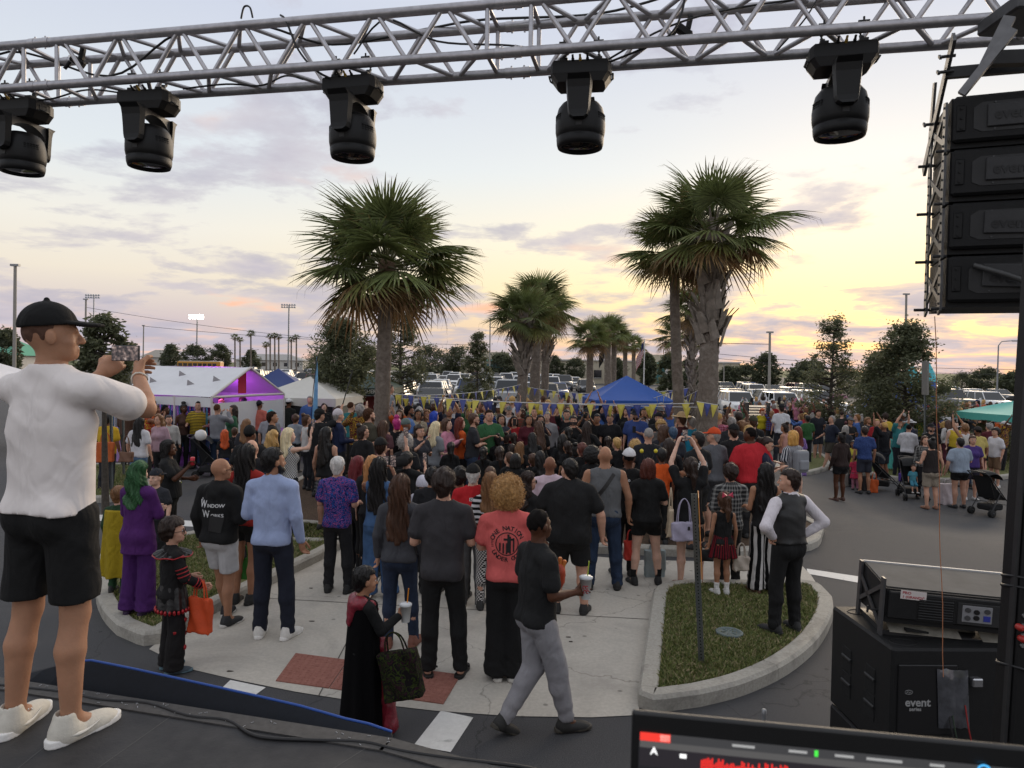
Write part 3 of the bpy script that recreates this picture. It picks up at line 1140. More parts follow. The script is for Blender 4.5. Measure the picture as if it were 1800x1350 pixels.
def person(pos,face=0,ht=1.75,skin='w',fem=0,w=1.0,arms=('down','down'),legs=('stand','stand'),hair='short',hc='br',top='tee',tc='222222',bot='pants',bc='1a1a1a',shoes='1c1c1c',sole=None,hat=None,hatc='111111',lv=2,hs=1.0,yaw=0,nod=0,label='',group=None,tm=None,bm=None,sm=None,face_on=None,glasses=False,beard=None,skirt=None,hem=0,collar=0,seed=0,hands=None,scale_x=1.0,lean=0,socks=None,name='person',extra=None,tl=None):
 """face: degrees the figure is turned from looking away from the camera (+ = to its left)"""
 tot=1.75+.26*(hs-1)
 k=ht/tot
 key=(fem,round(w,2),str(arms),str(legs),hs,yaw,nod,str(hands) if lv<2 else '')
 hrot=Matrix.Rotation(R(yaw),3,'Z')@Matrix.Rotation(R(-nod),3,'X')
 sp=dict(fem=fem,w=w,arms=arms,legs=legs,hs=hs,hrot=hrot,hand='lump' if lv>=2 else 'fine',hem=hem,collar=collar,seed=seed,hands=hands or (('relax',(0.1,1,0)),('relax',(0.1,1,0))))
 root=empty(name,pos,R(face),label,'person',group,k)
 root.scale=(k*scale_x,k,k)
 if lean:
  root.rotation_euler=(R(-lean),0,R(face))
 sk_=SKIN[skin] if isinstance(skin,str) else skin
 if lv>=2:
  j=RNG.uniform(.88,1.12)
  sk_=tuple(c*j for c in sk_)
 body=link('body',body_mesh(sp,lv,key),root,color=sk_,mat=m_skin())
 tkey=(fem,round(w,2),str(arms))
 bkey=(fem,round(w,2),str(legs))
 H=Matrix.Translation((0,-.01,1.50))@(hrot.to_4x4()@Matrix.Scale(hs,4))@Matrix.Translation((0,.01,-1.50))
 def onhead(o):
  o.matrix_local=H
  return o
 if lv>=2 and not lean:
  root.rotation_euler=(R(RNG.uniform(-3,3)),R(RNG.uniform(-2.5,2.5)),R(face))
 parts={}
 C=lambda c:tuple(v*.97+.009 for v in hexc(c)) if isinstance(c,str) else c
 if top:
  parts['top']=link({'tee':'shirt','long':'shirt','tank':'tank_top','hood':'hoodie','loose':'blouse','coat':'jacket','vest':'vest'}[top],top_mesh(sp,lv,top,tkey),root,color=C(tc),mat=tm or m_cloth())
 if tl:
  parts['over']=link('vest',top_mesh(dict(sp,w=sp['w']*1.06,hem=.03),lv,tl[0],(fem,round(w*1.06,2),str(arms))),root,color=C(tl[1]),mat=tl[2] if len(tl)>2 else m_cloth())
 if bot:
  parts['bottom']=link({'shorts':'shorts','short':'shorts'}.get(bot,'trousers'),bottom_mesh(sp,lv,bot,bkey),root,color=C(bc),mat=bm or m_cloth())
 if skirt:
  z0,z1,r0,r1,nf=skirt[:5]
  parts['skirt']=link('skirt',skirt_mesh(lv,z0,z1,r0*w,r1*w,nf,sp),root,color=C(skirt[5]),mat=skirt[6] if len(skirt)>6 else m_cloth())
 if hair and hair!='bald':
  parts['hair']=onhead(link('hair',hair_mesh(hair,lv,fem),root,color=HAIRC[hc] if hc in HAIRC else C(hc),mat=m_curl() if hair in ('curly','afro') else (m_buzz() if hair in ('buzz','crop') else m_hair())))
 if hair and hair not in ('bald','buzz') and lv<3 and hat not in ('hoodup','beanie'):
  hcol_=HAIRC[hc] if hc in HAIRC else C(hc)
  st_=link('hair_locks',strand_mesh(hair,lv),parts['hair'],color=tuple(min(1,c*1.35+.004) for c in hcol_),mat=m_hair())
  st_['kind']='stuff'
 if hat:
  parts['hat']=onhead(link({'cap':'cap','capb':'cap','straw':'straw_hat','beanie':'beanie','hoodup':'hood'}[hat],cap_mesh(hat,lv),root,color=C(hatc),mat=m_cloth()))
 J=joints(sp)
 if shoes:
  sh=shoe_mesh('low' if lv>=2 else 'sneaker',lv)
  so=shoe_mesh('sole',lv) if lv<2 else None
  for s in 'LR':
   a=J['an'+s]
   sg=1 if s=='R' else -1
   o=link('shoe',sh,root,loc=a,rot=(0,0,-sg*R(13)),color=C(shoes),mat=m_shoe())
   if a[2]>.1:
    o.rotation_euler=(R(-28) if a[1]<0 else R(10),0,-sg*R(6))
   if so is not None:
    link('sole',so,o,color=C(sole or shoes),mat=m_shoe())
 if socks:
  b=MESHES.get('sock')
  if b is None:
   q=MB()
   q.lathe([(.046,-.03),(.044,.03),(.047,.10),(.052,.13),(.0,.13)],12)
   b=MESHES['sock']=q.mesh('sock',[])
  for s in 'LR':
   link('sock',b,root,loc=J['an'+s],color=C(socks),mat=m_cloth())
 fo=face_on
 if fo is None:
  a=(face+yaw)%360
  fo=60<a<300
 if fo and lv<3:
  eye_meshes()
  for s in (-1,1):
   e=onhead(link('eye',MESHES['eye'],root))
   e.matrix_local=H@Matrix.Translation((s*.031,.0805,1.637))@Matrix.Scale(1.12,4)
   i=link('iris',MESHES['iris'],e,loc=(0,.0095,0))
   e=link('eyebrow',MESHES['brow'],root,color=(HAIRC.get(hc,(0.02,.015,.01)) if hc not in ('gn','bu','wb') else HAIRC['br']),mat=m_hair())
   e.matrix_local=H@Matrix.Translation((s*.033,.0925,1.654))@Matrix.Diagonal((s,1,1,1))
  e=link('mouth',MESHES['mouth'],root,color=(sk_[0]*.72,sk_[1]*.42,sk_[2]*.42),mat=m_skin())
  e.matrix_local=H@Matrix.Translation((0,.0985,1.570))
 if glasses:
  eye_meshes()
  onhead(link('glasses',MESHES['glasses'],root))
 if beard:
  def bf():
   F=Field((-.12,-.06,1.46),(.12,.14,1.68),{0:.005,1:.0065,2:.012,3:.02}[lv])
   F.cone((-.03,.052,1.558),(.03,.052,1.558),.040,None,.03)
   F.cone((-.062,.02,1.60),(-.03,.06,1.555),.018,.03,.02)
   F.cone((.062,.02,1.60),(.03,.06,1.555),.018,.03,.02)
   F.cone((-.02,.09,1.585),(.02,.09,1.585),.010,None,.01)
   F.cut(lambda x,y,z:z-1.605+.15*np.maximum(0,.06-np.abs(x))+0*y)
   F.ell((0,.105,1.572),(.018,.02,.007),.003,'sub')
   return F.net()
  onhead(link('beard',cached(('beard',lv),bf),root,color=HAIRC[beard],mat=m_hair()))
 bpy.context.view_layer
 Mw=Matrix.LocRotScale(Vector(pos),root.rotation_euler.to_quaternion(),root.scale)
 info=dict(root=root,J=J,M=Mw,k=k,parts=parts,body=body,H=H,sp=sp,label=label,face=face)
 PEOPLE.append(info)
 return info
def hand_at(pi,s,d=.09):
 J=pi['J']
 v=J['wr'+s]-J['el'+s]
 v=v/np.linalg.norm(v)
 return pi['M']@Vector(J['wr'+s]+v*d)
def hand_dir(pi,s):
 J=pi['J']
 v=Vector(J['wr'+s]-J['el'+s])
 return (pi['M'].to_3x3()@v).normalized()
TXT={}
def text_mesh(s,size,extrude=.001,align='LEFT',spacing=1.0):
 key=(s,size,extrude,align)
 if key in TXT:
  return TXT[key]
 cu=bpy.data.curves.new('text','FONT')
 cu.body=s
 cu.size=size
 cu.extrude=extrude
 cu.align_x=align
 cu.space_character=spacing
 cu.resolution_u=3
 cu.offset=size*.022
 ob=bpy.data.objects.new('text',cu)
 COL.objects.link(ob)
 dg=bpy.context.evaluated_depsgraph_get()
 me=bpy.data.meshes.new_from_object(ob.evaluated_get(dg))
 bpy.data.objects.remove(ob)
 TXT[key]=me
 return me
 # set the lettering while the scene is still small
for _a in (('event',.070,.0008,'LEFT'),('event',.066,.0008,'LEFT'),('series',.030,.0008,'LEFT'),('PRO',.026,.0004,'LEFT'),('1 (GRAND)"',.024,.0004,'LEFT'),('A',.0095,.0002,'LEFT'),('ST. LUCIE COUNTY SHERIFF',.19,.002,'CENTER'),('W',.105,0.0,'CENTER'),('INDOW',.050,0.0,'CENTER'),('ORKS',.050,0.0,'CENTER'),('K',.08,0.0,'CENTER'),('N',.026,0.0,'CENTER')):
 text_mesh(*_a)
for _c in 'ONEATIUDRG':
 text_mesh(_c,.052,0.0,'CENTER')
for _c in 'ESTD':
 text_mesh(_c,.022,0.0,'CENTER')
 # ================================================================== THE SETTING
def noise_mix_mat(name,c1,c2,scale,lo=.4,hi=.6,rough=.9,bump=.004,bscale=150,c3=None,s3=1.2,f3=(.55,.7),detail=5,spots=False):
 """two-tone mottled ground with large stains"""
 if name in MATS:
  return MATS[name]
 m=bpy.data.materials.new(name)
 m.use_nodes=True
 t=m.node_tree
 p=t.nodes['Principled BSDF']
 p.inputs['Roughness'].default_value=rough
 p.inputs['Specular IOR Level'].default_value=.3
 tcn=N(t,'ShaderNodeTexCoord')
 a=N(t,'ShaderNodeTexNoise',inp={'Scale':scale,'Detail':detail,'Roughness':.65})
 t.links.new(tcn.outputs['Object'],a.inputs['Vector'])
 r=ramp(t,[(lo,c1),(hi,c2)])
 t.links.new(a.outputs['Fac'],r.inputs[0])
 out=r.outputs[0]
 if c3 is not None:
  b=N(t,'ShaderNodeTexNoise',inp={'Scale':s3,'Detail':6.0,'Roughness':.6,'Distortion':.6})
  t.links.new(tcn.outputs['Object'],b.inputs['Vector'])
  rr=ramp(t,[(f3[0],0.0),(f3[1],0.8)])
  t.links.new(b.outputs['Fac'],rr.inputs[0])
  mx=N(t,'ShaderNodeMix',data_type='RGBA')
  t.links.new(rr.outputs[0],mx.inputs['Factor'])
  t.links.new(out,mx.inputs['A'])
  mx.inputs['B'].default_value=tuple(c3)+(1,)
  out=mx.outputs['Result']
 if spots:
  vo=N(t,'ShaderNodeTexVoronoi',inp={'Scale':2.6,'Randomness':1.0})
  t.links.new(tcn.outputs['Object'],vo.inputs['Vector'])
  r1_=ramp(t,[(.045,.55),(.075,1.0)])
  t.links.new(vo.outputs['Distance'],r1_.inputs[0])
  ve=N(t,'ShaderNodeTexVoronoi',feature='DISTANCE_TO_EDGE',inp={'Scale':.42})
  nd=N(t,'ShaderNodeTexNoise',inp={'Scale':3.0,'Detail':5.0})
  t.links.new(tcn.outputs['Object'],nd.inputs['Vector'])
  va=N(t,'ShaderNodeMix',data_type='RGBA',blend_type='ADD',inp={'Factor':.35})
  t.links.new(tcn.outputs['Object'],va.inputs['A'])
  t.links.new(nd.outputs['Color'],va.inputs['B'])
  t.links.new(va.outputs['Result'],ve.inputs['Vector'])
  r2_=ramp(t,[(.0015,.6),(.004,1.0)])
  t.links.new(ve.outputs['Distance'],r2_.inputs[0])
  m1_=N(t,'ShaderNodeMath',operation='MULTIPLY')
  t.links.new(r1_.outputs[0],m1_.inputs[0])
  t.links.new(r2_.outputs[0],m1_.inputs[1])
  sc_=N(t,'ShaderNodeVectorMath',operation='SCALE')
  t.links.new(out,sc_.inputs[0])
  t.links.new(m1_.outputs[0],sc_.inputs['Scale'])
  out=sc_.outputs[0]
 t.links.new(out,p.inputs['Base Color'])
 c=N(t,'ShaderNodeTexNoise',inp={'Scale':bscale,'Detail':4.0,'Roughness':.7})
 t.links.new(tcn.outputs['Object'],c.inputs['Vector'])
 bp=N(t,'ShaderNodeBump',inp={'Strength':1.0,'Distance':bump})
 t.links.new(c.outputs['Fac'],bp.inputs['Height'])
 t.links.new(bp.outputs[0],p.inputs['Normal'])
 MATS[name]=m
 return m
M_ASPH=noise_mix_mat('asphalt',(.042,.042,.045),(.088,.087,.089),90,.3,.7,.85,.006,140,(.088,.086,.085),.35,(.5,.75),spots=True)
M_CONC=noise_mix_mat('concrete',(.42,.39,.34),(.52,.485,.425),30,.3,.7,.85,.003,90,(.30,.275,.245),.9,(.5,.72),spots=True)
M_KERB=noise_mix_mat('kerb_concrete',(.30,.285,.25),(.43,.405,.355),40,.3,.7,.85,.006,70,(.14,.13,.115),2.2,(.52,.75))
M_GRND=noise_mix_mat('soil',(.085,.10,.032),(.15,.15,.06),14,.35,.65,.95,.02,40,(.16,.13,.09),.8,(.58,.72))
M_FIELD=noise_mix_mat('far_grass',(.06,.08,.025),(.11,.12,.045),1.2,.35,.65,.95,.02,30)
M_MULCH=noise_mix_mat('mulch',(.05,.032,.02),(.11,.07,.045),40,.35,.65,.95,.02,60)
M_WHITE=noise_mix_mat('road_paint',(.62,.61,.58),(.72,.71,.68),18,.3,.7,.7,.003,120,(.20,.195,.19),3.2,(.60,.70))
M_PAD=noise_mix_mat('warning_pad',(.22,.085,.064),(.30,.13,.10),22,.3,.7,.8,.002,90)
def sheet(name,pts,z,m,kind='structure',sub=0):
 b=MB()
 n=len(pts)
 b.add([(p[0],p[1],z) for p in pts],[tuple(range(n))])
 o=b.build(name,m)
 if kind:
  o['kind']=kind
 return o
def gp(*px):
 return [G(x,y)[:2] for x,y in px]
def ccw(P):
 a=sum(P[i][0]*P[(i+1)%len(P)][1]-P[(i+1)%len(P)][0]*P[i][1] for i in range(len(P)))
 return P if a>0 else P[::-1]
def smooth_poly(P,n=4,closed=True):
 """Catmull-Rom through the points"""
 out=[]
 k=len(P)
 rng=range(k) if closed else range(k-1)
 for i in rng:
  p0,p1,p2,p3=[Vector(P[(i+d)%k]) if closed else Vector(P[min(max(i+d,0),k-1)]) for d in (-1,0,1,2)]
  for j in range(n):
   t=j/n
   out.append(tuple(.5*((2*p1)+(p2-p0)*t+(2*p0-5*p1+4*p2-p3)*t*t+(3*p1-p0-3*p2+p3)*t**3)))
 if not closed:
  out.append(tuple(P[-1]))
 return out
def inset(P,d):
 """inset a ccw polygon by d"""
 n=len(P)
 out=[]
 for i in range(n):
  a,b,c=Vector(P[i-1][:2]),Vector(P[i][:2]),Vector(P[(i+1)%n][:2])
  e1,e2=(b-a).normalized(),(c-b).normalized()
  n1,n2=Vector((-e1.y,e1.x)),Vector((-e2.y,e2.x))
  m=(n1+n2)
  m=m.normalized()/max(.45,math.sqrt(max(0.05,(1+n1.dot(n2))/2)))
  out.append(tuple(b+m*d))
 return out
def round_corners(P,r=.22):
 P=ccw([(p[0],p[1]) for p in P])
 out=[]
 n=len(P)
 for i in range(n):
  a,b,c=Vector(P[i-1]),Vector(P[i]),Vector(P[(i+1)%n])
  u,v=(a-b),(c-b)
  if u.normalized().dot(v.normalized())>-.86:
   k=min(r,u.length*.45,v.length*.45)
   p0,p1=b+u.normalized()*k,b+v.normalized()*k
   for t in (0,.25,.5,.75,1):
    out.append(tuple(p0.lerp(b,t).lerp(b.lerp(p1,t),t)))
  else :
   out.append(tuple(b))
 return out
def kerb_ring(name,P,w=.17,h=.14,pieces=True,m=None,gap=2.4):
 """raised kerb following a closed ccw outline, cast in lengths with joints; returns the inner outline"""
 P=ccw(P)
 Q0=[P[0]]
 for p in P[1:]:
  if math.hypot(p[0]-Q0[-1][0],p[1]-Q0[-1][1])>.09:
   Q0.append(p)
 P=Q0
 I=inset(P,w)
 O2=inset(P,.028)
 I2=inset(P,w-.015)
 n=len(P)
 root=empty(name,(0,0,0))
 root['kind']='structure'
 acc,seg,segs=0.0,[0],[]
 for i in range(n):
  acc+=(Vector(P[(i+1)%n][:2])-Vector(P[i][:2])).length
  seg.append(i+1)
  if acc>gap or i==n-1:
   segs.append(seg)
   seg,acc=[i+1],0.0
 for sg in segs:
  b=MB()
  V=[]
  for idx in sg:
   k=idx%n
   V+=[(P[k][0],P[k][1],0.001),(P[k][0],P[k][1],h-.03),(O2[k][0],O2[k][1],h),(I2[k][0],I2[k][1],h),(I[k][0],I[k][1],h-.012),(I[k][0],I[k][1],0.001)]
   # joint gap: pull the ends together a little
  c0=Vector(V[0])-Vector(V[6])
  if c0.length>.02:
   c0=c0.normalized()*.004
   V[0:6]=[tuple(Vector(v)-c0) for v in V[0:6]]
  Q=[]
  for a in range(len(sg)-1):
   for j in range(5):
    Q.append((a*6+j,(a+1)*6+j,(a+1)*6+j+1,a*6+j+1))
  b.add(V,[q for q in Q],0,False)
  b.add(V[:6],[(0,1,2,3,4,5)])
  b.add(V[-6:],[(5,4,3,2,1,0)])
  b.build('kerb_stone',m or M_KERB,root)
 return I
 # ---- ground, asphalt (falling away gently to the right), far field
LOW=-.42
def sstep(a,b,v):
 t=min(1,max(0,(v-a)/(b-a)))
 return t*t*(3-2*t)
def slope(x,y):
 return LOW*sstep(5.7,9.5,x)*sstep(10.6,16.0,y)
o=sheet('ground',[(-900,-40),(900,-40),(900,1800),(-900,1800)],-.6,M_FIELD)
b=MB()
gx_=[-400,-95,-40,-20,-10,-5,0,3,5]+[5.5+.35*i for i in range(14)]+[12,16,24,40,95,400]
gy_=[-8,0,4,8,10,10.5]+[10.8+.4*i for i in range(15)]+[20,30,50,80,120,175,300]
b.add([(x,y,slope(x,y)) for y in gy_ for x in gx_],[(j_*len(gx_)+i_,j_*len(gx_)+i_+1,(j_+1)*len(gx_)+i_+1,(j_+1)*len(gx_)+i_) for j_ in range(len(gy_)-1) for i_ in range(len(gx_)-1)],0,True)
o=b.build('asphalt',M_ASPH)
o['kind']='structure'
# ---- concrete walk with its ramp to the road
walk=gp((262,1142),(330,1176),(420,1197),(520,1217),(640,1236),(760,1250),(900,1260),(1040,1262),(1122,1258),(1150,1036),(1440,1034),(1426,1012),(1405,990),(1120,985),(880,965),(700,958),(560,962),(420,1045),(300,1110))
o=sheet('walkway',walk,.006,M_CONC)
# scored joints of the walk
b=MB()
for a_,b_ in (((420,1050),(1143,1090)),((700,958),(560,1225)),((905,965),(900,1259)),((1148,1040),(1440,1037))):
 A,B=G(*a_),G(*b_)
 d=(B-A).normalized()*1
 nn=Vector((-d.y,d.x,0))*.006
 b.add([A+nn,A-nn,B-nn,B+nn],[(0,1,2,3)])
for v in range(len(b.v)):
 b.v[v]=(b.v[v][0],b.v[v][1],.0102)
o=b.build('walkway_joint',mat('joint_dirt',(.10,.09,.08),.95))
o['kind']='structure'
# ---- right island: kerb + lawn
arc_=smooth_poly([Vector((p[0],p[1],0)) for p in gp((1232,1243),(1310,1222),(1385,1186),(1438,1140),(1463,1092),(1462,1064))],4,False)
isl=[G(1117,1259)[:2]]+[(p[0],p[1]) for p in arc_]+gp((1436,1036),(1300,1036),(1150,1036))
isl=round_corners([tuple(p) for p in isl],.75)
isl=isl[12:]+isl[:12]
ISL_R=kerb_ring('right_island_kerb',isl,w=.17,h=.14)
lawn_r=inset(isl,.165)
sheet('lawn_soil',lawn_r,.118,M_GRND)
# ---- left island
arc_=smooth_poly([Vector((p[0],p[1],0)) for p in gp((205,985),(178,1012),(168,1050),(180,1088),(205,1117))],4,False)
isl2=round_corners([(p[0],p[1]) for p in arc_]+[tuple(p) for p in gp((266,1144),(330,1104),(420,1058),(560,988),(628,950),(560,925),(420,930),(300,955))],.5)
kerb_ring('left_island_kerb',isl2,w=.17,h=.14)
lawn_l=inset(isl2,.165)
sheet('lawn_soil',lawn_l,.118,M_GRND)
# ---- middle island with the palms (mostly under the crowd)
mid=ccw([(-5.2,11.6),(-4.6,11.0),(-3.0,10.9),(0,11.0),(3.4,10.7),(4.9,11.2),(5.6,12.6),(5.6,44),(4.5,46),(-3.2,46),(-4.4,44)])
mid=round_corners(mid,.6)
kerb_ring('middle_island_kerb',mid,w=.17,h=.14,gap=6)
sheet('mulch_bed',inset(mid,.165),.118,M_MULCH)
# ---- grass strip on the left and its kerb, grass islands on the right
def gpl(*px):
 return [G(x,y,LOW)[:2] for x,y in px]
for nm,P,dz in (('left_strip',ccw(gp((175,884),(258,872),(270,838),(240,822),(60,830),(40,880))),0),('right_strip',ccw(gpl((1362,826),(1404,838),(1462,822),(1440,800),(1385,806))),LOW),('tree_island',ccw(gpl((1500,826),(1600,848),(1800,838),(1800,800),(1600,790),(1510,802))),LOW)):
 P=smooth_poly([(p[0],p[1],0) for p in P],3)
 P=ccw([(p[0],p[1]) for p in P])
 n0_=set(bpy.data.objects)
 kerb_ring(nm+'_kerb',P,w=.16,h=.13,gap=3)
 for o in set(bpy.data.objects)-n0_:
  if o.parent is None:
   o.location.z=dz
 sheet('lawn_soil',inset(P,.155),.112+dz,M_GRND)
def in_poly(x,y,P):
 c=False
 for i in range(len(P)):
  a,b=P[i],P[i-1]
  if (a[1]>y)!=(b[1]>y) and x<(b[0]-a[0])*(y-a[1])/(b[1]-a[1])+a[0]:
   c= not c
 return c
def ground_z(x,y):
 for P in (isl,isl2,mid):
  if in_poly(x,y,P):
   return .125
 return .008+slope(x,y)
def grass(name,P,z,n,hmin,hmax,label,seed,avoid=()):
 rg=random.Random(seed)
 xs=[p[0] for p in P]
 ys=[p[1] for p in P]
 V,Fq,mi=[],[],[]
 cnt=0
 while cnt<n:
  x,y=rg.uniform(min(xs),max(xs)),rg.uniform(min(ys),max(ys))
  if not in_poly(x,y,P):
   continue
  bare=math.sin(x*3.1+1.7*math.sin(y*2.3))*math.sin(y*2.7+1.1*math.sin(x*1.9))
  if bare>.55 and rg.random()<.75:
   cnt+=1
   continue
  cnt+=1
  hh=rg.uniform(hmin,hmax)
  a=rg.uniform(0,6.28)
  wd=rg.uniform(.004,.008)
  lx,ly=rg.gauss(0,.5)*hh,rg.gauss(0,.5)*hh
  ca,sa=math.cos(a)*wd,math.sin(a)*wd
  b0=len(V)
  V+=[(x-ca,y-sa,z),(x+ca,y+sa,z),(x+lx*.5+ca*.6,y+ly*.5+sa*.6,z+hh*.65),(x+lx,y+ly,z+hh*.95)]
  Fq+=[(b0,b0+1,b0+2),(b0,b0+2,b0+3)]
  k=rg.choices((0,1,2),(4,4.5,2.4))[0]
  mi+=[k,k]
 me=bpy.data.meshes.new(name)
 me.from_pydata(V,[],Fq)
 for m in (mat('grass_dark',(.085,.115,.026),.7),mat('grass_light',(.18,.20,.055),.7),mat('grass_dry',(.33,.27,.15),.8)):
  me.materials.append(m)
 me.polygons.foreach_set('material_index',mi)
 me.update()
 o=link(name,me)
 tag(o,label,'grass',None,'stuff')
 return o
grass('lawn_grass',inset(isl,.17),.118,40000,.018,.05,'short green lawn inside the curved kerb of the right island',3)
grass('lawn_grass',inset(isl2,.17),.118,18000,.02,.055,'short green lawn behind the kerb of the left island',4)
grass('lawn_grass',ccw(gp((180,882),(250,870),(262,840),(240,826),(70,834),(60,876))),.112,8000,.03,.08,'grass strip beside the sign post on the far left',5)
grass('lawn_grass',ccw(gpl((1510,824),(1600,844),(1790,834),(1790,804),(1600,794),(1515,806))),.112+LOW,9000,.04,.1,'grass under the leafy tree on the right island',6)
# ---- painted markings
def mark(px,z=.0045,name='road_marking'):
 o=sheet(name,ccw(gp(*px)),z,M_WHITE)
 return o
mark(((775,1250),(832,1262),(792,1323),(727,1311)))
mark(((405,1196),(467,1209),(440,1229),(386,1214)))
mark(((1418,1000),(1538,1018),(1800,1052),(1800,1070),(1538,1030),(1420,1009)))
mark(((100,900),(352,917),(600,922),(600,931),(352,927),(100,911)))
mark(((1462,1077),(1500,1083),(1500,1090),(1464,1086)))
mark(((120,972),(186,974),(186,986),(120,984)))
mark(((344,817),(374,808),(378,814),(348,823)))
# ---- red warning pads with their domes
A,B,C_,D_=[G(*p,.008) for p in ((519,1149),(811,1187),(780,1238),(484,1197))]
pr=empty('warning_pad',(0,0,0))
tag(pr,'brick red dimpled warning pad let into the concrete ramp','warning pad')
NP=3
for i in range(NP):
 u0,u1=i/NP+.003,(i+1)/NP-.003
 b=MB()
 q=[A.lerp(B,u0),A.lerp(B,u1),D_.lerp(C_,u1),D_.lerp(C_,u0)]
 b.prism(ccw([(v.x,v.y) for v in q]),.004,.016)
 pl=b.build('panel',M_PAD,pr)
 b=MB()
 for r_ in range(12):
  for c_ in range(10):
   u,v=(c_+.5)/10,(r_+.5)/12
   p=q[0].lerp(q[1],u).lerp(q[3].lerp(q[2],u),v)
   b.lathe([(.0125,.0155),(.010,.0195),(.004,.0215)],6,c=(p.x,p.y,0))
 dm=b.build('dome',M_PAD,pl)
 dm['kind']='stuff'
 # ---- utility cover in the lawn
p=G(1282,1114,.13)
b=MB()
b.lathe([(.135,0),(.14,.02),(.132,.026),(.10,.026),(.098,.022),(.02,.022)],28)
for k in range(6):
 b.box((.06*math.cos(k*1.05),.06*math.sin(k*1.05),.024),(.05,.012,.006),(0,0,k*1.05))
o=b.build('utility_cover',mat('cover_plastic',(.10,.13,.13),.7,noise=.2),loc=p)
tag(o,'round grey green utility cover set in the right lawn','cover')
# short stub post by the laptop
p=G(1342,1290)
b=MB()
b.tube((0,0,0),(0,0,.16),.016,n=10).lathe([(.02,.16),(.02,.19),(.012,.2)],10)
o=b.build('stub_post',mat('galv',(.36,.37,.38),.45,.7,noise=.15,nscale=30),loc=p)
tag(o,'short grey metal stub post on the asphalt by the curved kerb','post')
# small litter and drain spots on the concrete
for i,(x,y) in enumerate(((548,1092),(547,1034),(404,1180),(1003,1128),(1000,1120))):
 p=G(x,y,.0075)
 b=MB()
 rg=random.Random(i)
 b.prism([(.03*math.cos(a*1.05)*rg.uniform(.6,1.2),.014*math.sin(a*1.05)*rg.uniform(.7,1.2)) for a in range(6)],0,.004)
 tag(b.build('leaf_litter',mat('dead_leaf',(.03,.022,.016),.9),loc=p),'small dark dead leaf lying on the concrete walk','leaf','dead leaves on the walk')
 # ================================================================== street sign seen edge on
M_GALV=MATS['galv']
M_STEEL=mat('perforated_steel',(.17,.185,.18),.5,.6,noise=.2,nscale=40)
def sign_post(base,top,label,plate=None,holes=True):
 d=Vector(top)-Vector(base)
 Ln=d.length
 r=empty('sign_post',base,0,label,'sign post')
 zax=d.normalized()
 xax=(Vector((1,0,0))-zax*zax.x).normalized()
 r.rotation_euler=Matrix((xax,zax.cross(xax),zax)).transposed().to_euler()
 b=MB()
 # U channel
 b.box((0,.008,Ln/2),(.05,.004,Ln))
 b.box((-.025,-.006,Ln/2),(.004,.03,Ln)).box((.025,-.006,Ln/2),(.004,.03,Ln))
 b.build('post',M_STEEL,r)
 if holes:
  hb=MB()
  k=0
  while k*.032+.05<Ln:
   hb.tube((0,.0035,.05+k*.032),(0,.0055,.05+k*.032),.0065,n=8)
   hb.tube((0,.0105,.05+k*.032),(0,.0125,.05+k*.032),.0065,n=8)
   k+=1
  h=hb.build('bolt_hole',mat('hole_black',(.004,.004,.004),.9),r)
  h['kind']='stuff'
 return r,Ln
b0=G(1233,1166,.118)
t0=AT(1220,868,b0.y-.0)
sp_,Ln=sign_post(b0,t0,'leaning perforated steel sign post standing in the right lawn')
sp_.rotation_euler.rotate_axis('Z',R(-14))
b=MB()
b.bbox((.038,.012,Ln-.38),(.006,.36,.75),.002)
b.build('sign_plate',mat('sign_yellow',(.55,.27,.05),.5,noise=.12),sp_)
for k in range(5):
 b=MB()
 b.box((.0425,.012,Ln-.10-k*.15),(.003,.30,.05),(R(35),0,0))
 b.build('sign_stripe',mat('sign_red',(.35,.03,.02),.5),sp_)
b0=G(197,873,.1)
t0=AT(195,640,b0.y)
sp2,Ln=sign_post(b0,t0,'grey steel sign post beside the grass strip behind the purple suit',holes=False)
b=MB()
b.bbox((.12,-.02,Ln-.25),(.62,.004,.62),.002)
b.build('sign_plate',mat('sign_back',(.20,.195,.18),.5,.3,noise=.12),sp2)
b0=G(164+54,836,.1)
sp2b,Ln=sign_post(b0,AT(217,735,b0.y),'second thinner grey post just right of the first on the left strip',holes=False)
b0=G(1625,832,.1+LOW)
t0=AT(1626,634,b0.y)
sp3,Ln=sign_post(b0,t0,'tall grey sign post in front of the leafy tree on the right',holes=False)
b=MB()
b.bbox((0,-.02,Ln-.55),(.06,.30,1.05),.002)
b.build('sign_plate',MATS['sign_back'],sp3)
# ================================================================== STAGE
ST_Z=1.29
M_DECK=noise_mix_mat('stage_deck',(.020,.020,.022),(.038,.037,.038),9,.3,.7,.62,.0015,60,(.06,.057,.055),1.3,(.56,.78))
E0,E1,E2=G(-60,1183,ST_Z),G(690,1300,ST_Z),G(880,1352,ST_Z)
E3=G(1120,1420,ST_Z)
deck=MB()
dp=ccw([(E0.x,E0.y),(E1.x,E1.y),(E2.x,E2.y),(E3.x,E3.y),(1.6,.3),(1.6,-1.5),(-4,-1.5),(-4,E0.y+.15)])
deck.prism(dp,ST_Z-.16,ST_Z)
o=deck.build('stage_deck',M_DECK)
o['kind']='structure'
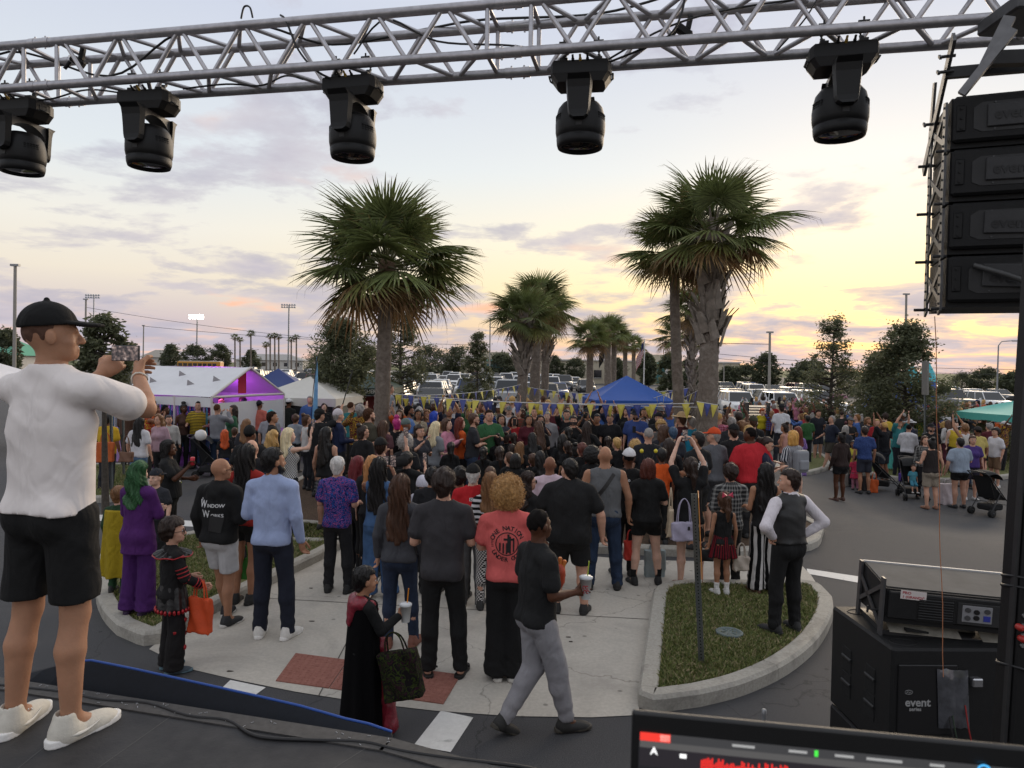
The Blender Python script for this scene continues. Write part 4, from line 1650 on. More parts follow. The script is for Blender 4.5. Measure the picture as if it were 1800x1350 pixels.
# wooden edge strip with staples
b=MB()
d=(E1-E0).normalized()
nn=Vector((-d.y,d.x,0))
for P0,P1 in ((E0,E1),(E1,E2)):
 dd=(P1-P0).normalized()
 n2_=Vector((-dd.y,dd.x,0))*-.10
 b.prism(ccw([(v.x,v.y) for v in (P0,P1,P1+n2_,P0+n2_)]),ST_Z+.001,ST_Z+.007)
es=b.build('deck_edge_strip',mat('edge_strip',(.055,.052,.050),.8,noise=.3,nscale=30,stretch=(1,1,1)))
tag(es,'dark grey stapled strip along the front edge of the stage deck','edge strip')
rg=random.Random(2)
b=MB()
for i in range(46):
 u=rg.random()
 p=E0.lerp(E1,u)+nn*rg.uniform(-.09,-.01)
 a=rg.uniform(0,3.1)
 b.box((p.x,p.y,ST_Z+.0085),(.014,.0022,.002),(0,0,a))
st=b.build('staple',mat('staple_metal',(.5,.5,.5),.35,.9),es)
st['kind']='stuff'
# cable lying along the edge
pts=[]
for (x,y) in ((-30,1201),(40,1208),(110,1216),(180,1230),(260,1236),(330,1258),(400,1266),(440,1290),(480,1298),(560,1301),(640,1304),(700,1318),(760,1328),(840,1338),(930,1350),(1000,1372)):
 p=G(x,y,ST_Z+.008)
 pts.append(p)
pts=[Vector(p) for p in smooth_poly(pts,4,False)]
o=MB().path(pts,.0075,6).build('stage_cable',mat('cable_rubber',(.008,.008,.009),.55))
tag(o,'black cable snaking along the front edge of the stage','cable')
# deck seams
b=MB()
for (a_,c_) in (((655,1308),(585,1352)),((95,1300),(30,1352)),((300,1260),(170,1352))):
 A,B=G(*a_,ST_Z),G(*c_,ST_Z)
 dd=(B-A).normalized()
 w_=Vector((-dd.y,dd.x,0))*.0015
 b.add([A+w_+Vector((0,0,.0012)),A-w_+Vector((0,0,.0012)),B-w_+Vector((0,0,.0012)),B+w_+Vector((0,0,.0012))],[(0,1,2,3)])
o=b.build('deck_seam',mat('seam',(.10,.098,.095),.8))
o['kind']='structure'
# navy fascia board with blue piping in front of the deck
br=empty('stage_fascia',E0,0,'long navy board with a bright blue top edge in front of the stage','fascia')
b=MB()
N_=16
prof=[]
for i in range(N_+1):
 u=i/N_
 px_=36+(688-36)*u
 py0=1192+(1302-1192)*u
 top=[(36,1188),(140,1160),(230,1178),(330,1200),(430,1222),(530,1245),(610,1268),(670,1281),(688,1290)]
 for j in range(len(top)-1):
  if top[j][0]<=px_<=top[j+1][0]:
   tt=(px_-top[j][0])/(top[j+1][0]-top[j][0])
   py1=top[j][1]+tt*(top[j+1][1]-top[j][1])
 base_=G(px_,py0-2,ST_Z)
 tp=AT(px_,py1,base_.y+.10)
 prof.append((base_+Vector((0,.012,-.05)),tp))
V,Q=[],[]
off=Vector((.0,.025,0))
for (a,t) in prof:
 V+=[a-E0,t-E0,t+off-E0,a+off-E0+Vector((0,0.08,-.6))]
for i in range(N_):
 for j in range(4):
  Q.append((i*4+j,(i+1)*4+j,(i+1)*4+(j+1)%4,i*4+(j+1)%4))
b.add(V,Q)
b.add(V[:4],[(0,1,2,3)])
b.add(V[-4:],[(3,2,1,0)])
b.build('board',mat('navy_carpet',(.004,.006,.011),.9,noise=.25,nscale=60),br)
pts=[t-E0+Vector((0,.012,.003)) for (a,t) in prof[2:]]
MB().path([Vector(p) for p in pts],.0062,6).build('blue_edge',mat('blue_piping',(.012,.062,.29),.6),br)
# stage legs and skirt below the deck (out of sight from above)
b=MB()
for (x,y) in ((-3.2,3.2),(-1.2,2.9),(.2,2.5),(1.2,1.2),(-3.2,0)):
 b.tube((x,y,0),(x,y,ST_Z-.16),.03,n=8)
o=b.build('stage_support',M_GALV)
o['kind']='structure'
# ================================================================== TRUSS AND LAMPS
M_ALU=mat('truss_aluminium',(.40,.39,.41),.42,.75,noise=.22,nscale=22,bump=.0012,bscale=60,stretch=(1,1,1))
M_ALU2=mat('brace_aluminium',(.46,.45,.47),.38,.75,noise=.15,nscale=30)
M_BLK=mat('lamp_black',(.0055,.0055,.006),.5,spec=.3,noise=.15,nscale=25,bump=.0008,bscale=180)
M_BLK2=mat('dark_metal',(.020,.020,.021),.5,.2,noise=.25,nscale=18)
M_CABLE=MATS['cable_rubber']
TZ=4.70
TO=Vector((-.05,4.19,TZ))
TU=Vector((.981,-.194,0)).normalized()
TV=Vector((-TU.y,TU.x,0))
TROT=math.atan2(TU.y,TU.x)
tr=empty('lighting_truss',TO,TROT,'silver box truss with diagonal braces spanning the top of the picture','truss')
S_=.285
RC,RB=.0285,.0138
tube_cache={}
def tube_part(name,a,b,r,m,parent,n=10):
 a,b=Vector(a),Vector(b)
 Ln=round((b-a).length,3)
 key=(Ln,r,n,m.name)
 if key not in tube_cache:
  tube_cache[key]=MB().tube((0,0,0),(0,0,Ln),r,n=n).mesh(name,[m])
 o=link(name,tube_cache[key],parent,loc=a)
 o.rotation_euler=(b-a).to_track_quat('Z','Y').to_euler()
 return o
CH=[(0,0),(0,S_),(S_,0),(S_,S_)]
for k,(x0,x1) in enumerate(((-6.2,-3.2),(-3.2,0),(0,3.2),(3.2,5.2))):
 for (y,z) in CH:
  tube_part('chord',(x0+.004,y,z),(x1-.004,y,z),RC,M_ALU,tr,14)
  b=MB()
  for sx in (-.055,.055):
   b.tube((x1+sx-.022,y,z),(x1+sx+.022,y,z),RC+.0035,n=14)
  b.tube((x1-.04,y,z),(x1+.04,y,z),RC+.0015,n=14)
  for sx in (-.04,.04):
   b.tube((x1+sx,y,z-.04),(x1+sx,y,z+.042),.006,n=6)
  b.build('coupler',M_ALU2,tr)
 for sx in (x0+.13,x1-.13):
  for (a,c) in (((0,0),(0,S_)),((S_,0),(S_,S_)),((0,0),(S_,0)),((0,S_),(S_,S_))):
   tube_part('brace',(sx,a[0],a[1]),(sx,c[0],c[1]),RB,M_ALU2,tr,8)
 nd=max(4,int(round((x1-x0-.34)/.225)))
 st=(x1-x0-.34)/nd
 for fi,(a,c) in enumerate((((0,0),(0,S_)),((S_,0),(S_,S_)),((0,0),(S_,0)),((0,S_),(S_,S_)))):
  for i in range(nd):
   p,q=(a,c) if (i+fi)%2 else (c,a)
   xa=x0+.17+i*st
   tube_part('brace',(xa+.015,p[0],p[1]),(xa+st-.015,q[0],q[1]),RB,M_ALU2,tr,8)
def tpt(s,y=0.0,z=0.0):
 return TO+TU*s+TV*y+Vector((0,0,z))
 # cables on the truss
def cable(pts,r=.0065,label='',name='truss_cable'):
 P=smooth_poly([tpt(*p) for p in pts],6,False)
 o=MB().path(P,r,6).build(name,M_CABLE)
 tag(o,label,'cable','black cables strung along the truss')
 return o
cable([(-5.5,.05,.02),(-4.2,.1,.05),(-3.5,.05,.27),(-2.8,.15,.10),(-2.2,.04,.29),(-1.65,.05,.31),(-1.2,.2,.22),(-.6,.28,.31),(-.2,.2,.30),(.5,.28,.32),(1.0,.05,.30)],.0075,'long black cable sagging along the inside of the truss')
cable([(-1.45,.0,.33),(-1.40,-.02,.28),(-1.32,-.01,.1),(-1.2,.02,-.03),(-1.05,.1,-.08)],.007,'black cable hanging down to the third lamp from the left')
cable([(-1.72,.0,.33),(-1.70,.0,.40),(-1.66,.0,.395),(-1.64,.0,.33)],.006,'small black cable loop standing above the truss')
cable([(1.0,.0,.33),(.98,-.02,.15),(.92,-.02,.03),(.8,.0,-.02),(.55,.1,-.06)],.0065,'black cable looping beside the fourth lamp')
cable([(1.75,.1,.34),(1.7,.0,.2),(1.62,.0,.06),(1.5,.1,-.05)],.0045,'thin black cable above the rightmost lamp')
cable([(.5,.15,-.05),(.9,.05,.1),(1.3,.2,.25),(1.9,.28,.32),(2.6,.2,.3),(3.4,.25,.31)],.006,'black cable inside the right half of the truss')
cable([(-3.6,.1,-.02),(-3.3,.15,-.03),(-3.0,.2,.04),(-2.6,.2,-.03)],.006,'black cable under the left end of the truss')
cable([(-2.2,.1,-.04),(-1.9,.12,-.02),(-1.7,.2,-.01),(-1.5,.15,.02),(-1.35,.1,-.03)],.006,'black cable between the second and third lamps')
cable([(-1.05,.2,.15),(-.8,.1,.3),(-.45,.05,.12),(.0,.02,.05),(.3,.1,.02)],.006,'black cable crossing the middle truss joint')
for s,y,z,lb in ((-3.02,.12,.20,'black cable clamp bundle on the left truss joint'),(1.0,.25,.16,'black plug box tied to the rear chord near the fourth lamp')):
 b=MB()
 b.bbox((0,0,0),(.10,.05,.05),.01,rot=(0,.6,0)).bbox((.03,0,.05),(.03,.04,.09),.008,rot=(0,.2,0)).tube((-.05,0,0),(-.09,0,-.05),.012)
 o=b.build('plug_box',M_BLK,loc=tpt(s,y,z))
 tag(o,lb,'plug')
 # ---- moving head lamps
def make_lamp():
 r=empty('moving_head_lamp',(0,0,0))
 b=MB()
 P=[(-.21,-.07),(-.19,-.125),(.19,-.125),(.21,-.07),(.21,.07),(.19,.125),(-.19,.125),(-.21,.07)]
 b.prism(P,-.055,.025)
 b.prism([(p[0]*.97,p[1]*.97) for p in P],.025,.036)
 P2=[(p[0]*.80,p[1]*.9) for p in P]
 n=8
 V=[(p[0]*.99,p[1]*.99,-.055) for p in P]+[(p[0],p[1],-.115) for p in P2]
 b.add(V,[(i,n+i,n+(i+1)%n,(i+1)%n) for i in range(n)])
 b.add(V[n:],[tuple(range(n-1,-1,-1))])
 base_o=b.build('base',M_BLK,r)
 for s in (-1,1):
  v=MB()
  for k in range(6):
   v.box((s*.2115,-.03+k*.013,-.02),(.003,.006,.05))
  v.build('side_vent',mat('vent_grey',(.05,.05,.052),.5),base_o)
  h=MB()
  h.path([(s*.206,-.05,-.055),(s*.222,-.045,-.045),(s*.222,.045,-.045),(s*.206,.05,-.055)],.007,6)
  h.build('handle',M_BLK2,base_o)
 for k in range(3):
  c=MB()
  c.tube((-.05+.05*k,-.118,.03),(-.05+.05*k,-.135,.04),.011,n=10)
  c.tube((-.05+.05*k,-.135,.04),(-.05+.05*k,-.16,.055),.008,n=8)
  c.build('connector',mat('connector_yellow',(.42,.28,.06),.5) if k==1 else M_BLK2,base_o)
 for s in (-1,1):
  c=MB()
  c.box((s*.12,.0,.062),(.055,.13,.035))
  c.tube((s*.12,.0,.07),(s*.12,.0,.115),.02,.016,n=10)
  ring=[(s*.12,.043*math.cos(a),.152+.043*math.sin(a)) for a in [R(200-i*24) for i in range(13)]]
  c.path(ring,.011,6)
  c.box((s*.12,-.05,.15),(.035,.02,.05)).tube((s*.12,-.045,.13),(s*.12,-.045,.23),.007,n=6)
  c.box((s*.12,-.045,.20),(.07,.014,.012))
  c.build('clamp',M_BLK2,r)
  # yoke: two flat arms joined over the head
 for s in (-1,1):
  a=MB()
  V,Q=[],[]
  prof=[(-.120,.085,.03),(-.15,.090,.0),(-.20,.088,-.01),(-.30,.080,-.012),(-.36,.076,-.012),(-.395,.066,-.008),(-.415,.040,0)]
  y0,y1=s*.178,s*.235
  for (z,wd,ins) in prof:
   ya=y0+s*ins*.4
   V+=[(-wd,y0,z),(wd,y0,z),(wd*.86,y1+s*ins,z),(-wd*.86,y1+s*ins,z)]
  for i in range(len(prof)-1):
   for j in range(4):
    q=(i*4+j,i*4+(j+1)%4,(i+1)*4+(j+1)%4,(i+1)*4+j)
    Q.append(q if s>0 else q[::-1])
  a.add(V,Q,0)
  a.add(V[-4:],[(0,1,2,3) if s<0 else (3,2,1,0)])
  a.add(V[:4],[(0,1,2,3) if s>0 else (3,2,1,0)])
  a.build('yoke_arm',M_BLK,r)
  # arch plate
 a=MB()
 arc=[]
 for i in range(15):
  t=math.pi*i/14
  arc.append((math.cos(t)*.174,-.27+math.sin(t)*.125))
 V,Q=[],[]
 for x in (-.062,.062):
  for (y,z) in arc:
   V+=[(x,y,z),(x,y*1.06+(.02 if y>0 else -.02)*abs(y)/.15,-.118)]
 k2=len(arc)*2
 for i in range(len(arc)-1):
  a0=i*2
  Q+=[(a0,a0+1,a0+3,a0+2),(k2+a0+2,k2+a0+3,k2+a0+1,k2+a0),(a0+2,k2+a0+2,k2+a0,a0)]
 a.add(V,Q)
 a.build('yoke_arch',mat('yoke_grey',(.085,.08,.075),.45,.3,noise=.15),r)
 h=MB()
 h.lathe([(0.0224,-0.225),(0.0952,-0.23),(0.1322,-0.25),(0.1568,-0.285),(0.1691,-0.34),(0.1758,-0.4),(0.1747,-0.455),(0.168,-0.49),(0.1635,-0.494),(0.1635,-0.502),(0.168,-0.506),(0.1646,-0.545),(0.1568,-0.572),(0.1434,-0.574),(0.1366,-0.556),(0.0112,-0.55)],32)
 hd=h.build('lamp_head',M_BLK,r)
 MB().lathe([(.135,-.5555),(.06,-.562),(.005,-.565)],24).build('lens',mat('lamp_lens',(.006,.006,.008),.06,spec=.6),hd)
 for s in (-1,1):
  v=MB()
  for k in range(5):
   for j in range(3):
    t=s*R(52+k*8)-R(90)
    rr=.171
    v.box((rr*math.cos(t),rr*math.sin(t),-.345-j*.017),(.006,.015,.0095),(0,0,t))
  v.build('cooling_slot',mat('slot_black',(.002,.002,.002),.9),hd)
 v=MB()
 v.box((0,-.1755,-.44),(.04,.004,.03),(R(2),0,0))
 v.build('cover_latch',M_BLK2,hd)
 v=MB()
 v.box((.0,-.209,-.155),(.055,.003,.02))
 v.build('data_plate',mat('plate_grey',(.22,.2,.18),.5),r)
 return r
lamp0=make_lamp()
LAMPS=[(40,'leftmost black moving head lamp, half cut off by the picture edge'),(262,'second black moving head lamp from the left under the truss'),(617,'black moving head lamp hanging above the left palm tree'),(1012,'black moving head lamp in the middle, left of the right palm'),(1462,'rightmost black moving head lamp next to the hanging speakers')]
for i,(px,lb) in enumerate(LAMPS):
# along the truss centre line
 best=min(((abs(900+F_PX*((TO+TU*s+TV*.15).x/(TO+TU*s+TV*.15).y)-px),s) for s in [k*.01-5 for k in range(900)]))[1]
 o=lamp0 if i==0 else copy_tree(lamp0)
 o.location=tpt(best,.15,-.075)
 o.scale=(.84,.84,.79)
 o.rotation_euler=(0,0,TROT+R((0,4,-3,2,-2)[i]))
 tag(o,lb,'stage lamp','moving head lamps on the truss')
 # ================================================================== LINE ARRAY
M_CAB=mat('cabinet_black',(.0075,.0075,.008),.62,spec=.3,noise=.2,nscale=30,bump=.002,bscale=220)
M_PLATE=mat('rig_plate',(.075,.075,.078),.45,.5,noise=.25,nscale=20)
la=empty('line_array',(2.03,3.40,4.18),R(-20),'hanging stack of four black line array speakers at the upper right','speaker array')
CH_=.250
zc=0.0
M_BADGE=mat('badge_grey',(.030,.030,.032),.55,.2,noise=.15)
for k in range(4):
 z1,z0=-k*CH_,-(k+1)*CH_+.006
 b=MB()
 # trapezoid cabinet: rear lower than front
 V=[(.03,0.02,z0+.004),(.80,0.02,z0+.004),(.80,.40,z0),(.03,.40,z0),(.03,0.02,z1-.004),(.80,0.02,z1-.004),(.80,.40,z1),(.03,.40,z1)]
 b.add(V,[(3,2,1,0),(4,5,6,7),(0,1,5,4),(1,2,6,5),(2,3,7,6),(3,0,4,7)])
 b.bbox((.415,.05,(z0+z1)/2+.012),(.76,.12,CH_-.035),.012)
 cab=b.build('cabinet',M_CAB,la)
 b=MB()
 pts=[(.115,-.05),(.15,-.068),(.78,-.068),(.78,.068),(.15,.068),(.115,.045)]
 V=[(x,-.0125,(z0+z1)/2+.012+z) for x,z in pts]+[(x,-.004,(z0+z1)/2+.012+z) for x,z in pts]
 n=len(pts)
 b.add(V,[tuple(range(n)),]+[(i,n+i,n+(i+1)%n,(i+1)%n) for i in range(n)])
 b.build('amp_panel',M_BLK2,cab)
 b=MB()
 b.bbox((.42,-.018,(z0+z1)/2+.014),(.50,.012,.105),.004,rot=(0,R((0,1.0,2.0,3.0)[k]),0))
 bd=b.build('badge_plate',M_BADGE,cab)
 t=link('lettering',text_mesh('event',.070,.0008),bd,loc=(.195,-.0255,(z0+z1)/2-.005),rot=(R(90),R((0,1,2,3)[k]),0),mat=mat('badge_text',(.004,.004,.005),.5))
 b=MB()
 b.bbox((.065,-.012,(z0+z1)/2+.012),(.04,.006,.12),.004)
 for zz_ in (-.045,.0,.045):
  b.tube((.065,-.02,(z0+z1)/2+.012+zz_),(.065,-.012,(z0+z1)/2+.012+zz_),.006,n=8)
 b.build('handle_plate',M_BLK,cab)
 for (sx,sz) in ((.20,.063),(.34,.063),(.48,.063),(.62,.063),(.20,-.058),(.48,-.058)):
  s_=MB().tube((sx,-.016,(z0+z1)/2+.012+sz),(sx,-.011,(z0+z1)/2+.012+sz),.0045,n=6)
  s_.build('screw',M_PLATE,cab)
  # rigging plates down the left side
for k in range(4):
 z1=-k*CH_
 for (yy,zt,zb) in ((.04,-.01,-.275),(.36,.01,-.262)):
  b=MB()
  P=[(yy-.028,z1+zb+.02),(yy+.02,z1+zb),(yy+.034,z1+zb+.08),(yy+.02,z1-.13),(yy+.034,z1+zt-.05),(yy+.02,z1+zt),(yy-.026,z1+zt-.01),(yy-.034,z1-.13)]
  V=[(.004,y,z) for y,z in P]+[(.014,y,z) for y,z in P]
  n=len(P)
  b.add(V,[tuple(range(n-1,-1,-1)),tuple(range(n,2*n))]+[(i,(i+1)%n,n+(i+1)%n,n+i) for i in range(n)])
  pl=b.build('rigging_plate',M_PLATE,la)
  b=MB()
  for j in range(5):
   b.tube((-.001,yy-.003,z1-.04-j*.045),(.004,yy-.003,z1-.04-j*.045),.006,n=8)
  b.build('bolt',M_BLK,pl)
 for (ya,za,yb,zb) in ((.05,-.05,.36,-.20),(.06,-.2,.35,-.06)):
  b=MB()
  A,B=Vector((.010,ya,z1+za)),Vector((.010,yb,z1+zb))
  dd=(B-A)
  b.box((A+B)/2,(.008,dd.length,.026),(math.atan2(dd.z,dd.y),0,0))
  b.build('link_bar',M_PLATE,la)
 MB().tube((-.045,.37,z1-.225),(.03,.37,z1-.225),.008,n=8).build('quick_pin',M_BLK2,la)
 MB().tube((-.03,.03,z1-.245),(.03,.03,z1-.245),.007,n=8).build('quick_pin',M_BLK2,la)
 # fly frame on top
b=MB()
def bar(b,A,B,w,h):
 A,B=Vector(A),Vector(B)
 d=B-A
 q=d.to_track_quat('Y','Z').to_matrix()
 b.box((A+B)/2,(w,d.length,h),q)
bar(b,(.008,.52,-.22),(.008,-.10,.24),.014,.06)
bar(b,(.008,.38,-.1),(.008,.30,.18),.012,.045)
b.build('fly_plate',M_PLATE,la)
b=MB()
V=[(.0,.02,.10),(.35,.02,.09),(.55,.02,.03),(.85,.02,.03),(.85,.02,.13),(.0,.02,.15)]
V2=[(x,.05,z) for x,y,z in V]
b.add(V+V2,[(0,1,2,3,4,5),(11,10,9,8,7,6)]+[(i,6+i,6+(i+1)%6,(i+1)%6) for i in range(6)])
b.build('fly_beam',M_BLK2,la)
for (x,z,y) in ((-.005,.18,-.03),(-.005,-.03,.3),(-.005,.12,.0)):
 b=MB()
 b.tube((-.03,y,z),(.03,y,z),.008,n=8)
 b.box((-.034,y,z),(.01,.045,.012),(.6,0,0))
 b.build('wing_bolt',M_BLK2,la)
ringp=[(.42+.028*math.cos(a),.03,.225+.028*math.sin(a)) for a in [R(i*30) for i in range(13)]]
MB().path(ringp,.009,8).build('lifting_eye',M_GALV,la)
MB().tube((.42,.03,.13),(.42,.03,.2),.018,.012,n=10).build('eye_bolt',M_GALV,la)
# speaker cable drooping under the lowest cabinet
P=smooth_poly([Vector((.13,-.03,-.80)),Vector((.25,-.06,-.85)),Vector((.42,-.09,-.92)),Vector((.62,-.09,-.93))],6,False)
MB().path(P,.012,8).build('speaker_cable',mat('cable_grey',(.05,.05,.05),.5),la)
P=smooth_poly([Vector((.60,-.10,-.68)),Vector((.53,-.10,-.76)),Vector((.53,-.10,-.88)),Vector((.62,-.09,-.95))],6,False)
MB().path(P,.010,8).build('speaker_cable',MATS['cable_grey'],la)
# ---- lifting tower
m0,m1=AT(1777,1330,2.86),AT(1829,540,2.86)
dm=(m1-m0).normalized()
m_base=m0+dm*((0-m0.z)/dm.z)
tw=empty('lifting_tower',m_base,0,'black telescopic lifting tower at the right edge beside the speakers','tower')
_x=(Vector((1,0,0))-dm*dm.x).normalized()
tw.rotation_euler=Matrix((_x,dm.cross(_x),dm)).transposed().to_euler()
HT=4.75
b=MB()
b.bbox((0,0,HT/2-.4),(.095,.12,HT-.8),.008)
b.build('outer_mast',M_BLK,tw)
b=MB()
b.bbox((.0,.0,HT-.6),(.075,.09,1.2),.006)
b.build('inner_mast',M_BLK2,tw)
for sx in (-.055,.058):
 b=MB()
 b.bbox((sx,-.03,HT/2-.5),(.014,.03,HT-1.1),.004)
 b.build('guide_rail',M_BLK2,tw)
b=MB()
b.bbox((.075,-.05,1.35),(.05,.012,2.2),.003)
b.build('side_plate',M_BLK,tw)
for z in (.9,1.15,1.38,1.55,1.70,1.86,1.93,2.1,2.3):
 b=MB()
 b.tube((.076,-.058,z),(.076,-.066,z),.015,n=10).tube((.076,-.066,z),(.076,-.072,z),.008,n=8)
 b.build('bolt',mat('bolt_steel',(.3,.3,.3),.35,.8),tw)
for z in (1.80,1.84,1.88,1.92):
 MB().tube((-.03,-.06,z),(-.03,-.068,z),.009,n=8).build('bolt',MATS['bolt_steel'],tw)
for z,x in ((1.875,-.052),(1.83,-.04),(2.86,-.05)):
 MB().lathe([(.004,-.02),(.013,-.014),(.014,.008),(.006,.016)],10,c=(x,-.075,z),rot=(R(90),0,0)).build('red_knob',mat('knob_red',(.34,.02,.015),.4),tw)
b=MB()
b.bbox((.06,-.074,1.25),(.10,.004,.30),.001)
st=b.build('warning_label',mat('label_blue',(.015,.035,.26),.4),tw)
MB().box((.065,-.0775,1.27),(.085,.002,.17)).build('label_panel',mat('label_white',(.62,.62,.62),.5),st)
for k in range(3):
 MB().box((.06,-.0775,1.375+k*.012),(.09,.002,.003)).build('label_line',MATS['label_white'],st)
MB().box((.07,-.0795,1.25),(.04,.001,.05)).build('label_mark',mat('label_ink',(.2,.2,.22),.5),st)
for z in (2.02,2.06,1.70):
 P=[(.066*math.cos(a),.075*math.sin(a),z+.01*math.sin(2*a)) for a in [R(i*30) for i in range(13)]]
 MB().path([Vector(p) for p in P],.006,5).build('cable_tie',M_CABLE,tw)
b=MB()
bpy.context.view_layer.update()
TWI=tw.matrix_world.inverted()
bar(b,TWI@AT(1690,166,3.25),TWI@AT(1782,52,3.15),.03,.034)
bar(b,TWI@AT(1730,120,3.35),TWI@AT(1775,30,3.3),.03,.05)
b.build('support_arm',mat('arm_grey',(.16,.16,.165),.45,.6,noise=.25,nscale=14),tw)
b=MB()
c1=TWI@AT(1775,28,3.5)
b.bbox(c1,(.13,.30,.075),.01).bbox(c1+Vector((.1,0,.03)),(.16,.3,.12),.01)
b.build('carriage',M_PLATE,tw)
b=MB()
bar(b,TWI@AT(1738,104,3.3),TWI@AT(1960,96,3.1),.05,.06)
b.build('cross_bar',M_BLK2,tw)
b=MB()
for a in range(4):
 t=a*math.pi/2+.5
 bar(b,(0,0,.12),(.6*math.cos(t),.6*math.sin(t),.03),.06,.05)
b.build('outrigger',M_BLK2,tw)
# ---- subwoofers and the speaker lying on them
SX0,SY0=2.185,4.0
sa=R(1.5)
def sub(z0,label):
 r=empty('subwoofer',(SX0,SY0,z0),sa,label,'speaker','subwoofer stack')
 b=MB()
 b.bbox((.55,.36,.326),(1.10,.72,.648),.014)
 cab=b.build('cabinet',M_CAB,r)
 b=MB()
 b.bbox((.205,-.004,.36),(.34,.012,.40),.004)
 pn=b.build('rear_panel',mat('panel_black',(.006,.006,.007),.4),r)
 link('lettering',text_mesh('event',.066,.0008),pn,loc=(.075,-.011,.325),rot=(R(90),0,0),mat=mat('logo_grey',(.30,.30,.30),.5))
 link('lettering',text_mesh('series',.030,.0008),pn,loc=(.10,-.011,.298),rot=(R(90),0,0),mat=MATS['logo_grey'])
 b=MB()
 P=[(.095+.022*math.cos(R(i*30)),-.011,.405+.012*math.sin(R(i*30))) for i in range(13)]
 b.path([Vector(p) for p in P],.0012,4)
 b.path([Vector((.082,-.011,.40)),Vector((.092,-.011,.41)),Vector((.096,-.011,.40)),Vector((.108,-.011,.408))],.0015,4)
 b.build('logo_ring',MATS['logo_grey'],pn)
 for zz_ in (.38,.22):
  for yy in (.22,.50):
   b=MB()
   b.bbox((-.001,yy,zz_),(.008,.105,.15),.003)
   b.build('handle_recess',mat('recess',(.002,.002,.002),.9),r)
   MB().tube((-.004,yy-.055,zz_+.01),(-.004,yy+.055,zz_+.01),.011,n=8).build('handle_bar',M_BLK2,r)
 for (x,y) in ((.12,.10),(.12,.60),(.55,.6)):
  ring_=[(x+.075*math.cos(R(i*20)),y+.05*math.sin(R(i*20)),.650) for i in range(19)]
  MB().path([Vector(p) for p in ring_],.004,4).build('foot_ring',M_BLK,r)
 MB().bbox((.30,-.004,.10),(.05,.006,.018),.003).build('serial_plate',MATS['logo_grey'],r)
 return r
sub(0.0,'lower black subwoofer of the stack, standing on the asphalt at the right')
us=sub(.655,'upper black subwoofer marked event series with square handle recesses')
# cling film and plug on the upper sub
b=MB()
rg=random.Random(11)
gx,gz=7,8
V=[(.27+.18*i/gx-.02*(j/gz),-.016-.03*rg.random()*(0<i<gx)*(0<j<gz),.20+.34*j/gz+rg.uniform(-.008,.008)) for j in range(gz+1) for i in range(gx+1)]
b.add(V,[(j*(gx+1)+i,j*(gx+1)+i+1,(j+1)*(gx+1)+i+1,(j+1)*(gx+1)+i) for j in range(gz) for i in range(gx)],0,True)
o=b.build('plastic_cover',mat('cling_film',(.06,.062,.07),.12,spec=.9,noise=.5,nscale=14),us)
MB().bbox((.475,-.02,.47),(.06,.045,.05),.006).build('plug',mat('chrome',(.5,.5,.52),.2,.9),us)
for k,(x,c) in enumerate(((.31,(.02,.02,.02)),(.33,(.03,.05,.03)),(.41,(.30,.02,.02)))):
 P=smooth_poly([Vector((x,-.03,.34)),Vector((x+.01,-.05,.22)),Vector((x+.04,-.05,.08)),Vector((x+.05,-.04,-.1))],5,False)
 MB().path(P,.004,5).build('lead',mat('lead_%d'%k,c,.5),us)
ls=empty('spare_speaker',(SX0+.03,SY0+.20,1.306),R(-7),'black line array speaker with handwritten label lying on the subwoofers','speaker')
ls.rotation_euler=(0,R(2.6),R(-8))
ls.scale=(.95,.95,.84)
b=MB()
V=[(.02,.0,.10),(.92,.0,.10),(.92,.44,.085),(.02,.44,.085),(.02,.0,.34),(.92,.0,.34),(.92,.44,.40),(.02,.44,.40)]
b.add(V,[(3,2,1,0),(4,5,6,7),(0,1,5,4),(1,2,6,5),(2,3,7,6),(3,0,4,7)])
b.bbox((.47,-.006,.235),(.88,.05,.19),.008)
c_=b.build('cabinet',M_CAB,ls)
b=MB()
b.box((.47,.436,.404),(.90,.016,.012))
b.build('edge_trim',mat('trim_white',(.45,.45,.45),.5),ls)
b=MB()
b.bbox((.47,.22,.374),(.88,.40,.003),.001,rot=(R(7.6),0,0))
b.build('top_panel',mat('top_grey',(.075,.073,.07),.8,noise=.25,nscale=8),ls)  # top face in a lighter mottled grey than the cabinet
for k in range(8):
 MB().bbox((.30,-.036,.162+k*.0185),(.20,.008,.009),.002,rot=(R(25),0,0)).build('vent_slat',M_BLK2,ls)
MB().bbox((.30,-.031,.227),(.22,.004,.17),.002).build('vent_frame',M_BLK,ls)
pn=MB().bbox((.545,-.033,.225),(.24,.006,.15),.002).build('connector_panel',M_BLK2,ls)
MB().bbox((.535,-.037,.228),(.17,.004,.115),.002).build('faceplate',mat('faceplate_grey',(.20,.20,.21),.5),pn)
for (x,z,m_) in ((.48,.255,'x'),(.48,.20,'x'),(.53,.245,'k'),(.53,.205,'k'),(.59,.255,'x')):
 MB().tube((x,-.045,z),(x,-.038,z),.017,n=14).build('socket',M_BLK if m_=='k' else M_PLATE,pn)
MB().bbox((.59,-.041,.205),(.04,.004,.04),.002).build('power_socket',mat('socket_blue',(.02,.03,.25),.4),pn)
lb=MB().bbox((.165,-.036,.318),(.15,.002,.062),.0008,rot=(0,R(1),0)).build('paper_label',mat('paper',(.55,.50,.48),.8),ls)
link('handwriting',text_mesh('PRO',.026,.0004),lb,loc=(.10,-.0378,.325),rot=(R(90),R(2),0),mat=mat('red_ink',(.35,.03,.04),.7))
link('handwriting',text_mesh('1 (GRAND)"',.024,.0004),lb,loc=(.10,-.0378,.297),rot=(R(90),R(1),0),mat=MATS['red_ink'])
